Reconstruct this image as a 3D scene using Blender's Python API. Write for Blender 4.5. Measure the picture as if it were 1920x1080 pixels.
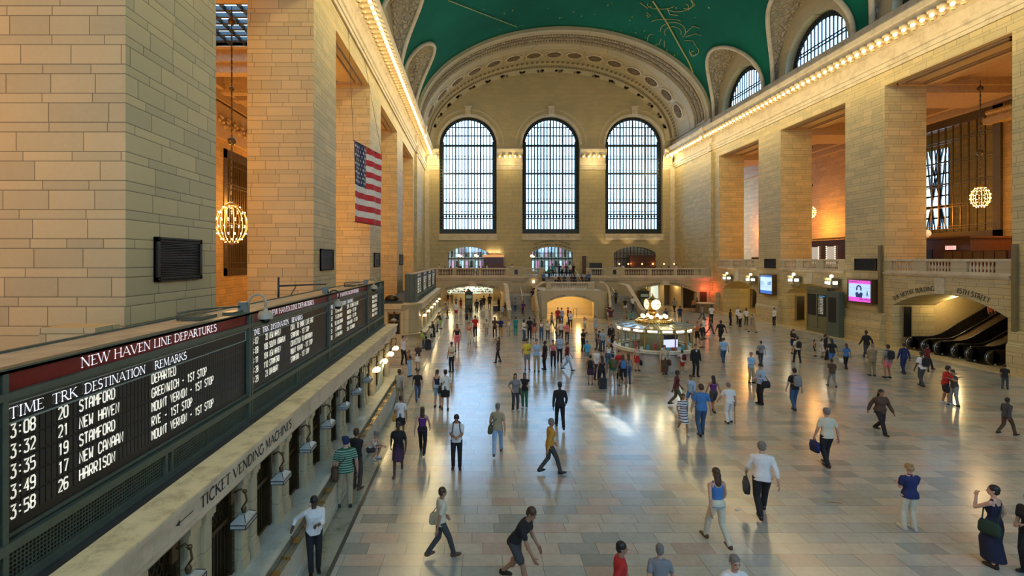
import bpy, math, random
import numpy as np
from mathutils import Vector, Matrix
from mathutils.geometry import tessellate_polygon
for _o in list(bpy.data.objects): bpy.data.objects.remove(_o)
random.seed(7)
PI = math.pi
sc = bpy.context.scene
COL = sc.collection
# ------------------------------------------------------------------ camera, sky, exposure
F, VX, VY, H = 930.0, 889.0, 487.0, 6.5
cam = bpy.data.cameras.new('camera'); camo = bpy.data.objects.new('camera', cam); COL.objects.link(camo)
camo.location = (0, 0, H); camo.rotation_euler = (PI/2, 0, 0)
cam.sensor_width = 36; cam.lens = F/1920*36; cam.shift_x = (960-VX)/1920; cam.shift_y = (VY-540)/1920
cam.clip_start = 0.1; cam.clip_end = 400
sc.camera = camo
sc.view_settings.view_transform = 'Standard'; sc.view_settings.look = 'None'
sc.view_settings.exposure = -0.72; sc.view_settings.gamma = 1; sc.view_settings.use_curve_mapping = False
sc.cycles.use_denoising = True
sc.cycles.max_bounces = 6; sc.cycles.diffuse_bounces = 4; sc.cycles.glossy_bounces = 3; sc.cycles.transparent_max_bounces = 12
sc.cycles.sample_clamp_indirect = 6; sc.cycles.caustics_reflective = False; sc.cycles.caustics_refractive = False
w = bpy.data.worlds.new('sky'); sc.world = w; w.use_nodes = True
bg = w.node_tree.nodes['Background']; bg.inputs[0].default_value = (0.38, 0.65, 1.0, 1); bg.inputs[1].default_value = 17.0

def P(x, y, Y): return ((x-VX)*Y/F, Y, H+(VY-y)*Y/F)      # photo point at depth Y
def fl(x, y):                                              # floor point under photo point
    Y = H*F/(y-VY); return ((x-VX)*Y/F, Y, 0.0)

def lamp(kind, name, loc, energy, color, size=0.2, size_y=None, rot=None, portal=False, spot=None):
    d = bpy.data.lights.new(name, kind); d.energy = energy; d.color = color
    if kind == 'AREA':
        d.shape = 'RECTANGLE'; d.size = size; d.size_y = size_y or size
        if portal: d.cycles.is_portal = True
    else: d.shadow_soft_size = size
    if kind == 'SPOT': d.spot_size = spot; d.spot_blend = 0.5
    o = bpy.data.objects.new(name, d); o.location = loc
    if rot: o.rotation_euler = rot
    COL.objects.link(o); return o
XR, XL, YB, YE = 31.2, -7.66, 77.4, -10.0
VCX, VA, VZ, VBH = 11.77, 19.43, 25.0, 12.1
WARM = (1.0, 0.77, 0.36); AMBER = (1.0, 0.53, 0.13); COOL = (0.62, 0.8, 1.0)
# openings of the side walls (Y ranges), the lunettes above them, the west windows
OPR = [(-14.4, -5.6), (2.9, 11.8), (15.9, 24.8), (28.76, 37.7), (41.7, 50.5), (54.4, 63.2)]
OPL = [(-11.0, -2.0), (1.9, 10.9), (14.72, 23.67), (27.5, 36.5), (40.7, 49.4), (53.3, 62.2)]
LUR = [-10, 7.4, 20.4, 33.25, 46.1, 58.8]
LUL = [-10, 6.4, 19.2, 32.0, 45.05, 57.8]
LUH, LUZ = 5.5, 6.4
WWX = [-0.95, 12.0, 24.95]
# daylight: portals in the west windows and the east windows behind the camera, plus the lunettes
for x in WWX:
    lamp('AREA', 'daylight_portal', (x, YB+1.6, 19.5), 1, (1, 1, 1), 9, 18.5, (PI/2, 0, PI), portal=True)
for x in (0, 12, 24):
    lamp('AREA', 'daylight_portal', (x, YE-0.9, 16.5), 1, (1, 1, 1), 5.6, 13, (PI/2, 0, 0), portal=True)
for Yc in LUR[1:]:
    lamp('AREA', 'daylight_portal', (XR+1.6, Yc, 27.3), 1, (1, 1, 1), 9, 5.5, (PI/2, 0, PI/2), portal=True)
for Yc in LUL[1:]:
    lamp('AREA', 'daylight_portal', (XL-1.6, Yc, 27.3), 1, (1, 1, 1), 9, 5.5, (PI/2, 0, -PI/2), portal=True)
# cornice lights: one lamp for every few bulbs, hung just below the row of bulbs
for k in range(35):
    Y = 2+2.15*k
    lamp('POINT', 'cornice_glow', (XR-2.7, Y, 20.8), 205, WARM, 0.5)
    lamp('POINT', 'cornice_glow', (XL+2.7, Y, 20.8), 225, WARM, 0.5)
for x in (-6.6, 5.5, 18.5, 30.0):
    lamp('POINT', 'cornice_glow', (x, YB-2.0, 21.6), 380, WARM, 0.25)
# late sun slipping between the buildings and through the left west window
for fx, fy in ((5.3, 21.9), (5.5, 19.6)):
    d_ = Vector((0.2-fx, 77.8-fy, 26.5)); o_ = lamp('SPOT', 'low_sun', Vector((fx, fy, 0))+d_*1.12, 1300000, (1, .93, .8), .05, spot=math.radians(.62)); o_.rotation_euler = (-d_).to_track_quat('-Z', 'Y').to_euler()
# galleries behind the piers
for Y in (33.3, 46, 58.8, 72): lamp('POINT', 'gallery_glow', (40.0, Y, 10.5), 1400, (1, .42, .07), 0.6)
for Y in (6.4, 19.5, 32, 45, 58): lamp('POINT', 'gallery_glow', (-17.0, Y, 11.0), 2600, (1, .45, .09), 0.6)

# ------------------------------------------------------------------ node helper + materials
class NT:
    def __init__(s, name):
        s.m = bpy.data.materials.new(name); s.m.use_nodes = True
        s.t = s.m.node_tree; s.b = s.t.nodes['Principled BSDF']; s.out = s.t.nodes['Material Output']
    def n(s, typ, **kw):
        x = s.t.nodes.new(typ)
        for k, v in kw.items(): setattr(x, k, v)
        return x
    def link(s, a, b): s.t.links.new(a, b)
    def put(s, sock, v):
        if hasattr(v, 'is_output') or isinstance(v, bpy.types.NodeSocket): s.link(v, sock)
        else: sock.default_value = v
    def M(s, op, *a, clamp=False):
        x = s.n('ShaderNodeMath', operation=op, use_clamp=clamp)
        for i, v in enumerate(a): s.put(x.inputs[i], v)
        return x.outputs[0]
    def mix(s, f, a, b, blend='MIX'):
        x = s.n('ShaderNodeMix', data_type='RGBA', blend_type=blend)
        s.put(x.inputs[0], f); s.put(x.inputs[6], a); s.put(x.inputs[7], b); return x.outputs[2]
    def noise(s, vec, scale, detail=3, rough=0.55):
        x = s.n('ShaderNodeTexNoise'); x.inputs['Scale'].default_value = scale; x.inputs['Detail'].default_value = detail
        x.inputs['Roughness'].default_value = rough
        if vec is not None: s.link(vec, x.inputs['Vector'])
        return x.outputs[0]
    def white(s, a, b=0.0):
        c = s.n('ShaderNodeCombineXYZ'); s.put(c.inputs[0], a); s.put(c.inputs[1], b)
        x = s.n('ShaderNodeTexWhiteNoise', noise_dimensions='2D'); s.link(c.outputs[0], x.inputs['Vector']); return x
    def ramp(s, f, stops):
        x = s.n('ShaderNodeValToRGB'); s.link(f, x.inputs[0]); e = x.color_ramp.elements
        while len(e) > 1: e.remove(e[-1])
        e[0].position = stops[0][0]; e[0].color = (*stops[0][1], 1)
        for p, c in stops[1:]: q = e.new(p); q.color = (*c, 1)
        return x.outputs[0]
    def bump(s, h, dist, strength=0.5):
        x = s.n('ShaderNodeBump'); x.inputs['Distance'].default_value = dist; x.inputs['Strength'].default_value = strength
        s.link(h, x.inputs['Height']); s.link(x.outputs[0], s.b.inputs['Normal'])
    def set(s, **kw):
        for k, v in kw.items():
            s.put(s.b.inputs[k.replace('_', ' ')], v)
        return s.m
MATS = {}
def mat(name, col, rough=0.6, metal=0.0, emit=0.0, ecol=None, nz=0.12, scale=6.0):
    """procedural plain material: a base colour with a little noise"""
    if name in MATS: return MATS[name]
    n = NT(name); c = (*col, 1)
    if emit:
        n.set(Base_Color=c, Roughness=rough, Metallic=metal, Emission_Color=(*(ecol or col), 1), Emission_Strength=emit)
    else:
        tc = n.n('ShaderNodeTexCoord').outputs['Object']; f = n.noise(tc, scale)
        k = n.ramp(f, [(0.3, tuple(x*(1-nz) for x in col)), (0.7, tuple(min(1, x*(1+nz)) for x in col))])
        n.set(Base_Color=k, Roughness=rough, Metallic=metal)
    MATS[name] = n.m; return n.m

def ashlar(name, base, var=0.16, period=0.64, tall=0.67, wmin=0.8, wvar=0.7, joint=0.010, rough=0.62, dark=0.36, zmax=None):
    n = NT(name); pos = n.n('ShaderNodeNewGeometry'); sp = n.n('ShaderNodeSeparateXYZ'); n.link(pos.outputs['Position'], sp.inputs[0])
    sn = n.n('ShaderNodeSeparateXYZ'); n.link(pos.outputs['True Normal'], sn.inputs[0])
    fx = n.M('GREATER_THAN', n.M('ABSOLUTE', sn.outputs[0]), 0.6)
    u = n.M('ADD', n.M('MULTIPLY', sp.outputs[1], fx), n.M('MULTIPLY', sp.outputs[0], n.M('SUBTRACT', 1.0, fx)))
    q = n.M('DIVIDE', n.M('ADD', sp.outputs[2], 50.0), period); r = n.M('FLOOR', q); f = n.M('FRACT', q)
    hi = n.M('GREATER_THAN', f, tall); row = n.M('ADD', n.M('MULTIPLY', r, 2.0), hi)
    rw = n.white(row, 3.3); wd = n.M('ADD', wmin, n.M('MULTIPLY', rw.outputs[0], wvar))
    uu = n.M('ADD', n.M('DIVIDE', n.M('ADD', u, 200.0), wd), n.M('MULTIPLY', n.white(row, 9.1).outputs[0], 7.0))
    ju = n.M('MULTIPLY', n.M('FRACT', uu), wd); ju = n.M('MINIMUM', ju, n.M('SUBTRACT', wd, ju))
    j1 = n.M('ABSOLUTE', n.M('MULTIPLY', n.M('SUBTRACT', f, tall), period)); j2 = n.M('MULTIPLY', n.M('MINIMUM', f, n.M('SUBTRACT', 1.0, f)), period)
    jj = n.M('MINIMUM', ju, n.M('MINIMUM', j1, j2)); jm = n.M('LESS_THAN', jj, joint)
    if zmax: jm = n.M('MULTIPLY', jm, n.M('ADD', 0.25, n.M('MULTIPLY', 0.75, n.M('LESS_THAN', sp.outputs[2], zmax))))
    blk = n.white(n.M('FLOOR', uu), row)
    g = n.noise(pos.outputs['Position'], 0.35, 4); g2 = n.noise(pos.outputs['Position'], 14, 3)
    k = n.M('ADD', n.M('ADD', 1-var, n.M('MULTIPLY', blk.outputs[0], var*1.5)), n.M('MULTIPLY', n.M('SUBTRACT', g, 0.5), 0.25))
    k = n.M('ADD', k, n.M('MULTIPLY', n.M('SUBTRACT', g2, 0.5), 0.12))
    k = n.M('MULTIPLY', k, n.M('SUBTRACT', 1.0, n.M('MULTIPLY', jm, 1-dark)))
    tint = n.mix(n.M('MULTIPLY', blk.outputs[0], 0.5), (*base, 1), (base[0]*1.04, base[1]*0.93, base[2]*0.80, 1))
    hsv = n.n('ShaderNodeHueSaturation'); n.link(tint, hsv.inputs['Color']); n.link(k, hsv.inputs['Value'])
    n.bump(n.M('MINIMUM', jj, 0.03), 0.4, 0.35)
    n.set(Base_Color=hsv.outputs[0], Roughness=rough); MATS[name] = n.m; return n.m

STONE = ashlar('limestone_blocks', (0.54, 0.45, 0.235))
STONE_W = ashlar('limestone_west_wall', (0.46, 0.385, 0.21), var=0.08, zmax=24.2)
STONE_G = ashlar('gallery_stone', (0.50, 0.32, 0.12))  # orange of the gallery light is put into this stone colour
STONE_FINE = ashlar('limestone_smooth', (0.46, 0.41, 0.27), var=0.06, period=1.3, tall=0.5, wmin=1.6, wvar=1.0, joint=0.008, dark=0.6)
STONE_PANEL = ashlar('marble_facing', (0.44, 0.385, 0.23), var=0.10, period=2.0, tall=0.5, wmin=1.4, wvar=0.5, joint=0.008, rough=0.4, dark=0.6)

def veined(name, base, dark, rough=0.45, scale=1.3):
    n = NT(name); tc = n.n('ShaderNodeNewGeometry').outputs['Position']
    a = n.noise(tc, scale, 6, 0.65); b = n.noise(tc, scale*9, 3)
    f = n.M('ADD', n.M('MULTIPLY', a, 0.8), n.M('MULTIPLY', b, 0.2))
    n.set(Base_Color=n.ramp(f, [(0.36, dark), (0.5, base), (0.7, tuple(min(1, c*1.15) for c in base))]), Roughness=rough)
    MATS[name] = n.m; return n.m
PALE = veined('pale_carved_stone', (0.58, 0.50, 0.36), (0.44, 0.37, 0.25), 0.6)
LEDGE = veined('ledge_stone', (0.80, 0.65, 0.36), (0.55, 0.42, 0.22), 0.6, 3)
MARB_G = veined('green_grey_marble', (0.30, 0.31, 0.25), (0.13, 0.15, 0.12), 0.35, 2.4)
MARB_W = veined('counter_marble', (0.55, 0.54, 0.44), (0.40, 0.40, 0.32), 0.3, 2.4)

def floor_mat():
    n = NT('marble_floor_tiles'); pos = n.n('ShaderNodeNewGeometry').outputs['Position']
    sp = n.n('ShaderNodeSeparateXYZ'); n.link(pos, sp.inputs[0])
    q = n.M('DIVIDE', n.M('ADD', sp.outputs[1], 60.0), 0.43); row = n.M('FLOOR', q); f = n.M('FRACT', q)
    uu = n.M('ADD', n.M('DIVIDE', n.M('ADD', sp.outputs[0], 60.0), 0.86), n.M('MULTIPLY', n.white(row, 1.7).outputs[0], 5.0))
    col = n.M('FLOOR', uu); fu = n.M('FRACT', uu)
    j = n.M('MINIMUM', n.M('MULTIPLY', n.M('MINIMUM', fu, n.M('SUBTRACT', 1.0, fu)), 0.86), n.M('MULTIPLY', n.M('MINIMUM', f, n.M('SUBTRACT', 1.0, f)), 0.43))
    jm = n.M('LESS_THAN', j, 0.0065)
    wn = n.white(col, row)
    big = n.noise(pos, 0.09, 2)
    pick = n.M('ADD', n.M('MULTIPLY', wn.outputs[0], 0.8), n.M('MULTIPLY', n.M('SUBTRACT', big, 0.5), 0.6))
    c = n.ramp(pick, [(0.0, (0.27, 0.29, 0.27)), (0.15, (0.37, 0.39, 0.36)), (0.4, (0.45, 0.44, 0.38)), (0.6, (0.49, 0.44, 0.37)), (0.8, (0.43, 0.345, 0.29)), (0.93, (0.33, 0.25, 0.22)), (1.0, (0.47, 0.44, 0.37))])
    v = n.noise(pos, 2.2, 6, 0.7); v2 = n.noise(pos, 11, 4)
    hs = n.n('ShaderNodeHueSaturation'); n.link(c, hs.inputs['Color'])
    val = n.M('ADD', 0.62, n.M('ADD', n.M('MULTIPLY', v, 0.5), n.M('MULTIPLY', v2, 0.26)))
    n.link(n.M('MULTIPLY', val, n.M('SUBTRACT', 1.0, n.M('MULTIPLY', jm, 0.55))), hs.inputs['Value'])
    n.set(Base_Color=hs.outputs[0], Roughness=n.M('ADD', 0.12, n.M('MULTIPLY', v2, 0.15)))
    n.b.inputs['Specular IOR Level'].default_value = 0.8
    MATS['floor'] = n.m; return n.m
FLOORM = floor_mat()

def teal_mat():
    n = NT('teal_painted_vault'); pos = n.n('ShaderNodeNewGeometry').outputs['Position']
    a = n.noise(pos, 0.12, 4); b = n.noise(pos, 9, 3)
    f = n.M('ADD', n.M('MULTIPLY', a, 0.8), n.M('MULTIPLY', b, 0.2))
    n.set(Base_Color=n.ramp(f, [(0.3, (0.001, 0.085, 0.056)), (0.7, (0.002, 0.145, 0.095))]), Roughness=0.85, Specular_IOR_Level=0.2); return n.m
TEAL = teal_mat()

def relief_mat():
    n = NT('carved_relief'); pos = n.n('ShaderNodeNewGeometry').outputs['Position']
    v = n.n('ShaderNodeTexVoronoi', feature='DISTANCE_TO_EDGE'); v.inputs['Scale'].default_value = 2.1
    wrp = n.noise(pos, 1.1, 3); mx = n.n('ShaderNodeVectorMath', operation='ADD'); n.link(pos, mx.inputs[0]); n.link(wrp, mx.inputs[1]); n.link(mx.outputs[0], v.inputs['Vector'])
    h = n.M('MULTIPLY', v.outputs[0], 3.0, clamp=True); s2 = n.noise(pos, 3.4, 5, 0.7)
    hh = n.M('ADD', h, n.M('MULTIPLY', s2, 0.8))
    n.bump(hh, 0.35, 1.0)
    n.set(Base_Color=n.ramp(hh, [(0.2, (0.26, 0.20, 0.13)), (0.42, (0.58, 0.49, 0.36)), (0.9, (0.68, 0.59, 0.45))]), Roughness=0.7); return n.m  # low parts coloured darker, the shade of the carving put into the colour
RELIEF = relief_mat()

def glass_mat(name, tint=(0.9, 0.97, 1.0), refl=0.10, clear=0.93):
    n = NT(name); tr = n.n('ShaderNodeBsdfTransparent'); tr.inputs[0].default_value = (*[c*clear for c in tint], 1)
    gl = n.n('ShaderNodeBsdfGlossy'); gl.inputs[0].default_value = (1, 1, 1, 1); gl.inputs['Roughness'].default_value = 0.05
    mx = n.n('ShaderNodeMixShader'); mx.inputs[0].default_value = refl
    n.link(tr.outputs[0], mx.inputs[1]); n.link(gl.outputs[0], mx.inputs[2]); n.link(mx.outputs[0], n.out.inputs[0]); return n.m
GLASS = glass_mat('window_glass'); BOOTH_GLASS = glass_mat('booth_glass', refl=0.05)

IRON = mat('dark_iron', (0.018, 0.028, 0.032), 0.45, 0.3)
BRONZE = mat('old_bronze', (0.11, 0.075, 0.035), 0.4, 0.7)
BRASS = mat('polished_brass', (0.55, 0.36, 0.12), 0.28, 0.9)
BLACK = mat('black_enamel', (0.008, 0.009, 0.009), 0.35)
GREENM = mat('grey_green_metal', (0.10, 0.125, 0.092), 0.45, 0.3)
BOARDTOP = mat('dusty_board_top', (0.44, 0.36, 0.24), 0.8, nz=0.2, scale=3)
REDM = mat('maroon_sign', (0.20, 0.008, 0.008), 0.35)
WHITEL = mat('white_lettering', (0.85, 0.85, 0.85), 0.5, emit=1.3, ecol=(0.9, 0.92, 1.0))  # emission brightens the letters, which are no light source
FLAPL = mat('flap_lettering', (0.85, 0.83, 0.72), 0.5, emit=1.0, ecol=(1.0, 0.96, 0.8))  # glow added to the flap letters so they read brighter
DARKL = mat('dark_carved_lettering', (0.03, 0.035, 0.04), 0.7)
WOOD = mat('dark_red_wood', (0.075, 0.022, 0.010), 0.35, nz=0.3)
BULB = mat('bulb_glass', (1, 0.85, 0.6), 0.4, emit=5, ecol=(1.0, 0.76, 0.42))
SHELL = mat('cream_shell', (0.78, 0.62, 0.38), 0.5)
ROOFD = mat('dark_roof_slate', (0.022, 0.028, 0.032), 0.6, nz=0.35, scale=3)
LAMPGLASS = mat('frosted_lamp_glass', (0.36, 0.37, 0.33), 0.3)
LAMPLIT = mat('lit_lamp_glass', (1, 0.8, 0.5), 0.3, emit=7, ecol=(1.0, 0.74, 0.38))
FLUO = mat('fluorescent_tube', (1, 1, 1), 0.3, emit=10, ecol=(0.93, 1.0, 0.92))
SKIRT = mat('gallery_plaster', (0.46, 0.33, 0.20), 0.7)

# ------------------------------------------------------------------ mesh helper
class MB:
    def __init__(s): s.v = []; s.f = []; s.mi = []; s.sm = []
    def add(s, vs, fs, mi=0, sm=False):
        o = len(s.v); s.v += [tuple(v) for v in vs]
        for f in fs: s.f.append(tuple(i+o for i in f)); s.mi.append(mi); s.sm.append(sm)
        return s
    def box(s, x0, x1, y0, y1, z0, z1, mi=0):
        v = [(x, y, z) for x in (x0, x1) for y in (y0, y1) for z in (z0, z1)]
        return s.add(v, [(0, 1, 3, 2), (4, 6, 7, 5), (0, 4, 5, 1), (2, 3, 7, 6), (0, 2, 6, 4), (1, 5, 7, 3)], mi)
    def obox(s, c, ax, ay, az, mi=0):     # oriented box: centre and three half-axis vectors
        c, ax, ay, az = map(Vector, (c, ax, ay, az))
        v = [c+ax*a+ay*b+az*d for a in (-1, 1) for b in (-1, 1) for d in (-1, 1)]
        return s.add(v, [(0, 1, 3, 2), (4, 6, 7, 5), (0, 4, 5, 1), (2, 3, 7, 6), (0, 2, 6, 4), (1, 5, 7, 3)], mi)
    def bar(s, p, q, w, h=None, up=(0, 0, 1), mi=0):
        p, q = Vector(p), Vector(q); d = q-p; h = h or w; up = Vector(up)
        sd = d.cross(up)
        if sd.length < 1e-6: sd = d.cross(Vector((1, 0, 0)))
        sd.normalize(); u2 = sd.cross(d).normalized()
        return s.obox((p+q)/2, d/2, sd*w/2, u2*h/2, mi)
    def tube(s, pts, r, n=8, mi=0, cap=True):
        pts = [Vector(p) for p in pts]; R = r if isinstance(r, (list, tuple)) else [r]*len(pts); vs = []; fs = []
        u = None
        for i, p in enumerate(pts):
            d = (pts[min(i+1, len(pts)-1)]-pts[max(i-1, 0)])
            if d.length < 1e-9: d = Vector((0, 0, 1))
            d.normalize()
            if u is None: u = d.orthogonal().normalized()
            else:
                u = (u-d*u.dot(d))
                u = u.normalized() if u.length > 1e-6 else d.orthogonal().normalized()
            w_ = d.cross(u)
            vs += [p+(u*math.cos(2*PI*k/n)+w_*math.sin(2*PI*k/n))*R[i] for k in range(n)]
        for i in range(len(pts)-1):
            for k in range(n): fs.append((i*n+k, i*n+(k+1) % n, (i+1)*n+(k+1) % n, (i+1)*n+k))
        if cap: fs += [tuple(range(n-1, -1, -1)), tuple((len(pts)-1)*n+k for k in range(n))]
        return s.add(vs, fs, mi, True)
    def lathe(s, prof, c=(0, 0, 0), n=12, mi=0, a0=0.0, a1=2*PI, sx=1, sy=1, sm=True):
        vs = []; fs = []; full = abs(a1-a0-2*PI) < 1e-6; m = n if full else n+1
        for r, z in prof:
            vs += [(c[0]+r*sx*math.cos(a0+(a1-a0)*k/n), c[1]+r*sy*math.sin(a0+(a1-a0)*k/n), c[2]+z) for k in range(m)]
        for i in range(len(prof)-1):
            for k in range(n): fs.append((i*m+k, i*m+(k+1) % m, (i+1)*m+(k+1) % m, (i+1)*m+k))
        return s.add(vs, fs, mi, sm)
    def ball(s, c, r, n=10, m=6, mi=0, sz=1.0):
        return s.lathe([(max(1e-4, r*math.sin(PI*i/m)), -r*sz*math.cos(PI*i/m)) for i in range(m+1)], c, n, mi)
    def grid(s, fn, nu, nv, mi=0, sm=True, flip=False):
        vs = [fn(i/nu, j/nv) for i in range(nu+1) for j in range(nv+1)]; fs = []
        for i in range(nu):
            for j in range(nv):
                a = i*(nv+1)+j; q = (a, a+1, a+nv+2, a+nv+1); fs.append(q[::-1] if flip else q)
        return s.add(vs, fs, mi, sm)
    def plate(s, outer, holes, fn, depth, mi=0, mj=None):
        """flat plate with holes: (u, v) outlines, fn(u, v, d) places it"""
        loops = [outer]+holes; flat = [p for l in loops for p in l]
        tr = tessellate_polygon([[Vector((p[0], p[1], 0)) for p in l] for l in loops])
        for d in (0, depth):
            s.add([fn(p[0], p[1], d) for p in flat], [tuple(t) for t in tr], mi)
        for l in loops:
            k = len(l); vs = [fn(p[0], p[1], 0) for p in l]+[fn(p[0], p[1], depth) for p in l]
            s.add(vs, [(i, (i+1) % k, k+(i+1) % k, k+i) for i in range(k)], mi if mj is None else mj)
        return s
    def sweep(s, prof, fn, ts, mi=0, sm=False, close=True):
        """profile points (a, b) carried along parameters ts by fn(a, b, t)"""
        n = len(prof); vs = [fn(a, b, t) for t in ts for a, b in prof]; fs = []
        for i in range(len(ts)-1):
            for k in range(n if close else n-1): fs.append((i*n+k, i*n+(k+1) % n, (i+1)*n+(k+1) % n, (i+1)*n+k))
        if close: fs += [tuple(range(n)), tuple((len(ts)-1)*n+k for k in range(n))[::-1]]
        return s.add(vs, fs, mi, sm)
    def build(s, name, mats, parent=None, loc=None):
        me = bpy.data.meshes.new(name); me.from_pydata([Vector(v) for v in s.v], [], s.f)
        if not isinstance(mats, (list, tuple)): mats = [mats]
        for m in mats: me.materials.append(m)
        me.polygons.foreach_set('material_index', s.mi); me.polygons.foreach_set('use_smooth', s.sm)
        import bmesh as _b
        if any(s.sm) or len(s.f) < 60000:
            bm = _b.new(); bm.from_mesh(me); _b.ops.recalc_face_normals(bm, faces=bm.faces); bm.to_mesh(me); bm.free()
        me.update(); o = bpy.data.objects.new(name, me); COL.objects.link(o)
        if parent is not None:
            o.parent = parent
            if loc is None: o.matrix_parent_inverse = Matrix.Translation(-Vector(parent.location))
            else: o.location = loc
        elif loc is not None: o.location = loc
        return o
def tag(o, label=None, cat=None, group=None, kind=None):
    if label: o['label'] = label
    if cat: o['category'] = cat
    if group: o['group'] = group
    if kind: o['kind'] = kind
    return o
def struct(o): o['kind'] = 'structure'; return o
def empty(name, loc=(0, 0, 0), rz=0.0, label=None, cat=None, group=None, kind=None):
    o = bpy.data.objects.new(name, None); o.location = loc; o.rotation_euler = (0, 0, rz); o.empty_display_size = 0.1
    COL.objects.link(o); return tag(o, label, cat, group, kind)
KIDS = {}
def local(mb, name, mats, parent): return mb.build(name, mats, parent, (0, 0, 0))
def copy_tree(o, parent=None):
    c = o.copy(); COL.objects.link(c)
    if parent is not None: c.parent = parent
    for ch in [x for x in bpy.data.objects if x.parent == o] if o.name not in KIDS else KIDS[o.name]: copy_tree(ch, c)
    return c
def remember(o):
    ch = [x for x in bpy.data.objects if x.parent == o]; KIDS[o.name] = ch
    for k in ch: remember(k)
def arcpts(cx, cz, rx, rz, a0, a1, n): return [(cx+rx*math.cos(a0+(a1-a0)*i/n), cz+rz*math.sin(a0+(a1-a0)*i/n)) for i in range(n+1)]
def seg_arch(x0, x1, z0, zs, zt, n=16):
    """outline of an opening with a shallow arched head"""
    hw = (x1-x0)/2; rise = zt-zs; R = (hw*hw+rise*rise)/(2*rise); a = math.asin(hw/R); cx = (x0+x1)/2
    return [(x0, z0)]+[(cx+R*math.sin(-a+2*a*i/n), zt-R+R*math.cos(-a+2*a*i/n)) for i in range(n+1)]+[(x1, z0)]
# ------------------------------------------------------------------ large structure
struct(MB().box(XL-14, XR+16, YE-4, YB+14, -0.3, 0).build('floor', FLOORM))
mb = MB().box(-3.84, -3.05, YE, 26.6, -0.01, 0.012).box(-3.84, -3.05, 37, 60, -0.01, 0.012)
struct(mb.build('trim_1', MARB_G))
struct(MB().box(-3.05, -2.96, YE, 60, -0.01, 0.008).build('trim_2', mat('dark_border_marble', (0.06, 0.065, 0.06), 0.3)))
struct(MB().box(30.0, XR+0.1, 15, 64, -0.01, 0.014).build('trim_3', mat('yellow_border_marble', (0.55, 0.42, 0.22), 0.3, nz=0.25)))

BR = 5.55; BW = 4.3                                        # north gallery sill, west balcony floor
TH = 3.17
LOWER = {3: (29.0, 37.0, 3.1, 4.2), 4: (42.0, 49.6, 3.2, 4.25), 5: (54.8, 62.2, 2.9, 3.95)}
# right wall: piers, openings above the gallery sill, arched passages below
holes = [[(a, BR), (b, BR), (b, 19.7), (a, 19.7)] for a, b in OPR]
for k, (a, b, zs, zt) in LOWER.items(): holes.append(seg_arch(a, b, 0.01, zs, zt))
outer = [(YE-4, 0), (YB+0.5, 0), (YB+0.5, 25), (YE-4, 25)]
wr = MB().plate(outer, holes, lambda u, v, d: (XR+d, u, v), TH)
for a, b in zip([o[1] for o in OPR], [o[0] for o in OPR[1:]]):      # plinths of the piers
    wr.sweep([(0, 0), (0.38, 0), (0.38, 1.55), (0.30, 1.68), (0.26, 1.72), (0.24, 2.35), (0, 2.42)], lambda o, z, t: (XR-o, t, z), [a, b])
wr.sweep([(0, 0), (0.30, 0), (0.30, 20.6), (0, 20.6)], lambda o, z, t: (XR-o, t, z), [64.7, 65.4])
wr.sweep([(0, 0), (0.38, 0), (0.38, 2.3), (0, 2.4)], lambda o, z, t: (XR-o, t, z), [63.2, YB])
struct(wr.build('wall_right', STONE))
# left wall
holes = [[(a, 0.01), (b, 0.01), (b, 19.25), (a, 19.25)] for a, b in OPL]
wl = MB().plate(outer, holes, lambda u, v, d: (XL-d, u, v), TH)
wl.sweep([(0, 0), (0.30, 0), (0.30, 20.2), (0, 20.2)], lambda o, z, t: (XL+o, t, z), [64.0, 64.7])
struct(wl.build('wall_left', STONE))

# west wall with three tall arched windows and three arched doors to the avenue
def tall_arch(cx, hw, z0, zs, n=28): return [(cx-hw, z0)]+[(cx+hw*math.cos(PI-PI*i/n), zs+hw*math.sin(PI*i/n)) for i in range(n+1)]+[(cx+hw, z0)]
WH = 4.47
holes = [tall_arch(c, WH, 10.6, 24.45) for c in WWX]
DOORS = [(P(840, 0, YB)[0], P(916, 0, YB)[0]), (P(996, 0, YB)[0], P(1074, 0, YB)[0]), (P(1151, 0, YB)[0], P(1229, 0, YB)[0])]
for a, b in DOORS: holes.append(seg_arch(a, b, 4.31, 7.6, 8.55))
outer = [(XL-1, BW-0.3), (XR+1, BW-0.3), (XR+1, 38.6), (XL-1, 38.6)]
wb = MB().plate(outer, holes, lambda u, v, d: (u, YB+d, v), 1.3)
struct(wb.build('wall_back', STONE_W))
tr = MB()
for c in WWX:                                              # carved archivolts, key blocks, sill bands
    for r0, r1, dp in ((WH, WH+0.35, 0.12), (WH+0.95, WH+1.08, 0.07)):
        n = 30; prof = []
        tr.sweep([(r0, 0), (r1, 0), (r1, dp), (r0, dp)], lambda r, d, t: (c+r*math.cos(t), YB-d, 24.45+r*math.sin(t)), [PI*i/n for i in range(n+1)])
    tr.box(c-0.45, c+0.45, YB-0.45, YB, 24.45+WH+0.1, 24.45+WH+1.25); tr.box(c-0.6, c+0.6, YB-0.55, YB, 24.45+WH+1.25, 24.45+WH+1.45)
    tr.box(c-WH-0.1, c+WH+0.1, YB-0.30, YB, 9.55, 9.95); tr.box(c-WH-0.1, c+WH+0.1, YB-0.16, YB, 9.95, 10.5)
    for k in range(30):
        x = c-WH+0.15+k*(2*WH-0.3)/29; tr.box(x-0.09, x+0.09, YB-0.22, YB-0.16, 10.05, 10.35)
for x in (XL+0.35, XR-0.35): tr.box(x-0.35, x+0.35, YB-0.25, YB, BW, 21)
struct(tr.build('trim_4', PALE))
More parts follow.
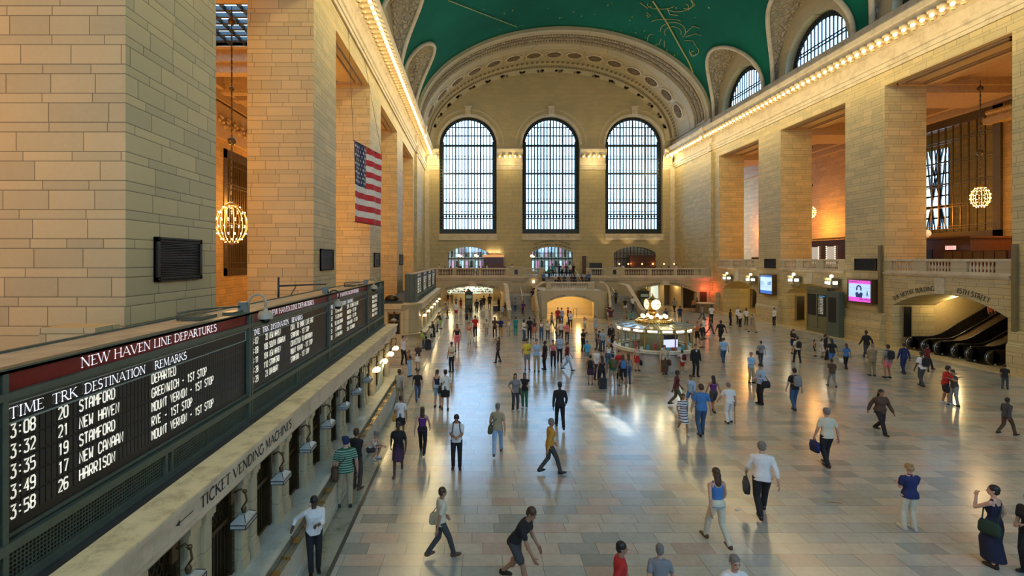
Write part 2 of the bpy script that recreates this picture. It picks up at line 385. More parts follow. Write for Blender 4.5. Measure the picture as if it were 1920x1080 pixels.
struct(MB().plate([(XL-1, 0), (XR+1, 0), (XR+1, 38.6), (XL-1, 38.6)], [tall_arch(c, 2.8, 9, 19.5) for c in (0, 12, 24)], lambda u, v, d: (u, YE-d, v), 0.8).build('wall_front', STONE))
mb = MB()
for c in (0, 12, 24):
    for k in range(1, 6): mb.box(c-2.8+k*.93, c-2.74+k*.93, YE-0.6, YE-0.5, 9, 19.5+math.sqrt(max(0, 7.8-(k*.93-2.8)**2)))
struct(mb.build('window_20', IRON))

# ------------------------------------------------------------------ vault with cross vaults over the lunettes
def lz(Y, cs):
    for c in cs:
        t = (Y-c)/LUH
        if abs(t) < 1: return VZ+LUZ*math.sqrt(1-t*t)
    return VZ
ys = set(np.round(np.arange(YE-1, 65.2, 0.6), 3).tolist()) | {65.2}
for c in LUR+LUL:
    for t in np.linspace(-1, 1, 31): ys.add(round(float(c+LUH*math.sin(t*PI/2)), 4))
ys = sorted(y for y in ys if YE-1 <= y <= 65.2)
def vault_pt(th, Y): return (VCX+VA*math.cos(th), Y, VZ+VBH*math.sin(th))
mb = MB(); NU = 56; vs = []
for Y in ys:
    a = math.asin(min(1, (lz(Y, LUR)-VZ)/VBH)); b = PI-math.asin(min(1, (lz(Y, LUL)-VZ)/VBH))
    vs += [vault_pt(a+(b-a)*k/NU, Y) for k in range(NU+1)]
fs = [(i*(NU+1)+k, i*(NU+1)+k+1, (i+1)*(NU+1)+k+1, (i+1)*(NU+1)+k) for i in range(len(ys)-1) for k in range(NU)]
mb.add(vs, fs, 0, True)
struct(mb.build('ceiling', TEAL))
# outer shell above the vault keeps daylight out
struct(MB().box(XL-4, XR+4, YE-5, YB+2, 38.7, 39.2).build('roof', BLACK))
def vx(z, side):                                           # x of the vault surface at height z
    return VCX+side*VA*math.sqrt(max(0, 1-((z-VZ)/VBH)**2))
n_win = 4
for side, cs, xw in ((1, LUR, XR), (-1, LUL, XL)):
    cross = MB(); edge = MB(); end = MB()
    for c in cs:
        NA, NX = 40, 26
        def pt(u, v, c=c, side=side, xw=xw):
            a = PI*u; y = c+LUH*math.cos(a); z = VZ+LUZ*math.sin(a); x0 = vx(z, side)-side*0.0; x1 = xw+side*0.35
            x = x0+(x1-x0)*v
            # modelled relief: raised figures on the cross vault
            s = math.sin(PI*v)**0.5*min(1, 3*math.sin(a)) if 0 < v < 1 else 0
            h = 0.16*s*(math.sin(3.1*y+2.3*z)*math.sin(2.7*x-1.9*z+1.3)+0.6*math.sin(6.3*z+4.1*x+c)*math.sin(5.7*y-1.2*x))
            return (x, y-h*math.cos(a), z-h*math.sin(a))
        cross.grid(pt, NA*2, NX, 0)
        # smooth border where the cross vault meets the painted vault
        pts = [(vx(VZ+LUZ*math.sin(PI*i/40), side)-side*0.12, c+LUH*math.cos(PI*i/40), VZ+LUZ*math.sin(PI*i/40)-0.10) for i in range(41)]
        edge.tube(pts, 0.22, 6)
        # end wall with the lunette opening
        o = arcpts(c, VZ, LUH+0.02, LUZ+0.02, 0, PI, 40)[::-1]; h = arcpts(c, VZ, 4.25, 4.3, 0, PI, 30)[::-1]
        outer = [(c-LUH-0.3, VZ-0.6)]+o[:]+[(c+LUH+0.3, VZ-0.6)]; hole = [(c-4.25, VZ-0.15)]+h+[(c+4.25, VZ-0.15)]
        end.plate([(c-LUH-0.35, VZ-0.6), (c-LUH-0.35, VZ+LUZ+0.3), (c+LUH+0.35, VZ+LUZ+0.3), (c+LUH+0.35, VZ-0.6)], [hole], lambda u, v, d, s_=side, x_=xw: (x_+s_*(0.35+d), u, v), 0.9)
        if c > 0:
            wroot = empty('window_%d' % n_win, (xw+side*1.1, c, VZ), kind='structure'); n_win += 1
            fr = MB(); X = xw+side*1.12
            q = lambda u, v, d: (X+side*d, u, v)
            fr.plate([(c-4.25, VZ-0.15)]+h+[(c+4.25, VZ-0.15)], [[(c-3.7, VZ+0.3)]+[(p[0], p[1]) for p in arcpts(c, VZ+0.0, 3.7, 3.75, math.radians(175), math.radians(5), 24)]+[(c+3.7, VZ+0.3)]], q, 0.12)
            for k in range(-7, 8):
                y = c+k*0.5; zt = VZ+3.75*math.sqrt(max(0, 1-((y-c)/3.7)**2))
                if zt > VZ+0.4: fr.box(X-0.03, X+0.06, y-0.06, y+0.06, VZ, zt)
            for z in (VZ+1.45, VZ+1.75):
                hwz = 3.7*math.sqrt(1-((z-VZ)/3.75)**2); fr.box(X-0.05, X+0.08, c-hwz, c+hwz, z-0.05, z+0.05)
            for k in range(34):                            # pierced scroll border
                a = PI*(k+0.5)/34; fr.ball((X-side*0.03, c+3.98*math.cos(a), VZ+4.02*math.sin(a)), 0.13, 6, 4)
            fr.build('window_frame', IRON, wroot)
            MB().add([(X+side*0.05, p[0], p[1]) for p in [(c-4.2, VZ-0.1)]+arcpts(c, VZ, 4.2, 4.25, PI, 0, 24)+[(c+4.2, VZ-0.1)]], [tuple(range(27))]).build('window_pane', GLASS, wroot)
    nm = 'right' if side > 0 else 'left'
    struct(cross.build('ceiling_cross_vaults_'+nm, RELIEF)); struct(edge.build('trim_%d' % (5 if side > 0 else 6), PALE)); struct(end.build('wall_upper_'+nm, STONE_FINE))

# ------------------------------------------------------------------ great arch at the west end
def ring(mb, prof, n=90, a0=0.0, a1=PI):                   # profile of (inset from the vault curve, Y)
    return mb.sweep(prof, lambda d, y, t: (VCX+(VA-d)*math.cos(t), y, VZ+(VBH-d)*math.sin(t)), [a0+(a1-a0)*i/n for i in range(n+1)], sm=False)
ga = MB()
ring(ga, [(-0.3, 65.0), (0.45, 65.0), (0.45, 65.5), (0.32, 65.7), (0.32, 66.0), (0.45, 66.1), (0.45, 66.25), (-0.3, 66.25)])
ring(ga, [(-0.3, 66.2), (0.28, 66.2), (0.28, 69.1), (-0.3, 69.1)])
ring(ga, [(-0.3, 69.1), (0.5, 69.1), (0.5, 69.3), (0.42, 70.6), (0.5, 70.7), (0.5, 70.9), (0.35, 70.9), (0.35, 74.9), (0.5, 74.9), (0.5, 75.1), (0.42, 75.2), (0.42, 76.0), (0.6, 76.1), (0.6, 76.3), (-0.3, 76.3)])
ring(ga, [(-0.3, 76.3), (0.72, 76.3), (0.72, 77.0), (0.9, 77.05), (1.35, 77.35), (1.35, 77.6), (-0.3, 77.6)])
struct(ga.build('trim_7', STONE_FINE))
ob = MB(); rng = random.Random(3)
def on_ring(t, d, y): return Vector((VCX+(VA-d)*math.cos(t), y, VZ+(VBH-d)*math.sin(t)))
def norm(t): v = Vector((-math.cos(t)/VA, 0, -math.sin(t)/VBH)); return v.normalized()
def tang(t): v = Vector((-VA*math.sin(t), 0, VBH*math.cos(t))); return v.normalized()
def sx_(v, k): return Vector(v)*k
N = 150
for i in range(N):                                         # leaf and dart band
    t = 0.03+(PI-0.06)*(i+0.5)/N
    for yy, rr in ((66.75, 0.20), (67.65, 0.28), (68.55, 0.20)):
        c = on_ring(t, 0.30, yy+rng.uniform(-.08, .08)); s = rr*rng.uniform(.75, 1.1)
        ob.obox(c, tang(t)*s*0.62+Vector((0, 0.3*s, 0)), Vector((0, s, 0))-tang(t)*0.3*s, norm(t)*0.10)
    if i % 2 == 0: ob.obox(on_ring(t, 0.44, 75.6), tang(t)*0.16, Vector((0, 0.3, 0)), norm(t)*0.09)
    ob.obox(on_ring(t, 0.72, 76.65), tang(t)*0.10, Vector((0, 0.25, 0)), norm(t)*0.10)
for i in range(18):                                        # bunches of leaves on the inner band
    t = 0.13+(PI-0.26)*(i+0.5)/18
    for k in range(9): ob.obox(on_ring(t+rng.uniform(-.028, .028), 1.16+rng.uniform(-.16, .16), 77.22), tang(t)*rng.uniform(.08, .2), Vector((0, 0.12, 0)), norm(t)*0.12)
struct(ob.build('trim_8', mat('aged_carving', (0.22, 0.175, 0.11), 0.8, nz=0.3)))
# rosettes of the great arch
ros = None; SP = 15
_ts = np.linspace(0.17, PI-0.17, 2000); _ds = np.hypot(np.diff(VA*np.cos(_ts)), np.diff(VBH*np.sin(_ts))); _cs = np.concatenate([[0], np.cumsum(_ds)])
def at_len(f): return float(np.interp(f*_cs[-1], _cs, _ts))
for i in range(SP):
    t = at_len((i+0.5)/SP)
    base = on_ring(t, 0.36, 72.9)
    if ros is None:
        ros = empty('rosette', (0, 0, 0), 0, 'carved stone rosette medallion on the underside of the great arch', 'rosette', 'rosettes along the great arch')
        m1 = MB(); m1.lathe([(1.25, 0.0), (1.3, 0.16), (1.05, 0.2), (1.0, 0.04), (0.98, 0.0)], n=20, sm=False); m1.lathe([(1.62, 0.0), (1.62, 0.1), (1.5, 0.1), (1.5, 0.0)], n=6, sm=False, a0=0.52, a1=0.52+2*PI)
        local(m1, 'medallion_ring', PALE, ros)
        m2 = MB()
        for k in range(12):
            a = 2*PI*k/12; c = Vector((0.6*math.cos(a), 0.6*math.sin(a), 0.08))
            m2.obox(c, Vector((math.cos(a), math.sin(a), 0))*0.33, Vector((-math.sin(a), math.cos(a), 0))*0.09, Vector((0, 0, 0.08)))
        m2.ball((0, 0, 0.1), 0.25, 8, 5)
        local(m2, 'petals', mat('gilded_petals', (0.20, 0.15, 0.09), 0.7), ros)
        m3 = MB(); m3.lathe([(0.001, 0.05), (0.99, 0.05)], n=20); local(m3, 'recess', mat('rosette_ground', (0.030, 0.022, 0.015), 0.8), ros)  # near-black colour paints in the shade of the hollow
        remember(ros); r = ros
    else: r = copy_tree(ros)
    nn = norm(t); tt = tang(t); R = Matrix((tt, Vector((0, 1, 0)), tt.cross(Vector((0, 1, 0))))).transposed()
    if R.col[2].dot(nn) < 0: R = Matrix((-tt, Vector((0, 1, 0)), (-tt).cross(Vector((0, 1, 0))))).transposed()
    r.location = base; r.rotation_euler = R.to_euler()
    c_ = on_ring(t, 0.36, 72.9)

# ------------------------------------------------------------------ cornices with the rows of lights
COR = [(0, 20.75), (0.14, 20.75), (0.14, 21.0), (0.22, 21.02), (0.22, 21.3), (0.34, 21.36), (0.34, 21.62), (0.06, 21.66), (0.06, 22.45), (0.30, 22.55), (0.36, 22.78), (0.52, 22.9),
       (1.15, 22.95), (1.15, 23.35), (1.25, 23.4), (1.36, 23.72), (1.36, 23.8), (0.5, 23.9), (0.5, 24.1), (0.22, 24.25), (0.22, 24.95), (-0.15, 25.05), (-0.15, 20.75)]
CORL = [(a, z-0.35 if z < 21.7 else z) for a, z in COR]
def outs(prof, e): return [(a+e if a >= 0 else a, z) for a, z in prof]
struct(MB().sweep(COR, lambda o, z, t: (XR-o, t, z), [YE, 64.6]).sweep(outs(COR, 0.22), lambda o, z, t: (XR-o, t, z), [64.6, 65.5]).sweep(COR, lambda o, z, t: (XR-o, t, z), [65.5, YB]).build('trim_9', PALE))
struct(MB().sweep(CORL, lambda o, z, t: (XL+o, t, z), [YE, 63.9]).sweep(outs(CORL, 0.22), lambda o, z, t: (XL+o, t, z), [63.9, 64.8]).sweep(CORL, lambda o, z, t: (XL+o, t, z), [64.8, YB]).build('trim_10', PALE))
cb = MB(); WB = [XL+0.3]+[c+s*WH for c in WWX for s in (-1, 1)]+[XR-0.3]
CAPS = [(WB[0], WB[1]), (WB[2], WB[3]), (WB[4], WB[5]), (WB[6], WB[7])]
CORB = [(a, z-0.2) for a, z in COR if z < 24.2]+[(-0.05, 24.05), (-0.05, 20.55)]
for a, b in CAPS: cb.sweep(CORB, lambda o, z, t: (t, YB-o*0.75, z), [a-0.02, b+0.02])
struct(cb.build('trim_11', PALE))
dn = MB()                                                  # dentils
for k in range(520):
    Y = 10+k*0.13
    if Y < YB-0.5: dn.box(XR-0.30, XR-0.14, Y, Y+0.07, 21.42, 21.56); dn.box(XL+0.14, XL+0.30, Y, Y+0.07, 21.07, 21.21)
struct(dn.build('trim_12', PALE))

cl = empty('cornice_light', (0, 0, 0), 0, 'bulb under a cream scalloped bracket on the right wall cornice', 'cornice light', 'row of bulbs along the right cornice')
m = MB(); m.obox((0.0, 0, 0.12), (0.50, 0, 0), (0, 0.17, 0), (0, 0, 0.12)); m.lathe([(0.20, 0.0), (0.26, 0.06), (0.26, 0.24), (0.1, 0.28)], (-0.42, 0, 0), 10); m.lathe([(0.1, -0.12), (0.2, 0.0)], (0.30, 0, 0), 8)
local(m, 'scalloped_bracket', SHELL, cl)
local(MB().ball((-0.42, 0, -0.10), 0.14, 8, 6), 'bulb', BULB, cl); remember(cl)
first = True; k = 0
for Y in np.arange(29.0, YB-1.3, 0.71):
    c = cl if first else copy_tree(cl); first = False; ex = 0.22 if 64.6 < Y < 65.5 else 0
    c.location = (XR-0.75-ex, float(Y), 22.66)
for Y in np.arange(24.5, YB-1.3, 0.71):
    c = copy_tree(cl); ex = 0.22 if 63.9 < Y < 64.8 else 0
    c.location = (XL+0.75+ex, float(Y), 22.66); c.rotation_euler = (0, 0, PI)
    c['label'] = 'bulb under a cream scalloped bracket on the left wall cornice'; c['group'] = 'row of bulbs along the left cornice'
for q, (a, b) in enumerate(CAPS):
    n = 5 if q in (1, 2) else 2
    for i in range(n):
        c = copy_tree(cl); c.location = (a+(b-a)*(i+0.5)/n, YB-0.55, 22.46); c.rotation_euler = (0, 0, PI/2)
        c['label'] = ['bulb on the short cornice left of the tall west windows', 'bulb on the cap between the left and middle west windows', 'bulb on the cap between the middle and right west windows', 'bulb on the short cornice right of the tall west windows'][q]
        c['group'] = ['bulbs of the far left cap', 'bulbs of the cap left of the middle window', 'bulbs of the cap right of the middle window', 'bulbs of the far right cap'][q]

# ------------------------------------------------------------------ west windows
for i, c in enumerate(WWX):
    r = empty('window_%d' % (i+1), (c, YB+0.7, 10.6), kind='structure')
    Y0 = YB+0.75; fr = MB()
    q = lambda u, v, d: (u, Y0+d, v)
    fr.plate(tall_arch(c, WH+0.02, 10.6, 24.45), [tall_arch(c, WH-0.48, 11.35, 24.45)], q, 0.15)
    iw = WH-0.5
    def top(x): return 24.45+math.sqrt(max(0, iw*iw-(x-c)**2))
    for k in range(-8, 9):
        x = c+k*0.49; w_ = 0.115 if k % 4 == 0 else 0.08
        fr.box(x-w_, x+w_, Y0-0.05, Y0+0.12, 11.3, top(x))
    for z, w_ in ((13.0, .08), (13.6, .10), (15.45, .15), (17.7, .08), (20.05, .15), (22.35, .08), (24.45, .18), (26.0, .08), (27.3, .07)):
        hw = iw if z < 24.45 else math.sqrt(max(0.01, iw*iw-(z-24.45)**2)); fr.box(c-hw, c+hw, Y0-0.08, Y0+0.15, z-w_, z+w_)
    # catwalk lattice behind, second skin
    for z in (16.1, 18.4, 20.7, 23.0, 14.2):
        fr.box(c-iw, c+iw, Y0+0.9, Y0+0.96, z-0.05, z+0.05)
    for k in range(-8, 9):
        fr.box(c+k*0.49-0.03, c+k*0.49+0.03, Y0+0.9, Y0+0.94, 11.3, top(c+k*0.49))
        fr.ball((c+k*0.49, Y0-0.03, 13.3), 0.2, 6, 4)
    for k in range(30): fr.ball((c+(WH-0.24)*math.cos(PI*(k+.5)/30), Y0-0.02, 24.45+(WH-0.24)*math.sin(PI*(k+.5)/30)), 0.17, 6, 4)
    for k in range(25):
        for s in (-1, 1): fr.ball((c+s*(WH-0.24), Y0-0.02, 11.6+k*0.52), 0.17, 6, 4)
    for k in range(12): fr.box(c-iw+k*iw*2/11-0.05, c-iw+k*iw*2/11+0.05, Y0-0.06, Y0, 10.6, 11.35)
    fr.build('window_frame', IRON, r)
    MB().add([(p[0], Y0+0.16, p[1]) for p in tall_arch(c, WH-0.05, 10.7, 24.45)], [tuple(range(31))]).build('window_pane', GLASS, r)
# ------------------------------------------------------------------ lettering (own capitals, drawn as strokes)
def A_(cx, cy, rx, ry, a, b, n=10): return [(cx+rx*math.cos(math.radians(a+(b-a)*i/n)), cy+ry*math.sin(math.radians(a+(b-a)*i/n))) for i in range(n+1)]
# glyph: width, strokes [(weight, points)], serif feet
GL = {
'A': (.86, [('n', [(.05, 0), (.43, 1)]), ('t', [(.43, 1), (.81, 0)]), ('n', [(.2, .35), (.66, .35)])], [(.05, 0), (.81, 0)]),
'B': (.64, [('t', [(.14, 0), (.14, 1)]), ('m', [(.14, 1), (.32, 1)]+A_(.32, .77, .2, .23, 90, -90)+[(.14, .54)]), ('m', [(.14, .54), (.34, .54)]+A_(.34, .27, .24, .27, 90, -90)+[(.14, 0)])], [(.1, 0), (.1, 1)]),
'C': (.78, [('t', A_(.46, .5, .36, .5, 50, 310, 16))], []),
'D': (.82, [('t', [(.14, 0), (.14, 1)]), ('m', [(.14, 1), (.3, 1)]+A_(.3, .5, .42, .5, 90, -90, 14)+[(.14, 0)])], [(.1, 0), (.1, 1)]),
'E': (.60, [('t', [(.14, 0), (.14, 1)]), ('n', [(.14, .97), (.52, .97), (.52, .85)]), ('n', [(.14, .52), (.42, .52)]), ('n', [(.14, .03), (.55, .03), (.55, .16)])], [(.1, 0), (.1, 1)]),
'F': (.56, [('t', [(.14, 0), (.14, 1)]), ('n', [(.14, .97), (.52, .97), (.52, .85)]), ('n', [(.14, .52), (.42, .52)])], [(.14, 0), (.1, 1)]),
'G': (.84, [('t', A_(.46, .5, .38, .5, 50, 330, 16)+[(.78, .1), (.78, .45)])], [(.76, .45)]),
'H': (.84, [('t', [(.14, 0), (.14, 1)]), ('t', [(.70, 0), (.70, 1)]), ('n', [(.14, .52), (.70, .52)])], [(.14, 0), (.14, 1), (.70, 0), (.70, 1)]),
'I': (.30, [('t', [(.15, 0), (.15, 1)])], [(.15, 0), (.15, 1)]),
'J': (.40, [('t', [(.22, 1), (.22, .1), (.1, -.1)])], [(.22, 1)]),
'K': (.78, [('t', [(.14, 0), (.14, 1)]), ('n', [(.14, .45), (.62, 1)]), ('t', [(.28, .6), (.72, 0)])], [(.14, 0), (.14, 1), (.62, 1), (.72, 0)]),
'L': (.58, [('t', [(.14, 0), (.14, 1)]), ('n', [(.14, .03), (.54, .03), (.54, .18)])], [(.1, 0), (.14, 1)]),
'M': (.98, [('n', [(.12, 0), (.18, 1)]), ('t', [(.18, 1), (.49, .12)]), ('n', [(.49, .12), (.80, 1)]), ('t', [(.80, 1), (.86, 0)])], [(.12, 0), (.16, 1), (.82, 1), (.86, 0)]),
'N': (.86, [('n', [(.14, 0), (.14, 1)]), ('t', [(.14, 1), (.72, 0)]), ('n', [(.72, 0), (.72, 1)])], [(.14, 0), (.12, 1), (.72, 1)]),
'O': (.88, [('t', A_(.44, .5, .37, .5, 0, 360, 20))], []),
'P': (.60, [('t', [(.14, 0), (.14, 1)]), ('m', [(.14, 1), (.30, 1)]+A_(.30, .74, .22, .26, 90, -90)+[(.14, .48)])], [(.14, 0), (.1, 1)]),
'R': (.70, [('t', [(.14, 0), (.14, 1)]), ('m', [(.14, 1), (.30, 1)]+A_(.30, .75, .2, .25, 90, -90)+[(.14, .5)]), ('t', [(.32, .5), (.66, 0)])], [(.14, 0), (.1, 1), (.68, 0)]),
'S': (.58, [('t', A_(.29, .745, .2, .245, 40, 235, 8)+A_(.29, .26, .22, .25, 70, -140, 9))], []),
'T': (.70, [('t', [(.35, 0), (.35, 1)]), ('n', [(.04, .84), (.05, .97), (.65, .97), (.66, .84)])], [(.35, 0)]),
'U': (.82, [('t', [(.14, 1), (.14, .3)]+A_(.41, .3, .27, .3, 180, 360, 8)+[(.68, 1)])], [(.14, 1), (.68, 1)]),
'V': (.84, [('t', [(.06, 1), (.42, 0)]), ('n', [(.42, 0), (.78, 1)])], [(.06, 1), (.78, 1)]),
'W': (1.16, [('t', [(.05, 1), (.34, 0)]), ('n', [(.34, 0), (.58, 1)]), ('t', [(.58, 1), (.82, 0)]), ('n', [(.82, 0), (1.1, 1)])], [(.05, 1), (.58, 1), (1.1, 1)]),
'Y': (.78, [('t', [(.05, 1), (.39, .5), (.39, 0)]), ('n', [(.39, .5), (.73, 1)])], [(.05, 1), (.73, 1), (.39, 0)]),
'X': (.74, [('t', [(.05, 1), (.68, 0)]), ('n', [(.05, 0), (.68, 1)])], [(.05, 1), (.68, 1), (.05, 0), (.68, 0)]),
'0': (.66, [('t', A_(.33, .5, .26, .5, 0, 360, 16))], []), '1': (.40, [('t', [(.08, .82), (.22, 1), (.22, 0)])], [(.22, 0)]),
'2': (.62, [('t', A_(.30, .74, .22, .26, 170, -20, 8)+[(.08, .03), (.56, .03)])], []),
'3': (.60, [('t', A_(.28, .76, .2, .24, 150, -90, 8)+A_(.28, .27, .24, .27, 90, -150, 8))], []),
'4': (.68, [('n', [(.62, .28), (.05, .28), (.44, 1)]), ('t', [(.44, 1), (.44, 0)])], []),
'5': (.60, [('t', [(.52, .97), (.16, .97), (.12, .56)]+A_(.28, .31, .25, .31, 110, -140, 9))], []),
'6': (.62, [('t', A_(.34, .55, .26, .45, 70, 180, 6)+A_(.32, .3, .24, .3, 180, 540, 12))], []), '7': (.56, [('t', [(.05, .97), (.52, .97), (.2, 0)])], []),
'8': (.62, [('t', A_(.31, .75, .19, .25, -90, 270, 12)), ('t', A_(.31, .25, .24, .25, 90, 450, 12))], []),
'9': (.62, [('t', A_(.3, .7, .24, .3, 0, 360, 12)+[(.54, .5), (.34, 0)])], []),
'-': (.5, [('m', [(.08, .45), (.42, .45)])], []), ':': (.3, [('t', [(.15, .2), (.15, .32)]), ('t', [(.15, .62), (.15, .74)])], []), '.': (.3, [('t', [(.15, 0), (.15, .12)])], []), ' ': (.36, [], []), '&': (.8, [('t', A_(.4, .5, .3, .4, 30, 320, 14))], []),
}
FG = dict(GL)   # split-flap capitals: narrow, angular
def flat(ps): return [('t', ps)]
FG.update({
'A': (1, flat([(.1, 0), (.1, .72), (.3, 1), (.6, 1), (.8, .72), (.8, 0)])+flat([(.1, .42), (.8, .42)]), []), 'C': (1, flat([(.8, .8), (.65, 1), (.25, 1), (.1, .85), (.1, .15), (.25, 0), (.65, 0), (.8, .2)]), []),
'D': (1, flat([(.1, 0), (.1, 1), (.6, 1), (.8, .8), (.8, .2), (.6, 0), (.1, 0)]), []), 'E': (1, flat([(.8, 1), (.1, 1), (.1, 0), (.8, 0)])+flat([(.1, .5), (.65, .5)]), []), 'F': (1, flat([(.8, 1), (.1, 1), (.1, 0)])+flat([(.1, .5), (.65, .5)]), []),
'G': (1, flat([(.8, .8), (.65, 1), (.25, 1), (.1, .85), (.1, .15), (.25, 0), (.8, 0), (.8, .45), (.5, .45)]), []), 'B': (1, flat([(.1, 0), (.1, 1), (.65, 1), (.8, .85), (.8, .62), (.65, .5), (.8, .38), (.8, .15), (.65, 0), (.1, 0)])+flat([(.1, .5), (.65, .5)]), []),
'H': (1, flat([(.1, 0), (.1, 1)])+flat([(.8, 0), (.8, 1)])+flat([(.1, .5), (.8, .5)]), []), 'I': (1, flat([(.45, 0), (.45, 1)])+flat([(.25, 0), (.65, 0)])+flat([(.25, 1), (.65, 1)]), []), 'K': (1, flat([(.1, 0), (.1, 1)])+flat([(.8, 1), (.1, .45)])+flat([(.3, .6), (.8, 0)]), []),
'L': (1, flat([(.1, 1), (.1, 0), (.8, 0)]), []), 'M': (1, flat([(.1, 0), (.1, 1), (.45, .5), (.8, 1), (.8, 0)]), []), 'N': (1, flat([(.1, 0), (.1, 1), (.8, 0), (.8, 1)]), []), 'O': (1, flat([(.25, 0), (.1, .15), (.1, .85), (.25, 1), (.65, 1), (.8, .85), (.8, .15), (.65, 0), (.25, 0)]), []),
'P': (1, flat([(.1, 0), (.1, 1), (.65, 1), (.8, .85), (.8, .6), (.65, .45), (.1, .45)]), []), 'R': (1, flat([(.1, 0), (.1, 1), (.65, 1), (.8, .85), (.8, .6), (.65, .45), (.1, .45)])+flat([(.4, .45), (.8, 0)]), []), 'S': (1, flat([(.8, .85), (.65, 1), (.25, 1), (.1, .85), (.1, .65), (.8, .38), (.8, .15), (.65, 0), (.25, 0), (.1, .15)]), []),
'T': (1, flat([(.45, 0), (.45, 1)])+flat([(.08, 1), (.82, 1)]), []), 'U': (1, flat([(.1, 1), (.1, .15), (.25, 0), (.65, 0), (.8, .15), (.8, 1)]), []), 'V': (1, flat([(.1, 1), (.45, 0), (.8, 1)]), []), 'W': (1, flat([(.08, 1), (.2, 0), (.45, .55), (.7, 0), (.82, 1)]), []), 'Y': (1, flat([(.1, 1), (.45, .5), (.8, 1)])+flat([(.45, .5), (.45, 0)]), []),
'0': (1, flat([(.25, 0), (.1, .15), (.1, .85), (.25, 1), (.65, 1), (.8, .85), (.8, .15), (.65, 0), (.25, 0)]), []), '1': (1, flat([(.25, .8), (.5, 1), (.5, 0)]), []), '2': (1, flat([(.1, .85), (.25, 1), (.65, 1), (.8, .85), (.8, .6), (.1, 0), (.82, 0)]), []),
'3': (1, flat([(.1, 1), (.8, 1), (.4, .58), (.65, .58), (.8, .42), (.8, .15), (.65, 0), (.25, 0), (.1, .15)]), []), '4': (1, flat([(.65, 0), (.65, 1), (.1, .3), (.85, .3)]), []), '5': (1, flat([(.8, 1), (.12, 1), (.12, .58), (.65, .58), (.8, .42), (.8, .15), (.65, 0), (.1, 0)]), []),
'7': (1, flat([(.1, 1), (.82, 1), (.35, 0)]), []), '8': (1, flat([(.25, .5), (.1, .65), (.1, .85), (.25, 1), (.65, 1), (.8, .85), (.8, .65), (.65, .5), (.25, .5), (.1, .35), (.1, .15), (.25, 0), (.65, 0), (.8, .15), (.8, .35), (.65, .5)]), []),
'6': (1, flat([(.8, .9), (.65, 1), (.25, 1), (.1, .85), (.1, .15), (.25, 0), (.65, 0), (.8, .15), (.8, .4), (.65, .53), (.1, .53)]), []), '9': (1, flat([(.1, .1), (.25, 0), (.65, 0), (.8, .15), (.8, .85), (.65, 1), (.25, 1), (.1, .85), (.1, .6), (.25, .47), (.8, .47)]), []),
'Q': (1, flat([(.25, 0), (.1, .15), (.1, .85), (.25, 1), (.65, 1), (.8, .85), (.8, .15), (.65, 0), (.25, 0)])+flat([(.5, .3), (.85, -.05)]), []),
':': (1, flat([(.45, .2), (.45, .33)])+flat([(.45, .67), (.45, .8)]), []), '-': (1, flat([(.15, .5), (.75, .5)]), []), '.': (1, flat([(.4, 0), (.4, .12)]), []), ' ': (1, [], [])})
def text_width(t, gl=GL): return sum(gl[c][0] for c in t)
def text(mb, t, fn, width, height, gl=GL, weights=None, u0=0.0, flip=False):
    """fn(u, v) -> point; the word fills u0..u0+width, v 0..height"""
    W = weights or {'t': .125, 'm': .095, 'n': .05}; tw = text_width(t, gl); k = width/tw; x = 0.0
    def ribbon(ps, w_):
        n = len(ps); L = []; R = []
        for i, p in enumerate(ps):
            a = ps[max(0, i-1)]; b = ps[min(n-1, i+1)]
            dx, dy = (b[0]-a[0])*k, (b[1]-a[1])*height; l = math.hypot(dx, dy) or 1
            nx, ny = -dy/l*w_*height/2, dx/l*w_*height/2
            px, py = u0+(x+p[0])*k, p[1]*height
            L.append(fn(px+nx, py+ny)); R.append(fn(px-nx, py-ny))
        mb.add(L+R, [(i, i+1, n+i+1, n+i) for i in range(n-1)])
    for c in t:
        wd, st, sf = gl[c]
        for wt, ps in st:
            ribbon(ps, W[wt])
        for sx, sy in sf:
            s = .13*height/k; y = .03 if sy == 0 else (.97 if sy == 1 else sy)
            ribbon([(sx-s, y), (sx+s, y)], .055)
        x += wd
    return mb
FW = {'t': .16, 'm': .16, 'n': .16}

# ------------------------------------------------------------------ ticket buildings
ZC = 3.18
def lamp_proto(lit):
    r = empty('ticket_window_lamp', (0, 0, 0), 0, 'x', 'wall lamp', 'lamps over the ticket windows')
    m = MB().tube([(-0.16, 0, .44), (-.05, 0, .5), (0.03, 0, .42), (.05, 0, .3), (0, 0, .22), (0, 0, .10)], .018, 6).ball((0.02, 0, .46), .04, 6, 4).lathe([(.02, .22), (.05, .17), (.03, .1)], (0, 0, 0), 8)
    local(m, 'lamp_bracket', BRONZE, r)
    m = MB().obox((-.20, 0, .42), (.02, 0, 0), (0, .07, 0), (0, 0, .16)); local(m, 'wall_plate', BRONZE, r)
    m = MB(); q = lambda a, b, z: [(-a, -b, z), (a, -b, z), (a, b, z), (-a, b, z)]
    lv = [q(.05, .09, .10), q(.12, .20, .03), q(.13, .215, -.01), q(.13, .215, -.075)]; vs = sum(lv, [])
    fs = [(i*4+k, i*4+(k+1) % 4, i*4+4+(k+1) % 4, i*4+4+k) for i in range(3) for k in range(4)]+[(0, 1, 2, 3), (12, 13, 14, 15)]
    local(m.add(vs, fs), 'lamp_shade', LAMPLIT if lit else LAMPGLASS, r)
    m = MB()
    for i in (2, 3):
        c = lv[i]
        for k in range(4): m.bar(c[k], c[(k+1) % 4], .014)
    for k in range(4): m.bar(lv[0][k], lv[1][k], .012); m.bar(lv[2][k], lv[3][k], .012)
    local(m, 'lamp_frame', BRASS if lit else IRON, r)
    remember(r); return r
LP_off = lamp_proto(False); LP_on = lamp_proto(True)
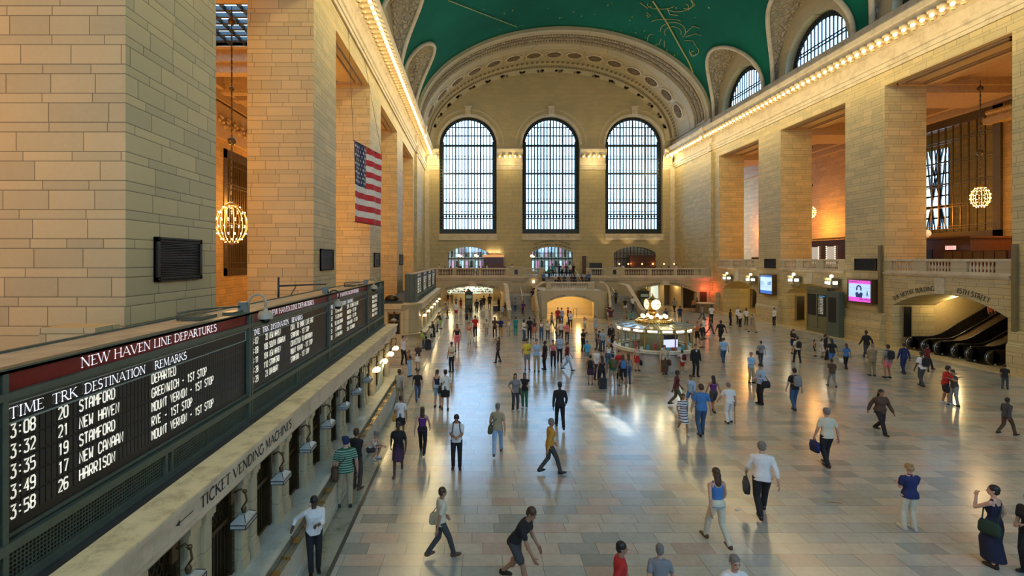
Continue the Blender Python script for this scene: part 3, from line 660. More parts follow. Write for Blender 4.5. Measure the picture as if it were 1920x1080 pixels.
ORD = ['first', 'second', 'third', 'fourth', 'fifth', 'sixth', 'seventh', 'eighth', 'ninth', 'tenth', 'eleventh', 'twelfth']

def facade(name, y0, y1, l0, nb, label):
    r = empty(name, (-5.8, (y0+y1)/2, 0), 0, label, 'ticket building')
    b = MB().box(-7.62, -4.42, y0, y1, 0, ZC-0.06); b.box(-4.42, -4.25, y0, y1, 0, .95); b.box(-4.42, -4.25, y0, y1, 2.62, ZC-.1)
    b.box(-4.42, -3.82, y0, y1, 0, .80)
    b.build('building_body', STONE_PANEL, r)
    c = MB()
    CP = [(-4.30, 2.62), (-4.06, 2.64), (-4.02, 2.70), (-4.06, 2.74), (-4.06, 2.80), (-3.98, 2.82), (-3.98, 3.08), (-3.93, 3.12), (-3.93, ZC), (-4.43, ZC+.01), (-4.43, 2.9)]
    c.sweep(CP, lambda a, z, t: (a, t, z), [y0-.05, y1+.12])
    c.build('frieze', STONE_FINE if False else PALE, r)
    MB().box(-4.43, -3.925, y0-.05, y1+.13, ZC, ZC+.03).build('ledge', LEDGE, r)
    MB().box(-7.6, -4.43, y0, y1, ZC-.08, ZC-.01).build('roof', ROOFD, r)
    MB().box(-4.42, -3.70, y0, y1, .90, .955).build('counter', MARB_W, r)
    p = MB().box(-3.82, -3.60, y0, y1, .12, .72).box(-3.80, -3.56, y0, y1, 0, .14).box(-3.86, -3.56, y0, y1, .68, .74)
    p.build('counter_front', MARB_W, r)
    rk = MB(); rk.box(-3.70, -3.54, y0, y1, .742, .752, 1)
    for x in (-3.68, -3.61, -3.54): rk.bar((x, y0, .80), (x, y1, .80), .012)
    Y = y0+.3
    while Y < y1:
        rk.box(-3.70, -3.52, Y, Y+.02, .74, .81); rk.box(-3.70, -3.53, Y+.48, Y+.68, .795, .808); Y += 1.1
    rk.build('brass_bag_rack', [BRASS, MARB_G], r)
    pos = []
    for k in range(nb):
        L = l0+1.63*k
        if L-.6 > y1-.7: break
        # pier with two pilasters
        a, e = L+.42, L+1.02
        pm = MB().box(-4.30, -4.19, a, e, .95, 2.64)
        for u0, u1 in ((a-.02, a+.20), (e-.20, e+.02)):
            pm.box(-4.2, -4.13, u0, u1, 1.22, 2.5); pm.box(-4.2, -4.09, u0-.03, u1+.03, .95, 1.16); pm.box(-4.2, -4.11, u0-.015, u1+.015, 1.16, 1.24)
            pm.box(-4.2, -4.11, u0-.015, u1+.015, 2.46, 2.52); pm.box(-4.2, -4.08, u0-.03, u1+.03, 2.52, 2.64)
            pm.box(-4.13, -4.122, u0+.03, u0+.045, 1.3, 2.42); pm.box(-4.13, -4.122, u1-.045, u1-.03, 1.3, 2.42)
        pm.build('pilaster_pair', STONE_FINE, r)
        # bronze window grille
        g0, g1 = L-.61, L+.42
        w_ = empty('ticket_window', (-4.4, L-.1, .95)); w_.parent = r; w_.matrix_parent_inverse = Matrix.Translation(-Vector(r.location))
        gm = MB().box(-4.42, -4.40, g0, g1, .95, 2.62)
        fx = MB().box(-4.40, -4.30, g0, g0+.07, .95, 2.62).box(-4.40, -4.26, g1-.10, g1, .95, 2.62).box(-4.40, -4.3, g0, g1, 2.5, 2.62).box(-4.40, -4.3, g0, g1, .95, 1.02).box(-4.4, -4.31, g0, g1, 1.92, 2.0)
        for q in range(7): y = g0+.12+q*.12; fx.box(-4.38, -4.35, y, y+.025, 1.02, 1.92)
        for q in range(8):
            y = g0+.1+q*.11
            fx.bar((-4.36, y, 2.0), (-4.36, min(g1-.1, y+.25), 2.5), .014); fx.bar((-4.36, y+.1, 2.0), (-4.36, max(g0+.07, y-.15), 2.5), .014)
        for q in range(12): fx.ball((-4.27, g1-.05, 1.05+q*.13), .03, 6, 4)
        o1 = gm.build('dark_pane', BLACK); o2 = fx.build('bronze_grille', BRONZE)
        for o in (o1, o2): o.parent = w_; o.matrix_parent_inverse = Matrix.Translation(-Vector((-4.4, L-.1, .95)))
        pos.append(L)
    return r, pos
tb, posn = facade('ticket_building', -4.0, 25.4, -4.64, 18, 'long marble ticket building under the near departure board, carved lettering on its frieze')
# lettering of the frieze
m = MB(); fz = lambda a: (lambda u, v: (-3.974, a+u, 2.865+v))
text(m, 'TICKET VENDING MACHINES', fz(7.2), 3.6, .175, weights={'t': .19, 'm': .14, 'n': .08})
m.add([(-3.974, 6.60, 2.95), (-3.974, 6.70, 2.99), (-3.974, 6.70, 2.91)], [(0, 1, 2)]); m.add([(-3.974, 6.68, 2.957), (-3.974, 7.02, 2.957), (-3.974, 7.02, 2.943), (-3.974, 6.68, 2.943)], [(0, 1, 2, 3)])
text(m, 'TICKETS', fz(21.4), 1.2, .15)
m.build('carved_lettering', DARKL, tb)
lit_from = 20.0
cnt = 0
for k, L in enumerate([6.77]+[8.4+1.63*i for i in range(10)]):
    src = LP_on if L > 19 else LP_off
    c = copy_tree(src); c.location = (-3.90, L, 2.12)
    c['label'] = ('unlit glass wall lamp over the ticket counter, %s counting from the near end' % ORD[k]) if src is LP_off else ('glowing glass wall lamp at the far end of the near counter, %s from the corner' % ['third', 'second', 'first'][max(0, min(2, int((L-19)/1.63)))])
    c['group'] = 'unlit lamps of the near ticket building' if src is LP_off else 'lit lamps of the near ticket building'
    if src is LP_on: lamp('POINT', 'lamp_light', (-3.86, L, 1.95), 22, WARM, .08)
# second ticket building
tb2, pos2 = facade('ticket_building', 38.2, 58.0, 39.2, 12, 'far ticket building with a rounded corner below the small departure board')
m = MB()                                                   # rounded end and facade towards the camera
m.box(-7.62, -4.9, 37.05, 38.3, 0, ZC-.05); m.lathe([(1.25, 0), (1.25, 2.66), (1.3, 2.7), (1.3, 2.8), (1.38, 2.84), (1.38, 3.08), (1.45, 3.12), (1.45, ZC+.02), (.0, ZC+.02)], (-5.4, 38.3, 0), 12, a0=-PI/2, a1=0)
m.lathe([(1.50, 0), (1.50, .14), (1.46, .16), (1.46, .9), (1.55, .92), (1.55, .96), (1.2, .97)], (-5.4, 38.3, 0), 12, a0=-PI/2, a1=0)
m.box(-7.62, -5.4, 36.85, 37.1, 2.82, ZC+.02); m.box(-7.62, -5.4, 36.8, 37.1, 0, .95)
for x in (-7.5, -7.0, -6.55, -5.4): m.box(x-.1, x+.1, 36.98, 37.08, .95, 2.66)
m.build('rounded_end', STONE_PANEL, tb2)
w_ = empty('ticket_window', (-5.95, 37.0, 1.0)); w_.parent = tb2; w_.matrix_parent_inverse = Matrix.Translation(-Vector(tb2.location))
for nm, mm, mt in (('dark_pane', MB().box(-6.4, -5.52, 37.0, 37.03, .97, 2.5), BLACK),
                   ('bronze_grille', MB().box(-6.42, -6.36, 36.95, 37.03, .97, 2.55).box(-5.56, -5.5, 36.95, 37.03, .97, 2.55).box(-6.42, -5.5, 36.95, 37.03, 2.45, 2.55).box(-6.42, -5.5, 36.95, 37.03, 1.9, 1.95).box(-5.98, -5.94, 36.96, 37.03, .97, 2.5), BRASS)):
    o = mm.build(nm, mt); o.parent = w_; o.matrix_parent_inverse = Matrix.Translation(-Vector((-5.95, 37.0, 1.0)))
c = copy_tree(LP_off); c.location = (-5.95, 36.75, 2.05); c.rotation_euler = (0, 0, -PI/2); c['label'] = 'unlit glass lamp on the end wall of the far ticket building'; c['group'] = 'lamps of the far ticket building'
for k, L in enumerate(pos2[:11:2]):
    c = copy_tree(LP_on); c.location = (-3.90, L, 2.12); c['label'] = 'glowing glass lamp of the far ticket building, %s from its rounded corner' % ORD[k]; c['group'] = 'lit lamps of the far ticket building'
    lamp('POINT', 'lamp_light', (-3.8, L, 1.95), 30, WARM, .08)
for o in (LP_off, LP_on):
    if o is LP_off: o.location = (-3.90, 5.14, 2.12); o['label'] = 'unlit glass wall lamp nearest the camera, low in the bottom left corner'
    else: o.location = (-3.90, 24.6, 2.12); o['label'] = 'glowing glass lamp at the very corner of the near ticket building'
m = MB(); text(m, 'TICKETS', lambda u, v: (-3.974, 42+u, 2.865+v), 1.6, .15); text(m, 'SUBWAY', lambda u, v: (-3.974, 52+u, 2.865+v), 1.6, .15); m.build('carved_lettering', DARKL, tb2)

# ------------------------------------------------------------------ departure boards
XF = -4.69
def board(y0, y1, secs, label, tops=True, XF=XF):
    r = empty('departure_board', ((XF-.45), (y0+y1)/2, ZC), 0, label, 'departure board')
    XBK = XF-.88
    MB().box(XBK, XF-.10, y0, y1, ZC+.06, 5.32).build('cabinet', GREENM, r)
    MB().box(XBK-.03, XF-.04, y0-.03, y1+.03, 5.32, 5.39).build('top_cover', BOARDTOP, r)
    f = MB().box(XF-.1, XF+.03, y0-.04, y1+.04, 5.36, 5.41).box(XBK-.05, XBK, y0, y1, 5.36, 5.42)
    for z0, z1, ex in ((5.36, 5.39, .03), (5.09, 5.165, .04), (5.055, 5.08, .0), (3.56, 3.66, .05), (3.68, 3.72, -.02), (3.12, 3.2, .06), (3.2, 3.24, .0)):
        f.box(XF-.1, XF+ex, y0, y1, z0, z1)
    f.box(XF-.1, XF, y0, y1, 5.36, 5.38)
    ys = [s[0] for s in secs]+[y1]
    for y in ys:
        f.box(XF-.1, XF+.03, y-.09, y-.02, ZC, 5.38); f.box(XF-.1, XF+.03, y+.03, y+.09, ZC, 5.38)
        f.box(XF-.1, XF+.0, y-.03, y+.04, ZC, 5.38)
    for s in secs:
        mid = (s[0]+s[1])/2; f.box(XF-.1, XF+.02, mid-.12, mid-.07, 3.2, 3.58); f.box(XF-.1, XF+.02, mid+.03, mid+.08, 3.2, 3.58)
    f.build('frame', GREENM, r)
    for (a, b, title, rows, head) in secs:
        a += .09; b -= .09
        sp = empty('board_panel', (XF-.02, (a+b)/2, 4)); sp.parent = r; sp.matrix_parent_inverse = Matrix.Translation(-Vector(r.location))
        def part(mb_, nm, mt):
            o = mb_.build(nm, mt); o.parent = sp; o.matrix_parent_inverse = Matrix.Translation(-Vector(sp.location)); return o
        part(MB().box(XF-.08, XF-.03, a, b, 5.165, 5.36), 'title_band', head)
        part(MB().box(XF-.09, XF-.04, a, b, 3.7, 5.06), 'flap_back', BLACK)
        hd = MB()
        for z in (5.035, 4.835): hd.box(XF-.05, XF-.015, a+.02, b-.05, z-.008, z+.008)
        for y in (a+.02, b-.05): hd.box(XF-.05, XF-.015, y-.008, y+.008, 4.835, 5.035)
        part(hd, 'header_frame', mat('pale_green_trim', (.25, .30, .26), .4))
        fl_ = MB()
        for q in range(5):
            zb = H-1.814-.207*q
            y = a+.05
            while y < b-.12: fl_.box(XF-.05, XF-.03, y, y+.062, zb-.025, zb+.155); y += .075
        part(fl_, 'flap_cells', mat('flap_cell', (.020, .021, .019), .3))
        vg = MB(); vg.box(XF-.06, XF-.05, a, b, 3.24, 3.56, 1)
        y = a
        while y < b: vg.box(XF-.03, XF-.02, y, y+.012, 3.24, 3.56); y += .045
        for q in range(7): vg.box(XF-.03, XF-.018, a, b, 3.25+.045*q, 3.262+.045*q)
        part(vg, 'vent_grille', [GREENM, BLACK])
        t = MB(); y0_ = a+.05
        if title: text(t, title, lambda u, v: (XF-.024, y0_+.92+u, 5.20+v), 3.15, .125)
        S = lambda y_, z_: (lambda u, v: (XF-.024, y_+u, z_+v))
        w4 = b-a > 4
        if w4:
            text(t, 'TIME', S(y0_, 4.875), .42, .12); text(t, 'TRK', S(y0_+.52, 4.875), .36, .12); text(t, 'DESTINATION', S(y0_+.98, 4.875), 1.12, .12); text(t, 'REMARKS', S(y0_+2.3, 4.875), .82, .12)
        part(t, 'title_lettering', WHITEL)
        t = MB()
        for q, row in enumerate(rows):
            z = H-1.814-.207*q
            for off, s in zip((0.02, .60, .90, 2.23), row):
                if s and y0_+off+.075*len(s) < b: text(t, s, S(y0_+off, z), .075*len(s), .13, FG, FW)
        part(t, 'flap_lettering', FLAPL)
    return r
rows1 = [('3:08', '20', 'STAMFORD', 'DEPARTED'), ('3:32', '21', 'NEW HAVEN', 'GREENWICH - 1ST STOP'), ('3:35', '19', 'STAMFORD', 'MOUNT VERNON - 1ST STOP'), ('3:49', '17', 'NEW CANAAN', 'RYE - 1ST STOP'), ('3:58', '26', 'HARRISON', 'MOUNT VERNON - 1ST STOP')]
rows2 = [('4:02', ' 20', 'NEW HAVEN', 'CONN. TO SHORE LINE EAST'), ('4:08', '108', 'SOUTH NORWALK', 'STAMFORD - 1ST STOP'), ('4:11', '104', 'NEW HAVEN', 'CONNECTION TO WATERBURY'), ('4:28', '110', 'STAMFORD', 'MOUNT VERNON - 1ST STOP'), ('4:29', ' 23', 'DANBURY', 'STAMFORD - 1ST STOP')]
rows3 = [('4:38', ' 18', 'NEW HAVEN', 'CONN. TO SHORE LINE EAST'), ('4:39', ' 16', 'NEW HAVEN', 'HARRISON - 1ST STOP'), ('4:46', '103', 'NEW CANAAN', 'HARRISON - 1ST STOP'), ('4:51', ' 26', 'HARRISON', 'NORTH HAVEN - 1ST STOP'), ('5:00', ' 24', 'NEW HAVEN', 'CONN. TO DANBURY')]
rows4 = [('', '', 'TRACK 29 AT 4:30'), ('', '', 'TRACK 24 AT 4:35'), ('', '', 'STAMFORD LOCAL'), ('', '', 'TRACK 19 AT 4:40'), ('', '', 'TRACK 17 AT 4:52')]
rows4 = [(a, b, c) for a, b, c in rows4]
board(-5.6, 25.62, [(-5.6, -.55, '', [], REDM), (-.55, 4.88, 'NEW HAVEN LINE DEPARTURES', rows1, REDM), (4.88, 10.38, 'NEW HAVEN LINE DEPARTURES', rows1, REDM), (10.38, 16.04, 'NEW HAVEN LINE DEPARTURES', rows2, REDM), (16.04, 21.9, 'NEW HAVEN LINE DEPARTURES', rows3, REDM), (21.9, 24.57, '', [('', '', r_[2]) for r_ in rows4], BLACK), (24.57, 25.62, '', [], GREENM)],
      'long grey-green departure board with maroon title bands in front of the left piers')
rf = [('5:02', ' 20', 'BREWSTER', 'WHITE PLAINS'), ('5:08', ' 32', 'POUGHKEEPSIE', 'YONKERS'), ('5:11', ' 34', 'CROTON', 'HARLEM'), ('5:28', ' 38', 'WASSAIC', 'HARLEM'), ('5:29', ' 23', 'SOUTHEAST', 'CHAPPAQUA')]
XFsave = XF
b2 = board(38.7, 57.4, [(38.7, 43.4, '', rf, BLACK), (43.4, 48.1, '', rf, BLACK), (48.1, 52.8, '', rf, BLACK), (52.8, 57.4, '', rf, BLACK)],
      'smaller grey-green departure board on the far ticket building', XF=-4.47)
m = MB(); text(m, 'HARLEM LINE', lambda u, v: (-4.49, 39.4+u, 5.2+v), 2.6, .13); text(m, 'HARLEM LINE', lambda u, v: (-4.49, 44.1+u, 5.2+v), 2.6, .13); text(m, 'HUDSON LINE', lambda u, v: (-4.49, 48.8+u, 5.2+v), 2.6, .13); text(m, 'HUDSON LINE', lambda u, v: (-4.49, 53.5+u, 5.2+v), 2.6, .13)
m.build('title_lettering', WHITEL, b2)
m = MB()
for x in (-5.4, -5.1, -4.75, -4.45): m.box(x, x+.05, 38.62, 38.7, ZC, 5.4)
for z in (3.2, 3.6, 5.0, 5.3): m.box(-5.4, -4.45, 38.63, 38.7, z, z+.06)
m.build('end_frame', GREENM, b2)

# security cameras and hardware on the board
for k, (Y, X, z, lab) in enumerate([(10.36, -4.36, 5.27, 'beige dome security camera on a gooseneck between the first two board panels'), (16.04, -4.40, 5.0, 'dome security camera on a black gooseneck over the third board panel'), (22.0, -4.45, 5.2, 'small dome security camera at the far end of the near board')]):
    r = empty('security_camera', (XF-.1, Y, 5.41), 0, lab, 'security camera'); c = mat('beige_camera', (.40, .37, .27), .4)
    MB().box(XF-.2, XF-.04, Y-.09, Y+.09, 5.41, 5.62).build('junction_box', mat('grey_blue_box', (.16, .20, .19), .4), r)
    pts = [(XF-.05, Y, 5.5)]+[(XF+.17-.17*math.cos(a), Y, z+.36+.15*math.sin(a)) for a in np.linspace(0.3, PI, 7)]+[(X, Y, z+.2)]
    MB().tube(pts, .026, 8).build('gooseneck', c if k != 1 else IRON, r)
    MB().lathe([(.03, .24), (.05, .17), (.12, .15), (.15, .10), (.155, 0)], (X, Y, z), 14).build('housing', c, r)
    MB().lathe([(.11, 0), (.105, -.04), (.07, -.09), (.001, -.11)], (X, Y, z), 12).build('dome', BLACK, r)
for k, (Y, lab) in enumerate([(9.3, 'conduit bracket with a flat base plate on top of the board, nearer one'), (15.0, 'black pipe rail rising above the board between the second and third panels'), (20.6, 'conduit bracket on top of the far part of the near board')]):
    r = empty('conduit_bracket', (-5.2, Y, 5.4), 0, lab, 'bracket')
    if k != 1:
        MB().box(-5.3, -4.95, Y-.35, Y+.25, 5.40, 5.46).box(-4.98, -4.78, Y+.5, Y+.95, 5.40, 5.46).build('base_plate', GREENM, r)
        MB().tube([(-5.25, Y-.5, 5.55), (-5.2, Y, 5.56), (-5.0, Y+.4, 5.56), (-4.85, Y+1.0, 5.53)], .02, 6).tube([(-5.25, Y-.5, 5.42), (-5.25, Y-.5, 5.57)], .03, 6).build('conduit', GREENM, r)
    else:
        MB().tube([(-5.6, 14.2, 5.30), (-5.6, 14.2, 6.0)], .03, 6).tube([(-5.6, 14.2, 5.75), (-4.75, 15.9, 5.72)], .025, 6).tube([(-5.3, 14.8, 5.74), (-5.4, 14.6, 5.45)], .015, 6).build('pipe', IRON, r)
# stone block in front of the nearest pier
tag(MB().box(-8.55, -7.45, 9.75, 10.42, 0, 5.16).build('stone_block', STONE), 'rough stone block against the foot of the nearest left pier', 'stone block')
# rolled sheet and rails on the roof of the far ticket building
r = tag(MB().lathe([(.02, 0), (.35, .05), (.42, .22), (.3, .42), (.12, .52), (.01, .5)], (-6.6, 39.6, ZC), 9, sx=1.3).build('tarpaulin_bundle', BRONZE), 'brown bundled tarpaulin lying on the roof of the far ticket building', 'bundle')
m = MB()
for y in (37.5, 38.3): m.bar((-7.5, y, ZC+.12), (-5.5, y, ZC+.12), .05)
m.bar((-7.4, 37.4, ZC+.12), (-6.1, 40.5, ZC+.12), .05); m.bar((-7.4, 37.5, ZC), (-7.4, 37.5, ZC+.7), .06)
tag(m.build('roof_rail', IRON), 'dark metal rails lying over the roof of the far ticket building', 'rail')

# ------------------------------------------------------------------ galleries behind the piers
g = MB().box(XR+.2, 42, 15, YB+12, BR-.45, BR-.02).box(42, 51, 15, YB+12, BR-.45, BR-.1); struct(g.build('floor_gallery', MARB_W))
hole = [(39.3, 8.4), (48.3, 8.4), (48.3, 19.0), (39.3, 19.0)]
g = MB().plate([(YE, 0), (YB+12, 0), (YB+12, 22), (YE, 22)], [hole], lambda u, v, d: (42+d, u, v), .7)
g.box(XR+TH, 42, YB+10, YB+11, 0, 22).box(XR+TH, 42, YE-4, YE-3, 0, 22)
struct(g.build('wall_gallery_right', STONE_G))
g = MB().plate([(YE, 0), (YB+12, 0), (YB+12, 22), (YE, 22)], [[(53.3, 9.8), (56.2, 9.8), (56.2, 18.6), (53.3, 18.6)]], lambda u, v, d: (51+d, u, v), .6).box(42.7, 51, 37, 37.5, 0, 22).box(42.7, 51, 60, 60.5, 0, 22).box(42.7, 51.5, 36, 61, 20.5, 21)
struct(g.build('wall_vestibule', STONE))
lamp('POINT', 'vestibule_glow', (47, 41, 13), 500, AMBER, .5)
m = MB()
for k in range(9): m.bar((51.05, 53.3+k*.33, 9.8), (51.05, 53.3+((k*7) % 9)*.33, 18.6), .12)
for z in (11, 12.2, 13.4, 14.6, 15.8, 17): m.box(51, 51.1, 53.3, 56.2, z, z+.18)
struct(m.build('window_16', IRON))
m = MB()
for k in range(13): m.box(41.8, 41.9, 39.9+k*.68, 39.98+k*.68, 8.4, 18.2)
for z in (9.2, 11.1, 13.0, 14.9, 16.8): m.box(41.75, 41.85, 39.3, 48.3, z, z+.06); m.box(41.75, 41.85, 39.3, 48.3, z+.22, z+.28)
m.box(41.7, 41.9, 39.3, 39.9, 8.4, 19).box(41.7, 41.9, 47.7, 48.3, 8.4, 19).box(41.7, 41.9, 39.3, 48.3, 18.2, 19).box(41.7, 41.9, 39.3, 48.3, 8.4, 8.9)
struct(m.build('window_17', BRONZE))
g = MB().box(XR+TH-.1, 52, YE-4, YB+12, 20.3, 21.2)
for a, b in zip([o[1] for o in OPR], [o[0] for o in OPR[1:]]+[0]):
    g.box(XR+TH, 42, a, a+3.9, 19.2, 20.4); g.box(XR+TH, 42, a-.3, a+4.2, 19.75, 20.4)
g.box(40.9, 42, YE, YB+11, 19.5, 20.4).box(41.4, 42, YE, YB+11, 18.9, 19.5); g.box(XR+TH, XR+TH+.9, YE, YB+11, 19.8, 20.4)
for a, b in OPR:                                           # coffered soffits inside the openings
    for d0, d1, q in ((.5, .62, 0), (.9, .98, 0)):
        for bx in ((XR+d0, XR+d1, a+d0, b-d0), (XR+TH-d1, XR+TH-d0, a+d0, b-d0), (XR+d0, XR+TH-d0, a+d0, a+d1), (XR+d0, XR+TH-d0, b-d1, b-d0)): g.box(*bx, 19.60, 19.72)
struct(g.build('ceiling_gallery_right', SKIRT))
m = MB()
for k in range(14): m.ball((41.3, 37.0+k*.22, 18.3), .20, 7, 5); m.lathe([(.1, 0), (.16, -.5), (.02, -.7)], (41.4, 37.0+k*.22, 18.3), 6)
m.box(41.2, 42, 36.8, 40.2, 17.4, 17.9)
struct(m.build('trim_13', mat('gilded_carving', (.50, .34, .14), .5)))

g = MB().plate([(YE, 0), (YB+2, 0), (YB+2, 24), (YE, 24)], [[(39.6, 5.2), (48.5, 5.2), (48.5, 15.4), (39.6, 15.4)]], lambda u, v, d: (-20-d, u, v), .6)
g.box(-20.5, XL-TH, YB, YB+1, 0, 24).box(-20.5, XL-TH, YE-4.5, YE-4, 0, 24)
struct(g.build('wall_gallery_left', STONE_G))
SKY = [(-18.5, -12.2), (27.9, 33.5)]
g = MB().plate([(-20.5, YE-5), (XL-TH+.1, YE-5), (XL-TH+.1, YB+2), (-20.5, YB+2)], [[(SKY[0][0], SKY[1][0]), (SKY[0][1], SKY[1][0]), (SKY[0][1], SKY[1][1]), (SKY[0][0], SKY[1][1])]], lambda u, v, d: (u, v, 20.9+d), .4)
for Y in (34.2, 38.3, 40.2, 46): g.box(-20, XL-TH, Y, Y+.8, 19.4, 20.9); g.box(-20, XL-TH, Y-.25, Y+1.05, 20.1, 20.9)
g.box(-20, -19.2, YE, YB, 19.6, 20.9).box(-20, -19.6, YE, YB, 18.9, 19.6); g.box(-20, -19.7, 38, 50, 16.0, 18.7)
for k in range(60): g.ball((-19.62, 38.2+k*.2, 17.3+.35*math.sin(k*1.1)), .17, 6, 4)
for a, b in OPL:
    for d0, d1 in ((.5, .62), (.9, .98)):
        for bx in ((XL-d1, XL-d0, a+d0, b-d0), (XL-TH+d0, XL-TH+d1, a+d0, b-d0), (XL-TH+d0, XL-d0, a+d0, a+d1), (XL-TH+d0, XL-d0, b-d1, b-d0)): g.box(*bx, 19.15, 19.27)
struct(g.build('ceiling_gallery_left', SKIRT))
m = MB()
for k in range(8): m.box(SKY[0][0], SKY[0][1], SKY[1][0]+k*.8, SKY[1][0]+k*.8+.22, 20.95, 21.2)
for k in range(7): m.box(SKY[0][0]+k*1.0, SKY[0][0]+k*1.0+.09, *SKY[1], 20.95, 21.2)
struct(m.build('window_18', IRON))
lamp('AREA', 'daylight_portal', (-15.3, 30.7, 21.35), 1, (1, 1, 1), 6.5, 5.8, (0, 0, 0), portal=True)
m = MB(); m.box(-20.05, -19.95, 39.6, 48.5, 5.2, 5.8).box(-20.05, -19.95, 39.6, 48.5, 14.7, 15.4).box(-20.05, -19.95, 39.6, 40.1, 5.2, 15.4)
for k in range(22): m.box(-20.02, -19.97, 40.1+k*.38, 40.16+k*.38, 5.2, 15.4)
for z in (6.2, 9.2, 9.45, 12.4, 12.65, 14.2): m.box(-20.04, -19.94, 39.6, 48.5, z, z+.08)
struct(m.build('window_19', BRONZE)); struct(MB().box(-24, -23.8, 38, 50, 4, 17).box(-24, -20.6, 38, 38.2, 4, 17).box(-24, -20.6, 50, 50.2, 4, 17).box(-24, -20.6, 38, 50, 16.8, 17).box(-24, -20.6, 38, 50, 4, 4.2).build('wall_beyond_left', mat('dark_brown_wall', (.20, .14, .08), .8)))  # plain dark brown box beyond the grille

# bronze louvre plates on the pier faces
def louvre(x, y0, y1, z0, z1, side, label, dx=0):
    r = empty('wall_vent', (x, (y0+y1)/2, z0), 0, label, 'wall vent'); s = side
    m = MB().box(min(x, x+s*.05), max(x, x+s*.05), y0, y1, z0, z1); b = MB()
    e = .10*(z1-z0)
    for bx in ((y0, y1, z0, z0+e), (y0, y1, z1-e, z1), (y0, y0+e, z0, z1), (y1-e, y1, z0, z1)): b.box(min(x, x+s*.10), max(x, x+s*.10), *bx)
    for k in range(int((y1-y0)/.1)): b.ball((x+s*.10, y0+.05+k*.1, z1-e/2), .03, 5, 4); b.ball((x+s*.10, y0+.05+k*.1, z0+e/2), .03, 5, 4)
    sl = MB(); n = 20
    for k in range(n): z = z0+e+(z1-z0-2*e)*(k+.5)/n; sl.obox((x+s*.06, (y0+y1)/2, z), (.02, 0, .012), (0, (y1-y0)/2-e, 0), (0, 0, .006))
    m.build('back_plate', BLACK, r); b.build('border', mat('black_bronze', (.022, .018, .014), .45, .4), r); sl.build('slats', mat('slat', (.012, .011, .010), .5), r)
louvre(XL, 11.85, 13.8, 5.97, 7.05, 1, 'large black louvred vent on the nearest left pier')
louvre(XL, 24.6, 26.8, 5.95, 7.05, 1, 'black louvred vent on the second left pier, beside the flag')
louvre(XL, 37.8, 40.0, 5.95, 7.05, 1, 'small black louvred vent on the third left pier')
louvre(XL, 50.8, 53.0, 5.95, 7.05, 1, 'distant black louvred vent on the fourth left pier')
louvre(XR, 38.4, 40.6, 5.65, 6.6, -1, 'black louvred panel on the right pier above the pink screen')
louvre(XR, 51.3, 53.2, 5.6, 6.6, -1, 'black louvred panel on the right pier above the blue screen')

# ------------------------------------------------------------------ flag
fr_ = empty('flag', (-6.85, 32.2, 8.9), 0, 'large stars and stripes flag hanging beside the left piers', 'flag')
A0 = Vector((-7.30, 30.0, 0)); A1 = Vector((-6.38, 34.3, 0)); ZT, ZB_ = 13.72, 8.80
nrm = (A1-A0).cross(Vector((0, 0, 1))).normalized()
def cloth(u, v):
    wv = .09*math.sin(u*9+v*2.5)*(v*.7+.3)+.05*math.sin(u*21+1.2)
    p = A0.lerp(A1, u); return (p.x+nrm.x*wv, p.y+nrm.y*wv, ZT-(ZT-ZB_)*v-.0*u)
mb = MB(); NUc, NVc = 52, 39
vs = [cloth(i/NUc, j/NVc) for i in range(NUc+1) for j in range(NVc+1)]
for i in range(NUc):
    for j in range(NVc):
        mb.f.append((i*(NVc+1)+j, i*(NVc+1)+j+1, (i+1)*(NVc+1)+j+1, (i+1)*(NVc+1)+j)); st = j//3
        mb.mi.append(2 if (i < NUc*.44 and st < 7) else st % 2); mb.sm.append(True)
mb.v = vs
fo = mb.build('flag_cloth', [mat('flag_red', (.55, .02, .03), .7), mat('flag_white', (.75, .74, .70), .7), mat('flag_blue', (.012, .025, .10), .7)], fr_)
fo.modifiers.new('thickness', 'SOLIDIFY').thickness = .01
st = MB(); hall = Vector((1, 0, 0))
for r_ in range(9):
    for c_ in range(6 if r_ % 2 == 0 else 5):
        u = .44*((c_*2+1+(r_ % 2))/12); v = (7/13)*((r_+1)/10); c = Vector(cloth(u, v))
        for s_ in (-1, 1):
            cc = c+nrm*.012*s_; e = (A1-A0).normalized(); pts = []
            for k in range(10): a = PI/2+k*PI/5; R_ = .13 if k % 2 == 0 else .052; pts.append(cc+e*R_*math.cos(a)+Vector((0, 0, R_*math.sin(a))))
            st.add([cc]+pts, [(0, k+1, (k+1) % 10+1) for k in range(10)])
st.build('stars', MATS['flag_white'], fr_)
MB().tube([A0+Vector((0, 0, ZT)), A1+Vector((0, 0, ZT))], .025, 6).tube([A0+Vector((0, 0, ZB_)), A1+Vector((0, 0, ZB_))], .02, 6).tube([A0+Vector((0, 0, ZT)), Vector((XL+.05, A0.y, 20.5))], .012, 5).tube([A1+Vector((0, 0, ZT)), Vector((XL+.05, A1.y, 20.5))], .012, 5).build('flag_pole_and_cables', IRON, fr_)
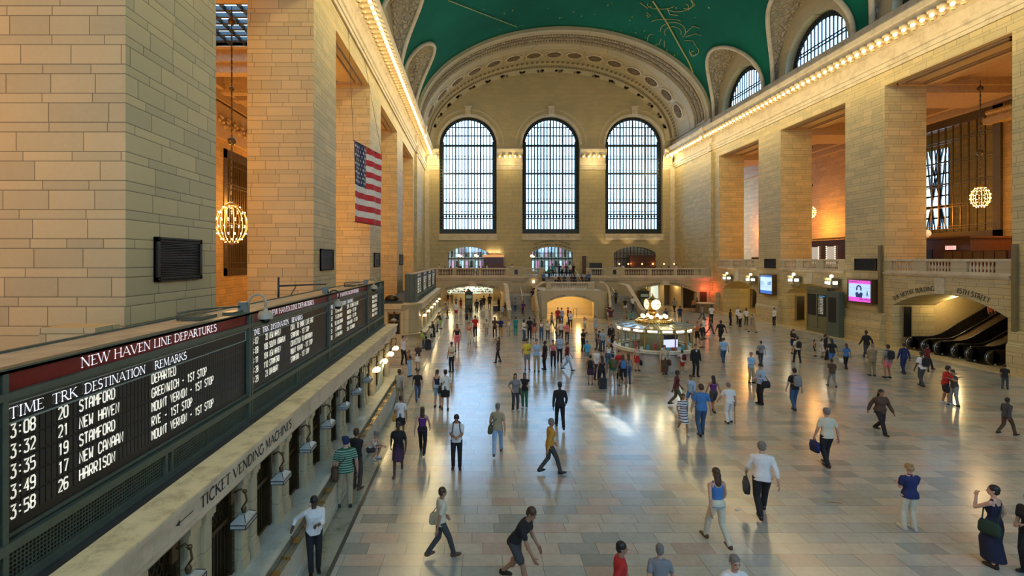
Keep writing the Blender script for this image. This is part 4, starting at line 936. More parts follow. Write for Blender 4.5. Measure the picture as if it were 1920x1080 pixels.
# ------------------------------------------------------------------ balustrades
BAL = [(.055, 0), (.055, .05), (.03, .07), (.045, .16), (.068, .26), (.055, .38), (.032, .50), (.028, .60), (.045, .66), (.045, .70)]
def baluster_mesh(h, rs=1.0):
    m = MB(); m.lathe([(r*rs, z*h/.70) for r, z in BAL], (0, 0, 0), 8); return m
def balustrade(p0, p1, z0, h, groups, label, th=.30, rail_ext=.05, post=True, group=None, rs=1.25):
    """p0->p1 straight run; groups: [(start, end, count)] in metres along it"""
    d = Vector((p1[0]-p0[0], p1[1]-p0[1], 0)); L = d.length; d.normalize(); n = Vector((-d.y, d.x, 0)); P0 = Vector((p0[0], p0[1], 0))
    r = empty('balustrade', ((p0[0]+p1[0])/2, (p0[1]+p1[1])/2, z0), 0, label, 'balustrade', group)
    def seg(mb_, a, b, za, zb, w_): mb_.obox(P0+d*(a+b)/2+Vector((0, 0, (za+zb)/2)), d*(b-a)/2, n*w_/2, Vector((0, 0, (zb-za)/2)))
    m = MB(); seg(m, 0, L, z0+h-.14, z0+h, th+.10); seg(m, 0, L, z0+h-.17, z0+h-.14, th+.02); m.build('handrail', PALE, r)
    m = MB(); seg(m, 0, L, z0, z0+.16, th+.06); m.build('base_rail', PALE, r)
    cur = 0
    for a, b, c in groups+[(L, L, 0)]:
        if a-cur > .05:
            m = MB(); seg(m, cur, a, z0+.16, z0+h-.17, th); m.build('pedestal', STONE_FINE, r)
        cur = b
    bm = baluster_mesh(h-.33, rs); me = None
    for a, b, c in groups:
        for k in range(c):
            q = P0+d*(a+(b-a)*(k+.5)/c)
            if me is None: o = local(bm, 'baluster', PALE, r); me = o.data
            else: o = bpy.data.objects.new('baluster', me); COL.objects.link(o); o.parent = r
            o.location = (q.x-r.location.x, q.y-r.location.y, .16)
    return r
NAMES = {3: 'nearest', 4: 'middle', 5: 'farthest'}
for k in (3, 4, 5):
    a, b = OPR[k]; n = 8; L = b-a
    gr = [(.10*L+i*.315*L, .10*L+i*.315*L+.20*L, 8) for i in range(3)]
    balustrade((XR+.16, a+.01), (XR+.16, b-.01), BR, 1.0, gr, 'stone balustrade of the %s opening in the right gallery' % NAMES[k], group='balustrades of the right gallery')
m = MB()                                                   # string course under the right balustrades, panels round the arches
for k in (3, 4, 5):
    a, b = OPR[k]
    m.sweep([(0, BR-.25), (.08, BR-.22), (.18, BR-.08), (.2, BR), (0, BR)], lambda o, z, t: (XR-o, t, z), [a+.02, b-.02])
    c = (a+b)/2
    m.box(XR-.05, XR, c-.35, c+.35, LOWER[k][3]+.02, BR-.25)
    for u0, u1 in ((a+.3, c-.6), (c+.6, b-.3)): m.box(XR-.03, XR, u0, u1, BR-.50, BR-.45)
for k in (2,): m.sweep([(0, BR-.25), (.2, BR), (0, BR)], lambda o, z, t: (XR-o, t, z), [OPR[2][0], OPR[2][1]])
struct(m.build('trim_14', PALE))
for Y in (37.95, 28.5):                                    # brass-coloured vertical conduits beside the nearest opening
    tag(MB().box(XR-.22, XR-.05, Y-.12, Y+.12, 2.45 if Y > 30 else 2.0, 7.6 if Y > 30 else 7.4).build('cable_duct', mat('olive_duct', (.17, .13, .05), .5)), 'tall olive metal duct on the right wall, %s the escalator arch' % ('left of' if Y > 30 else 'right of'), 'duct')

# ------------------------------------------------------------------ passages under the right gallery
PT = {}
def arch_text(mb, s, yc, R, zc, ang0, width, h, x=XR-.012):
    """lettering that follows an arched head in the right wall; left in the photo = larger Y"""
    k = 1.0
    def fn(u, v):
        a = ang0-(u)/R
        return (x, yc+(R+v)*math.sin(a), zc+(R+v)*math.cos(a))
    text(mb, s, fn, width, h, weights={'t': .17, 'm': .13, 'n': .075})
def arch_circle(x0, x1, zs, zt): hw = (x1-x0)/2; rise = zt-zs; return (hw*hw+rise*rise)/(2*rise)
m = MB(); a, b, zs, zt = LOWER[3]; R = arch_circle(a, b, zs, zt)
arch_text(m, 'THE METLIFE BUILDING', (a+b)/2, R+.22, zt-R, math.asin(3.75/R), 3.4, .30)
arch_text(m, '45TH STREET', (a+b)/2, R+.22, zt-R, -math.asin(.85/R), 2.15, .32)
struct(m.build('trim_15', DARKL))
PASS = mat('passage_plaster', (.48, .37, .20), .6, nz=.08)
pw = MB()
for k in (3, 4, 5):
    a, b, zs, zt = LOWER[k]; deep = {3: 12, 4: 6.5, 5: 6.5}[k]; X0 = XR+TH
    ext = 1.2
    pw.box(X0, X0+deep, b+.0, b+.3, 0, BR-.46); pw.box(X0, X0+deep, a-.3, a, 0, BR-.46)
    if k != 3:
        pw.box(X0, X0+deep, a-.3, b+.3, 4.75, 5.05)
        # curved soffit and inner arch of the back wall
        pw.plate([(a-.3, 0), (b+.3, 0), (b+.3, 4.8), (a-.3, 4.8)], [seg_arch(a+2.2, b-1.8, .01, 2.3, 3.1)], lambda u, v, d, X=X0+3.0: (X+d, u, v), .6)
        pw.box(X0+deep-.2, X0+deep, a, b, 0, 4.8)
        lamp('POINT', 'passage_glow', (X0+1.5, (a+b)/2-.5, 3.6), 330, (1, .74, .28), .15)
        lamp('POINT', 'passage_glow', (X0+5.0, (a+b)/2-.5, 3.6), 200, (1, .74, .28), .15)
        r = empty('ceiling_lamp', (X0+1.5, (a+b)/2-.5, 4.0), 0, 'small hanging lamp under the arched passage beside the %s' % ('blue screen' if k == 5 else 'tall track board'), 'ceiling lamp')
        MB().lathe([(.02, .7), (.02, .1), (.22, 0), (.24, -.08)], (X0+1.5, (a+b)/2-.5, 4.05), 10).build('lamp_shade', BRONZE, r); MB().ball((X0+1.5, (a+b)/2-.5, 3.98), .10, 8, 6).build('bulb', LAMPLIT, r)
pw.box(XR+TH+12, XR+TH+12.3, 28.5, 37.5, 0, 16)
struct(pw.build('wall_passages', PASS))
lamp('POINT', 'passage_glow', (XR+3.4, 35.6, 3.6), 260, (1, .74, .32), .15)
lamp('POINT', 'passage_glow', (XR+10, 30, 7.5), 50, COOL, .3)
def board_plate(name, x0, x1, y0, y1, z0, z1, label, cat):
    r = empty(name, ((x0+x1)/2, (y0+y1)/2, z0), 0, label, cat)
    MB().box(x0, x1, y0, y1, z0, z1).build('panel', BLACK, r); f = MB()
    for bx in ((x0-.05, x1+.05, z0-.06, z0), (x0-.05, x1+.05, z1, z1+.06), (x0-.05, x0, z0, z1), (x1, x1+.05, z0, z1)): f.box(bx[0], bx[1], y0-.03, y1, bx[2], bx[3])
    f.build('frame', mat('passage_frame', (.30, .22, .09), .5), r); return r
board_plate('wall_plaque', XR+.75, XR+1.35, 36.94, 37.0, .75, 3.0, 'tall black plaque on the yellow wall inside the escalator arch', 'plaque')
board_plate('wall_plaque', XR+1.0, XR+1.75, 49.52, 49.6, .5, 2.85, 'tall black plaque inside the passage left of the green track board', 'plaque')
board_plate('wall_plaque', XR+TH+.35, XR+TH+.95, 61.95, 62.2, .6, 2.8, 'tall black plaque inside the farthest right passage', 'plaque')

# escalators
DKM = mat('black_rubber', (.012, .012, .013), .3); STEEL = mat('brushed_steel', (.35, .33, .30), .25, .9); DARKP = mat('bronze_balustrade', (.055, .042, .030), .25, .6)
def escalator(yc, label):
    r = empty('escalator', (XR+5, yc, 0), 0, label, 'escalator', 'escalators under the 45th street arch')
    X0 = XR+.55; hw = .62; L = 11.0; sl = math.tan(math.radians(30))
    def zc(x): t = x-(X0+1.3); return 0 if t < 0 else (sl*t*t/2.4/1 if t < 1.2 else sl*(t-.6))
    xs = [X0+.15+i*(L/44) for i in range(45)]
    for s in (-1, 1):
        y = yc+s*hw
        m = MB(); pr = [(x, zc(x)) for x in xs]
        vs = []; 
        for x, z in pr: vs += [(x, y-.05, max(0, z-.35)), (x, y+.05, max(0, z-.35)), (x, y+.05, z+.88), (x, y-.05, z+.88)]
        fs = [(i*4+k, i*4+(k+1) % 4, i*4+4+(k+1) % 4, i*4+4+k) for i in range(len(pr)-1) for k in range(4)]
        m.add(vs, fs); m.lathe([(.001, -.05), (.44, -.05), (.44, .05), (.001, .05)], (0, 0, 0), 16)
        # turn the newel disc upright
        k0 = len(m.v)-4*16; c = (X0+.15, y, .44)
        for i in range(k0, len(m.v)): vx_, vy_, vz_ = m.v[i]; m.v[i] = (c[0]+vx_, c[1]+vz_, c[2]+vy_)
        m.build('side_panel', DARKP, r)
        h = MB(); pts = [(X0+.15+.46*math.cos(a), y, .44+.46*math.sin(a)) for a in np.linspace(-PI/2, -3*PI/2, 10)]+[(x, y, zc(x)+.91) for x in xs[1:]]
        h.tube(pts, .045, 6); h.build('handrail', DKM, r)
        e = MB(); pts2 = [(X0+.15+.40*math.cos(a), y, .44+.40*math.sin(a)) for a in np.linspace(-PI/2, -3*PI/2, 10)]
        e.tube(pts2, .075, 8); e.build('newel_trim', STEEL, r)
        e = MB(); e.tube([(x, y, zc(x)+.83) for x in xs[12:]], .03, 5); e.build('edge_strip', STEEL, r)
        e = MB(); e.lathe([(.11, 0), (.11, .12), (.001, .13)], (X0+.3, y, 0), 10); e.build('newel_foot', STEEL, r)
    m = MB(); x = X0+.6
    while x < X0+L:
        z = zc(x); m.box(x, x+.4, yc-hw+.05, yc+hw-.05, max(0, z-.2), z+.12); x += .4
    m.build('steps', mat('step_metal', (.06, .06, .055), .4, .5), r)
    MB().box(X0-.3, X0+.6, yc-hw-.05, yc+hw+.05, 0, .03).build('landing_plate', STEEL, r)
for y, l in ((35.55, 'dark escalator farthest left under the arch, against the yellow wall'), (33.35, 'dark escalator in the middle under the arch'), (31.15, 'dark escalator on the near side under the arch, with a broad steel newel')): escalator(y, l)
for y, ll in ((34.45, 'between the left and middle escalators'), (32.25, 'between the middle and near escalators')):
    m = MB(); vs = []
    for x, z0_, z1_ in ((XR+1.0, 0, .75), (XR+2.3, 0, .85), (XR+3.5, .4, 1.4), (XR+11.5, 5.0, 6.0)): vs += [(x, y-.42, z0_), (x, y+.42, z0_), (x, y+.42, z1_), (x, y-.42, z1_)]
    m.add(vs, [(i*4+k, i*4+(k+1) % 4, i*4+4+(k+1) % 4, i*4+4+k) for i in range(3) for k in range(4)]+[(0, 1, 2, 3)])
    tag(m.build('escalator_divider', mat('dark_cladding', (.07, .05, .035), .22, .6)), 'dark reflecting metal cladding filling the gap '+ll, 'cladding')

# video screens on the right piers
def screen(y0, y1, z0, z1, kind, label):
    X = XR-.42; r = empty('advertising_screen', (X, (y0+y1)/2, z0), 0, label, 'screen')
    f = MB(); e = .12
    for bx in ((y0-e, y1+e, z0-e, z0), (y0-e, y1+e, z1, z1+e), (y0-e, y0, z0, z1), (y1, y1+e, z0, z1)): f.box(X-.06, XR-.02, *bx)
    f.box(X+.04, XR, y0, y1, z0, z1); f.build('frame', mat('brown_bronze_frame', (.13, .085, .04), .4, .5), r)
    def em(n, c, s): return mat(n, c, .4, emit=s, ecol=c)
    W_, Hh = y1-y0, z1-z0
    def q(mb_, u0, u1, v0, v1, d=.0): mb_.add([(X-d, y1-u0*W_, z0+v0*Hh), (X-d, y1-u1*W_, z0+v0*Hh), (X-d, y1-u1*W_, z0+v1*Hh), (X-d, y1-u0*W_, z0+v1*Hh)], [(0, 1, 2, 3)])
    s1 = MB(); q(s1, 0, 1, 0, 1)
    if kind == 'pink':
        s1.build('lit_panel', em('screen_pale_blue', (.42, .62, .95), 1.6), r)
        p = MB(); q(p, 0, 1, .84, 1, .003); q(p, 0, 1, 0, .20, .003); p.build('pink_band', em('screen_magenta', (.80, .10, .72), 1.3), r)
        g = MB()
        def poly(ps): g.add([(X-.006, y1-u*W_, z0+v*Hh) for u, v in ps], [tuple(range(len(ps)))])
        poly([(.34, .20), (.30, .40), (.40, .46), (.47, .36), (.55, .46), (.64, .40), (.60, .20)])
        poly([(.36, .50), (.33, .62), (.38, .74), (.46, .79), (.55, .74), (.60, .62), (.57, .50), (.52, .56), (.53, .66), (.46, .72), (.40, .66), (.41, .56)])
        for u0, u1 in ((.80, .86),): poly([(u0-.02, .22), ((u0+u1)/2, .60), (u1+.02, .22), ((u0+u1)/2+.01, .34), ((u0+u1)/2-.01, .34)])
        q(g, .05, .42, .90, .93, .006); q(g, .5, .65, .11, .14, .006); q(g, .72, .95, .11, .14, .006)
        g.build('printed_figure', em('screen_navy', (.03, .05, .22), .7), r)
    else:
        s1.build('lit_panel', em('screen_white_blue', (.50, .74, .98), 1.6), r)
        p = MB(); q(p, 0, 1, .90, 1, .003); q(p, 0, 1, 0, .17, .003); p.build('blue_band', em('screen_blue', (.05, .20, .75), 1.2), r)
        g = MB()
        for k in range(6): q(g, .05+k*.05, .07+k*.05, .42+.02*k, .72-.03*k, .006)
        for k in range(5): q(g, .62+k*.06, .66+k*.06, .48, .62+.02*k, .006)
        q(g, .0, 1, .40, .41, .006); q(g, .1, .5, .94, .97, .006); q(g, .1, .4, .06, .08, .006)
        g.build('printed_scene', em('screen_mid_blue', (.10, .22, .50), .8), r)
    g = MB(); q(g, .498, .502, 0, 1, .009); 
    for v in (.33, .66): q(g, 0, 1, v-.003, v+.003, .009)
    g.build('panel_seams', em('screen_seam', (.12, .18, .35), .4), r)
screen(38.45, 40.75, 3.15, 4.85, 'pink', 'bright pink and pale blue video screen on the right pier')
screen(51.2, 53.35, 2.95, 4.85, 'blue', 'bright blue video screen on the farther right pier')

# sign lanterns above the right passages
for k, (px, py, lab) in enumerate([(1363, 521, 'lit sign lantern with a globe above the farthest right passage, left one'), (1407.5, 524, 'lit sign lantern with a globe above the farthest right passage, right one'), (1488, 525, 'lit sign lantern with a globe above the middle right passage, left one'), (1559, 530, 'lit sign lantern with a globe above the middle right passage, right one')]):
    X = XR-.55; Y = X*F/(px-VX); z = H+(VY-py)*Y/F
    r = empty('sign_lantern', (X, Y, z), 0, lab, 'sign lantern', 'sign lanterns over the right passages')
    m = MB().box(X-.32, X+.30, Y-.42, Y+.42, z-.36, z+.36); m.box(X-.36, X+.34, Y-.50, Y+.50, z+.34, z+.42).box(X-.36, X+.34, Y-.50, Y+.50, z-.42, z-.34)
    m.lathe([(.30, -.42), (.12, -.62), (.03, -.72)], (X, Y, z), 8); m.box(X+.2, XR, Y-.06, Y+.06, z-.05, z+.35)
    m.build('lantern_body', mat('cream_metal', (.34, .28, .15), .45, .2), r)
    MB().box(X-.335, X-.325, Y-.32, Y+.32, z-.13, z+.12).box(X-.2, X+.2, Y-.43, Y-.425, z-.12, z+.12).build('lit_panel', FLUO, r)
    MB().ball((X, Y, z+.55), .15, 10, 8).build('globe', BULB, r)
    MB().box(X-.33, X-.32, Y-.38, Y+.38, z-.2, z+.2).build('dark_slot', BLACK, r)
    lamp('POINT', 'lantern_light', (X-.6, Y, z+.3), 40, (1, .8, .45), .12)

# green track boards standing in the middle right passage
r = empty('track_board', (XR-.3, 44.2, 0), 0, 'tall olive green track board with black panels in front of the middle right passage', 'track board')
OLV = mat('olive_metal', (.17, .16, .075), .45, .2)
m = MB().box(XR-.55, XR-.05, 43.0, 45.8, 0, .35).box(XR-.50, XR-.05, 43.05, 45.75, .35, 3.75).box(XR-.62, XR, 42.95, 45.85, 3.75, 3.9).box(XR-.56, XR, 43.0, 45.8, 3.9, 4.1)
for y in (43.1, 44.4, 45.7): m.box(XR-.54, XR-.5, y-.06, y+.06, .35, 3.5)
m.build('cabinet', OLV, r)
MB().box(XR-.515, XR-.5, 43.2, 44.3, 1.5, 3.4).box(XR-.515, XR-.5, 44.5, 45.6, 1.5, 3.4).build('black_panel', BLACK, r)
m = MB(); text(m, 'HARLEM LINE', lambda u, v: (XR-.565, 45.5-u, 3.93+v), 2.1, .13); m.build('title_lettering', DARKL, r)
m = MB()
for k in range(11): text(m, ('12 CROTON', '20 YONKERS', '31 HARLEM')[k % 3].replace('K', 'K'), lambda u, v: (XR-.52, 44.2-u, 3.1-.14*k+v), .6, .07, FG, FW)
m.build('flap_lettering', FLAPL, r)
MB().box(XR-.52, XR-.515, 43.4, 44.15, 3.22, 3.32).build('blue_label', mat('blue_label', (.02, .2, .5), .5, emit=.5, ecol=(.1, .5, 1)), r)
r = empty('track_board', (XR-.6, 41.9, 0), 0, 'narrow grey green cabinet with one black panel right of the olive track board', 'track board')
MB().box(XR-.85, XR-.40, 41.3, 42.75, 0, 3.75).box(XR-.9, XR-.4, 41.25, 42.8, 3.65, 3.8).build('cabinet', GREENM, r)
MB().box(XR-.865, XR-.85, 41.6, 42.5, 1.2, 3.3).build('black_panel', BLACK, r)

# ------------------------------------------------------------------ west balcony and stairs
YW = 65.0
def sx(px, Y=YW): return (px-VX)*Y/F
def sz(py, Y=YW): return H+(VY-py)*Y/F
wbm = MB(); RA = (sx(828), sx(946), 2.2, sz(537)); RB = (sx(1189), sx(1307), 2.2, sz(534.5))
wbm.plate([(XL, 0), (sx(1021), 0), (sx(1021), BW), (XL, BW)], [seg_arch(RA[0], RA[1], .01, RA[2], RA[3])], lambda u, v, d: (u, YW+d, v), .9)
wbm.plate([(sx(1100), 0), (XR, 0), (XR, BW), (sx(1100), BW)], [seg_arch(RB[0], RB[1], .01, RB[2], RB[3])], lambda u, v, d: (u, YW+d, v), .9)
struct(wbm.build('wall_balcony_front', STONE_PANEL))
struct(MB().box(XL, sx(1021), YW+.9, YB+.3, BW-.4, BW).box(sx(1100), XR, YW+.9, YB+.3, BW-.4, BW).box(sx(1021), sx(1100), YW+3.4, YB+.3, BW-.4, BW).build('floor_balcony', MARB_G))
tm = MB()
for a, b in ((XL, sx(1021)), (sx(1100), XR)):
    tm.sweep([(0, BW-.55), (.1, BW-.5), (.25, BW-.22), (.32, BW-.18), (.32, BW), (0, BW)], lambda o, z, t: (t, YW-o, z), [a, b]); 
for (a, b, zs, zt) in (RA, RB): tm.box((a+b)/2-.4, (a+b)/2+.4, YW-.06, YW, zt, BW-.5); tm.box(a-.2, (a+b)/2-.7, YW-.03, YW, BW-.72, BW-.68); tm.box((a+b)/2+.7, b+.3, YW-.03, YW, BW-.72, BW-.68)
struct(tm.build('trim_16', PALE))
bt = MB()
def arch_text_w(s, xc, R, zc, off, width, h, Y=YW-.012, mbx=bt):
    def fn(u, v): a = (off+u)/R; return (xc+(R+v)*math.sin(a), Y, zc+(R+v)*math.cos(a))
    text(mbx, s, fn, width, h, weights={'t': .2, 'm': .16, 'n': .10})
for (a, b, zs, zt), l, r2 in ((RA, 'TICKET MACHINES', 'SUBWAY - 42ND ST'), (RB, 'TICKET MACHINES', 'TRACKS 11 TO 42')):
    R = arch_circle(a, b, zs, zt); arch_text_w(l, (a+b)/2, R+.14, zt-R, -3.7, 3.0, .22); arch_text_w(r2, (a+b)/2, R+.14, zt-R, .55, 2.75, .22)
text(bt, 'WEST BALCONY', lambda u, v: (sx(960)+u, YW-.012, sz(530)+v), 1.9, .15, weights={'t': .2, 'm': .16, 'n': .10}); text(bt, 'WEST BALCONY', lambda u, v: (sx(1132)+u, YW-.012, sz(529)+v), 1.9, .15, weights={'t': .2, 'm': .16, 'n': .10})
R = arch_circle(*DOORS[1], 7.6, 8.55)
text(bt, 'TO VANDERBILT AVENUE', lambda u, v: (sum(DOORS[1])/2+(R+.75+v)*math.sin((u-2.55)/R), YB-.02, 8.55-R+(R+.75+v)*math.cos((u-2.55)/R)), 5.1, .28, weights={'t': .2, 'm': .16, 'n': .10})
text(bt, 'THE CAMPBELL APARTMENT', lambda u, v: (sum(DOORS[1])/2+(R+.2+v)*math.sin((u-2.95)/R), YB-.02, 8.55-R+(R+.2+v)*math.cos((u-2.95)/R)), 5.9, .28, weights={'t': .2, 'm': .16, 'n': .10})
struct(bt.build('trim_17', DARKL))
def wbal(x0, x1, groups, label): 
    return balustrade((sx(x0), YW+.2), (sx(x1), YW+.2), BW, sz(502.5)-BW, [(sx(a)-sx(x0), sx(b)-sx(x0), c) for a, b, c in groups], label, group='balustrades of the west balcony', rs=1.0)
wbal(779, 954, [(822, 849, 9), (855, 897, 13), (903, 948, 14)], 'long stone balustrade of the west balcony left of the central stairs')
wbal(981, 1021, [(988, 1010, 7)], 'short stone balustrade just left of the central stairs')
wbal(1100, 1138, [(1109, 1133, 7)], 'short stone balustrade just right of the central stairs')
wbal(1166, 1329, [(1171, 1216, 14), (1222, 1264, 14), (1269, 1314, 14)], 'long stone balustrade of the west balcony right of the central stairs')
for x0, x1, l in ((954, 981, 'left'), (1138, 1166, 'right')):
    r = empty('balcony_pedestal', (sx((x0+x1)/2), YW+.2, BW), 0, 'broad stone pedestal with a small dark arched plaque, %s of the central stairs' % l, 'pedestal')
    MB().box(sx(x0), sx(x1), YW-.08, YW+.5, BW, sz(501)).box(sx(x0)-.05, sx(x1)+.05, YW-.12, YW+.54, sz(501)-.1, sz(501)+.03).build('pedestal_block', STONE_FINE, r)
    c = (sx(x0)+sx(x1))/2; m = MB(); o = [(c-.22, BW+.28)]+arcpts(c, BW+.72, .22, .2, PI, 0, 8)+[(c+.22, BW+.28)]; m.plate(o, [], lambda u, v, d: (u, YW-.08-d, v), .03); m.build('arched_plaque', BLACK, r)
MB_ = MB().box(sx(1329), XR-.3, YW+.0, YW+.4, BW, sz(500)); struct(MB_.build('trim_18', STONE_FINE))

# rooms under the balcony
rm = MB(); DK = YW+.9
rm.box(XL, XR, 79, 79.4, 0, BW-.4)
rm.box(RA[1]+.2, RA[1]+.6, DK, 79, 0, BW-.4).box(XL, XL+.3, DK, 79, 0, BW-.4).box(RB[0]-.9, RB[0]-.5, DK, 79, 0, BW-.4).box(XR-.6, XR, DK, 79, 0, BW-.4)
rm.box(sx(1262), XR, YW+8.5, YW+8.8, 0, BW-.4).box(sx(1265), sx(1265)+.5, YW+5, 79, 0, BW-.4).box(sx(1242), sx(1265), YW+6, YW+6.4, 0, BW-.4).box(sx(1289), sx(1293), YW+2, YW+6, 0, BW-.4)
rm.box(XL, XR, DK, 79, BW-.45, BW-.4)
struct(rm.build('wall_lower_hall', PASS))
for x, e in ((-3.5, 170), (0.5, 170), (3.2, 90)): 
    for y in (68.5, 75): lamp('POINT', 'hall_glow', (x, y, 3.2), e, (1, .76, .38), .15)
for x, y in ((19.5, 68.5), (23.5, 68.0), (27.6, 68.5), (21, 74)): lamp('POINT', 'hall_glow', (x, y, 3.2), 170, (1, .74, .35), .15)
def ceiling_globe(x, y, z, lab):
    r = empty('hall_lamp', (x, y, z), 0, lab, 'ceiling lamp'); MB().lathe([(.02, .45), (.02, .12), (.12, .08), (.14, 0)], (x, y, z), 8).build('lamp_holder', BRONZE, r); MB().ball((x, y, z-.06), .13, 8, 6).build('globe', BULB, r)
ceiling_globe(sx(845), YW+1.2, 2.75, 'glowing globe lamp under the left balcony arch, left one'); ceiling_globe(sx(878), YW+1.2, 3.0, 'glowing globe lamp under the left balcony arch, middle one'); ceiling_globe(sx(911), YW+1.2, 2.8, 'glowing globe lamp under the left balcony arch, right one'); ceiling_globe(sx(1213.5), YW+.4, 2.95, 'glowing globe lamp at the head of the right balcony arch')
# bright shop fronts at the far end of the left hall
Ysh = 77.9
r = empty('shop_front', (sx(880, Ysh), Ysh, 0), 0, 'brightly lit pale shop front with striped awning at the back of the left lower hall', 'shop front')
X0, X1 = sx(838, Ysh), sx(925, Ysh); SHL = mat('shop_glow_surface', (.8, .95, .9), .5, emit=.9, ecol=(.80, 1.0, .92))  # emission on plain surfaces makes the shop interiors look lit
MB().box(X0, X1, Ysh, Ysh+.3, 0, 1.2).box(X0, X1, Ysh, Ysh+.3, 2.9, 3.6).build('counter', PASS, r)
MB().box(X0+.1, X1-.1, Ysh+.1, Ysh+.2, 1.2, 2.9).build('lit_back_wall', SHL, r)
rng = random.Random(5); g = MB()
for k in range(150):
    x = rng.uniform(X0, X1-.3); z = rng.choice((1.4, 1.75, 2.1, 2.4)); g.box(x, x+rng.uniform(.06, .25), Ysh, Ysh+.12, z, z+rng.uniform(.1, .28), rng.randrange(4))
g.build('shelf_goods', [mat('goods_teal', (.10, .35, .33), .5), mat('goods_red', (.45, .06, .04), .5), mat('goods_white', (.7, .7, .66), .5), mat('goods_dark', (.05, .06, .07), .5)], r)
g = MB()
for s, xa in ((0, sx(851, Ysh)), (1, sx(902, Ysh))):
    for k in range(14): g.add([(xa+k*.12, Ysh-.08, 1.2), (xa+k*.12+.06, Ysh-.08, 1.2), (xa+k*.12+.06+(.35 if s else -.35), Ysh-.02, 1.65), (xa+k*.12+(.35 if s else -.35), Ysh-.02, 1.65)], [(0, 1, 2, 3)], k % 2)
g.build('striped_panel', [MATS['black_enamel'], MATS['goods_white']], r)
lamp('POINT', 'shop_light', ((X0+X1)/2, Ysh-1.2, 3.0), 150, (.95, 1, .9), .2)
# information pillars
def pillar(px0, px1, py_top, Y, label):
    x0, x1 = sx(px0, Y), sx(px1, Y); zt = sz(py_top, Y); r = empty('information_pillar', ((x0+x1)/2, Y+.4, 0), 0, label, 'information pillar'); gm = mat('dark_green_bronze', (.035, .045, .025), .4, .4)
    c = (x0+x1)/2; w_ = (x1-x0)
    MB().box(x0, x1, Y, Y+.8, 0, zt-.35).box(x0-.06, x1+.06, Y-.06, Y+.86, zt-.42, zt-.3).box(x0-.04, x1+.04, Y-.04, Y+.84, 0, .25).build('pillar_body', gm, r)
    MB().lathe([(w_*.55, 0), (w_*.4, .12), (w_*.1, .3), (.01, .34)], (c, Y+.4, zt-.3), 4, a0=PI/4, a1=PI/4+2*PI, sm=False).build('pediment', BRONZE, r)
    MB().box(x0+.1, x1-.1, Y-.01, Y, 1.7, zt-.7).build('map_panel', mat('dim_map', (.16, .19, .13), .4, emit=.25, ecol=(.5, .6, .4)), r)
    MB().box(x0+.1, x1-.1, Y-.01, Y, .9, 1.5).build('lower_panel', mat('lower_map', (.10, .11, .06), .4), r)
pillar(872, 886, 543, 61.5, 'dark green information pillar under the left balcony arch'); pillar(1200, 1217, 541, 64.0, 'dark green information pillar at the left of the right balcony arch')
r = empty('ticket_shop', (sx(1230, 70), 70, 0), 0, 'bright shop doorway with timetable posters behind the clock', 'shop'); Y = 70.5
MB().box(sx(1216, Y), sx(1243, Y), Y, Y+.3, 2.9, 3.4).box(sx(1216, Y), sx(1220, Y), Y, Y+.3, 0, 3).box(sx(1235, Y), sx(1243, Y), Y, Y+.3, 0, 3).build('door_surround', PALE, r)
MB().box(sx(1220, Y), sx(1235, Y), Y+.2, Y+.25, .2, 2.8).build('lit_interior', SHL, r)
MB().box(sx(1236, Y), sx(1240, Y), Y-.02, Y, 1.6, 2.3).box(sx(1236, Y), sx(1240, Y), Y-.02, Y, .7, 1.4).build('poster', mat('poster_blue_white', (.45, .52, .6), .5), r)

# central stairs -------------------------------------------------------------
YC = 55.0
st = empty('staircase', (11.0, 60, 0), 0, 'grand marble double staircase with a central arch leading up to the west balcony', 'staircase')
bx0, bx1 = 7.45, 14.45; ax0, ax1 = sx(1026, YC), sx(1113.5, YC)
m = MB(); m.plate([(bx0, 0), (bx1, 0), (bx1, 3.05), (bx0, 3.05)], [seg_arch(ax0, ax1, .01, 1.75, sz(556, YC))], lambda u, v, d: (u, YC+d, v), .6)
for s, x in ((-1, bx0), (1, bx1)):                         # splayed wings
    m.sweep([(-.12, 0), (.12, 0)], lambda a, b, t: (0, 0, 0), [0], close=False) if False else None
    vs = []; 
    for t in np.linspace(0, 1, 9):
        X_ = x+s*(.95*math.sin(t*PI/2)); Y_ = YC+.15+(1-math.cos(t*PI/2))*1.0-t*.9*0; vs.append((X_, Y_))
    top = lambda t: 3.05-1.0*t**1.5
    P_ = []
    for i, (X_, Y_) in enumerate(vs): t = i/8; P_ += [(X_, Y_, 0), (X_, Y_+.35, 0), (X_, Y_+.35, top(t)), (X_, Y_, top(t))]
    m.add(P_, [(i*4+k, i*4+(k+1) % 4, i*4+4+(k+1) % 4, i*4+4+k) for i in range(8) for k in range(4)]+[(32, 33, 34, 35)])
m.box(bx0, bx0+.4, YC+.6, YW, 0, 3.0).box(bx1-.4, bx1, YC+.6, YW, 0, 3.0)
m.build('central_block', STONE_PANEL, st)
MB().box(bx0, bx1, YC+.3, 62.2, 2.8, 3.05).box(bx0+.4, bx1-.4, 59.2, 59.5, 0, 2.8).build('upper_platform', STONE_FINE, st)
lamp('POINT', 'arch_glow', ((ax0+ax1)/2+1.2, 56.6, 2.35), 420, (1, .6, .2), .12); lamp('POINT', 'arch_glow', ((ax0+ax1)/2-1.5, 56.6, 2.35), 380, (1, .6, .2), .12)
m = MB()
for i in range(8): m.box(sx(1021)-.0, sx(1100), 61.9+.32*i, 69, 3.05+(BW-3.05)*(i/8), 3.05+(BW-3.05)*(i+1)/8)
m.build('upper_flight', mat('stair_marble', (.30, .27, .21), .4), st)
SM = MATS['stair_marble']
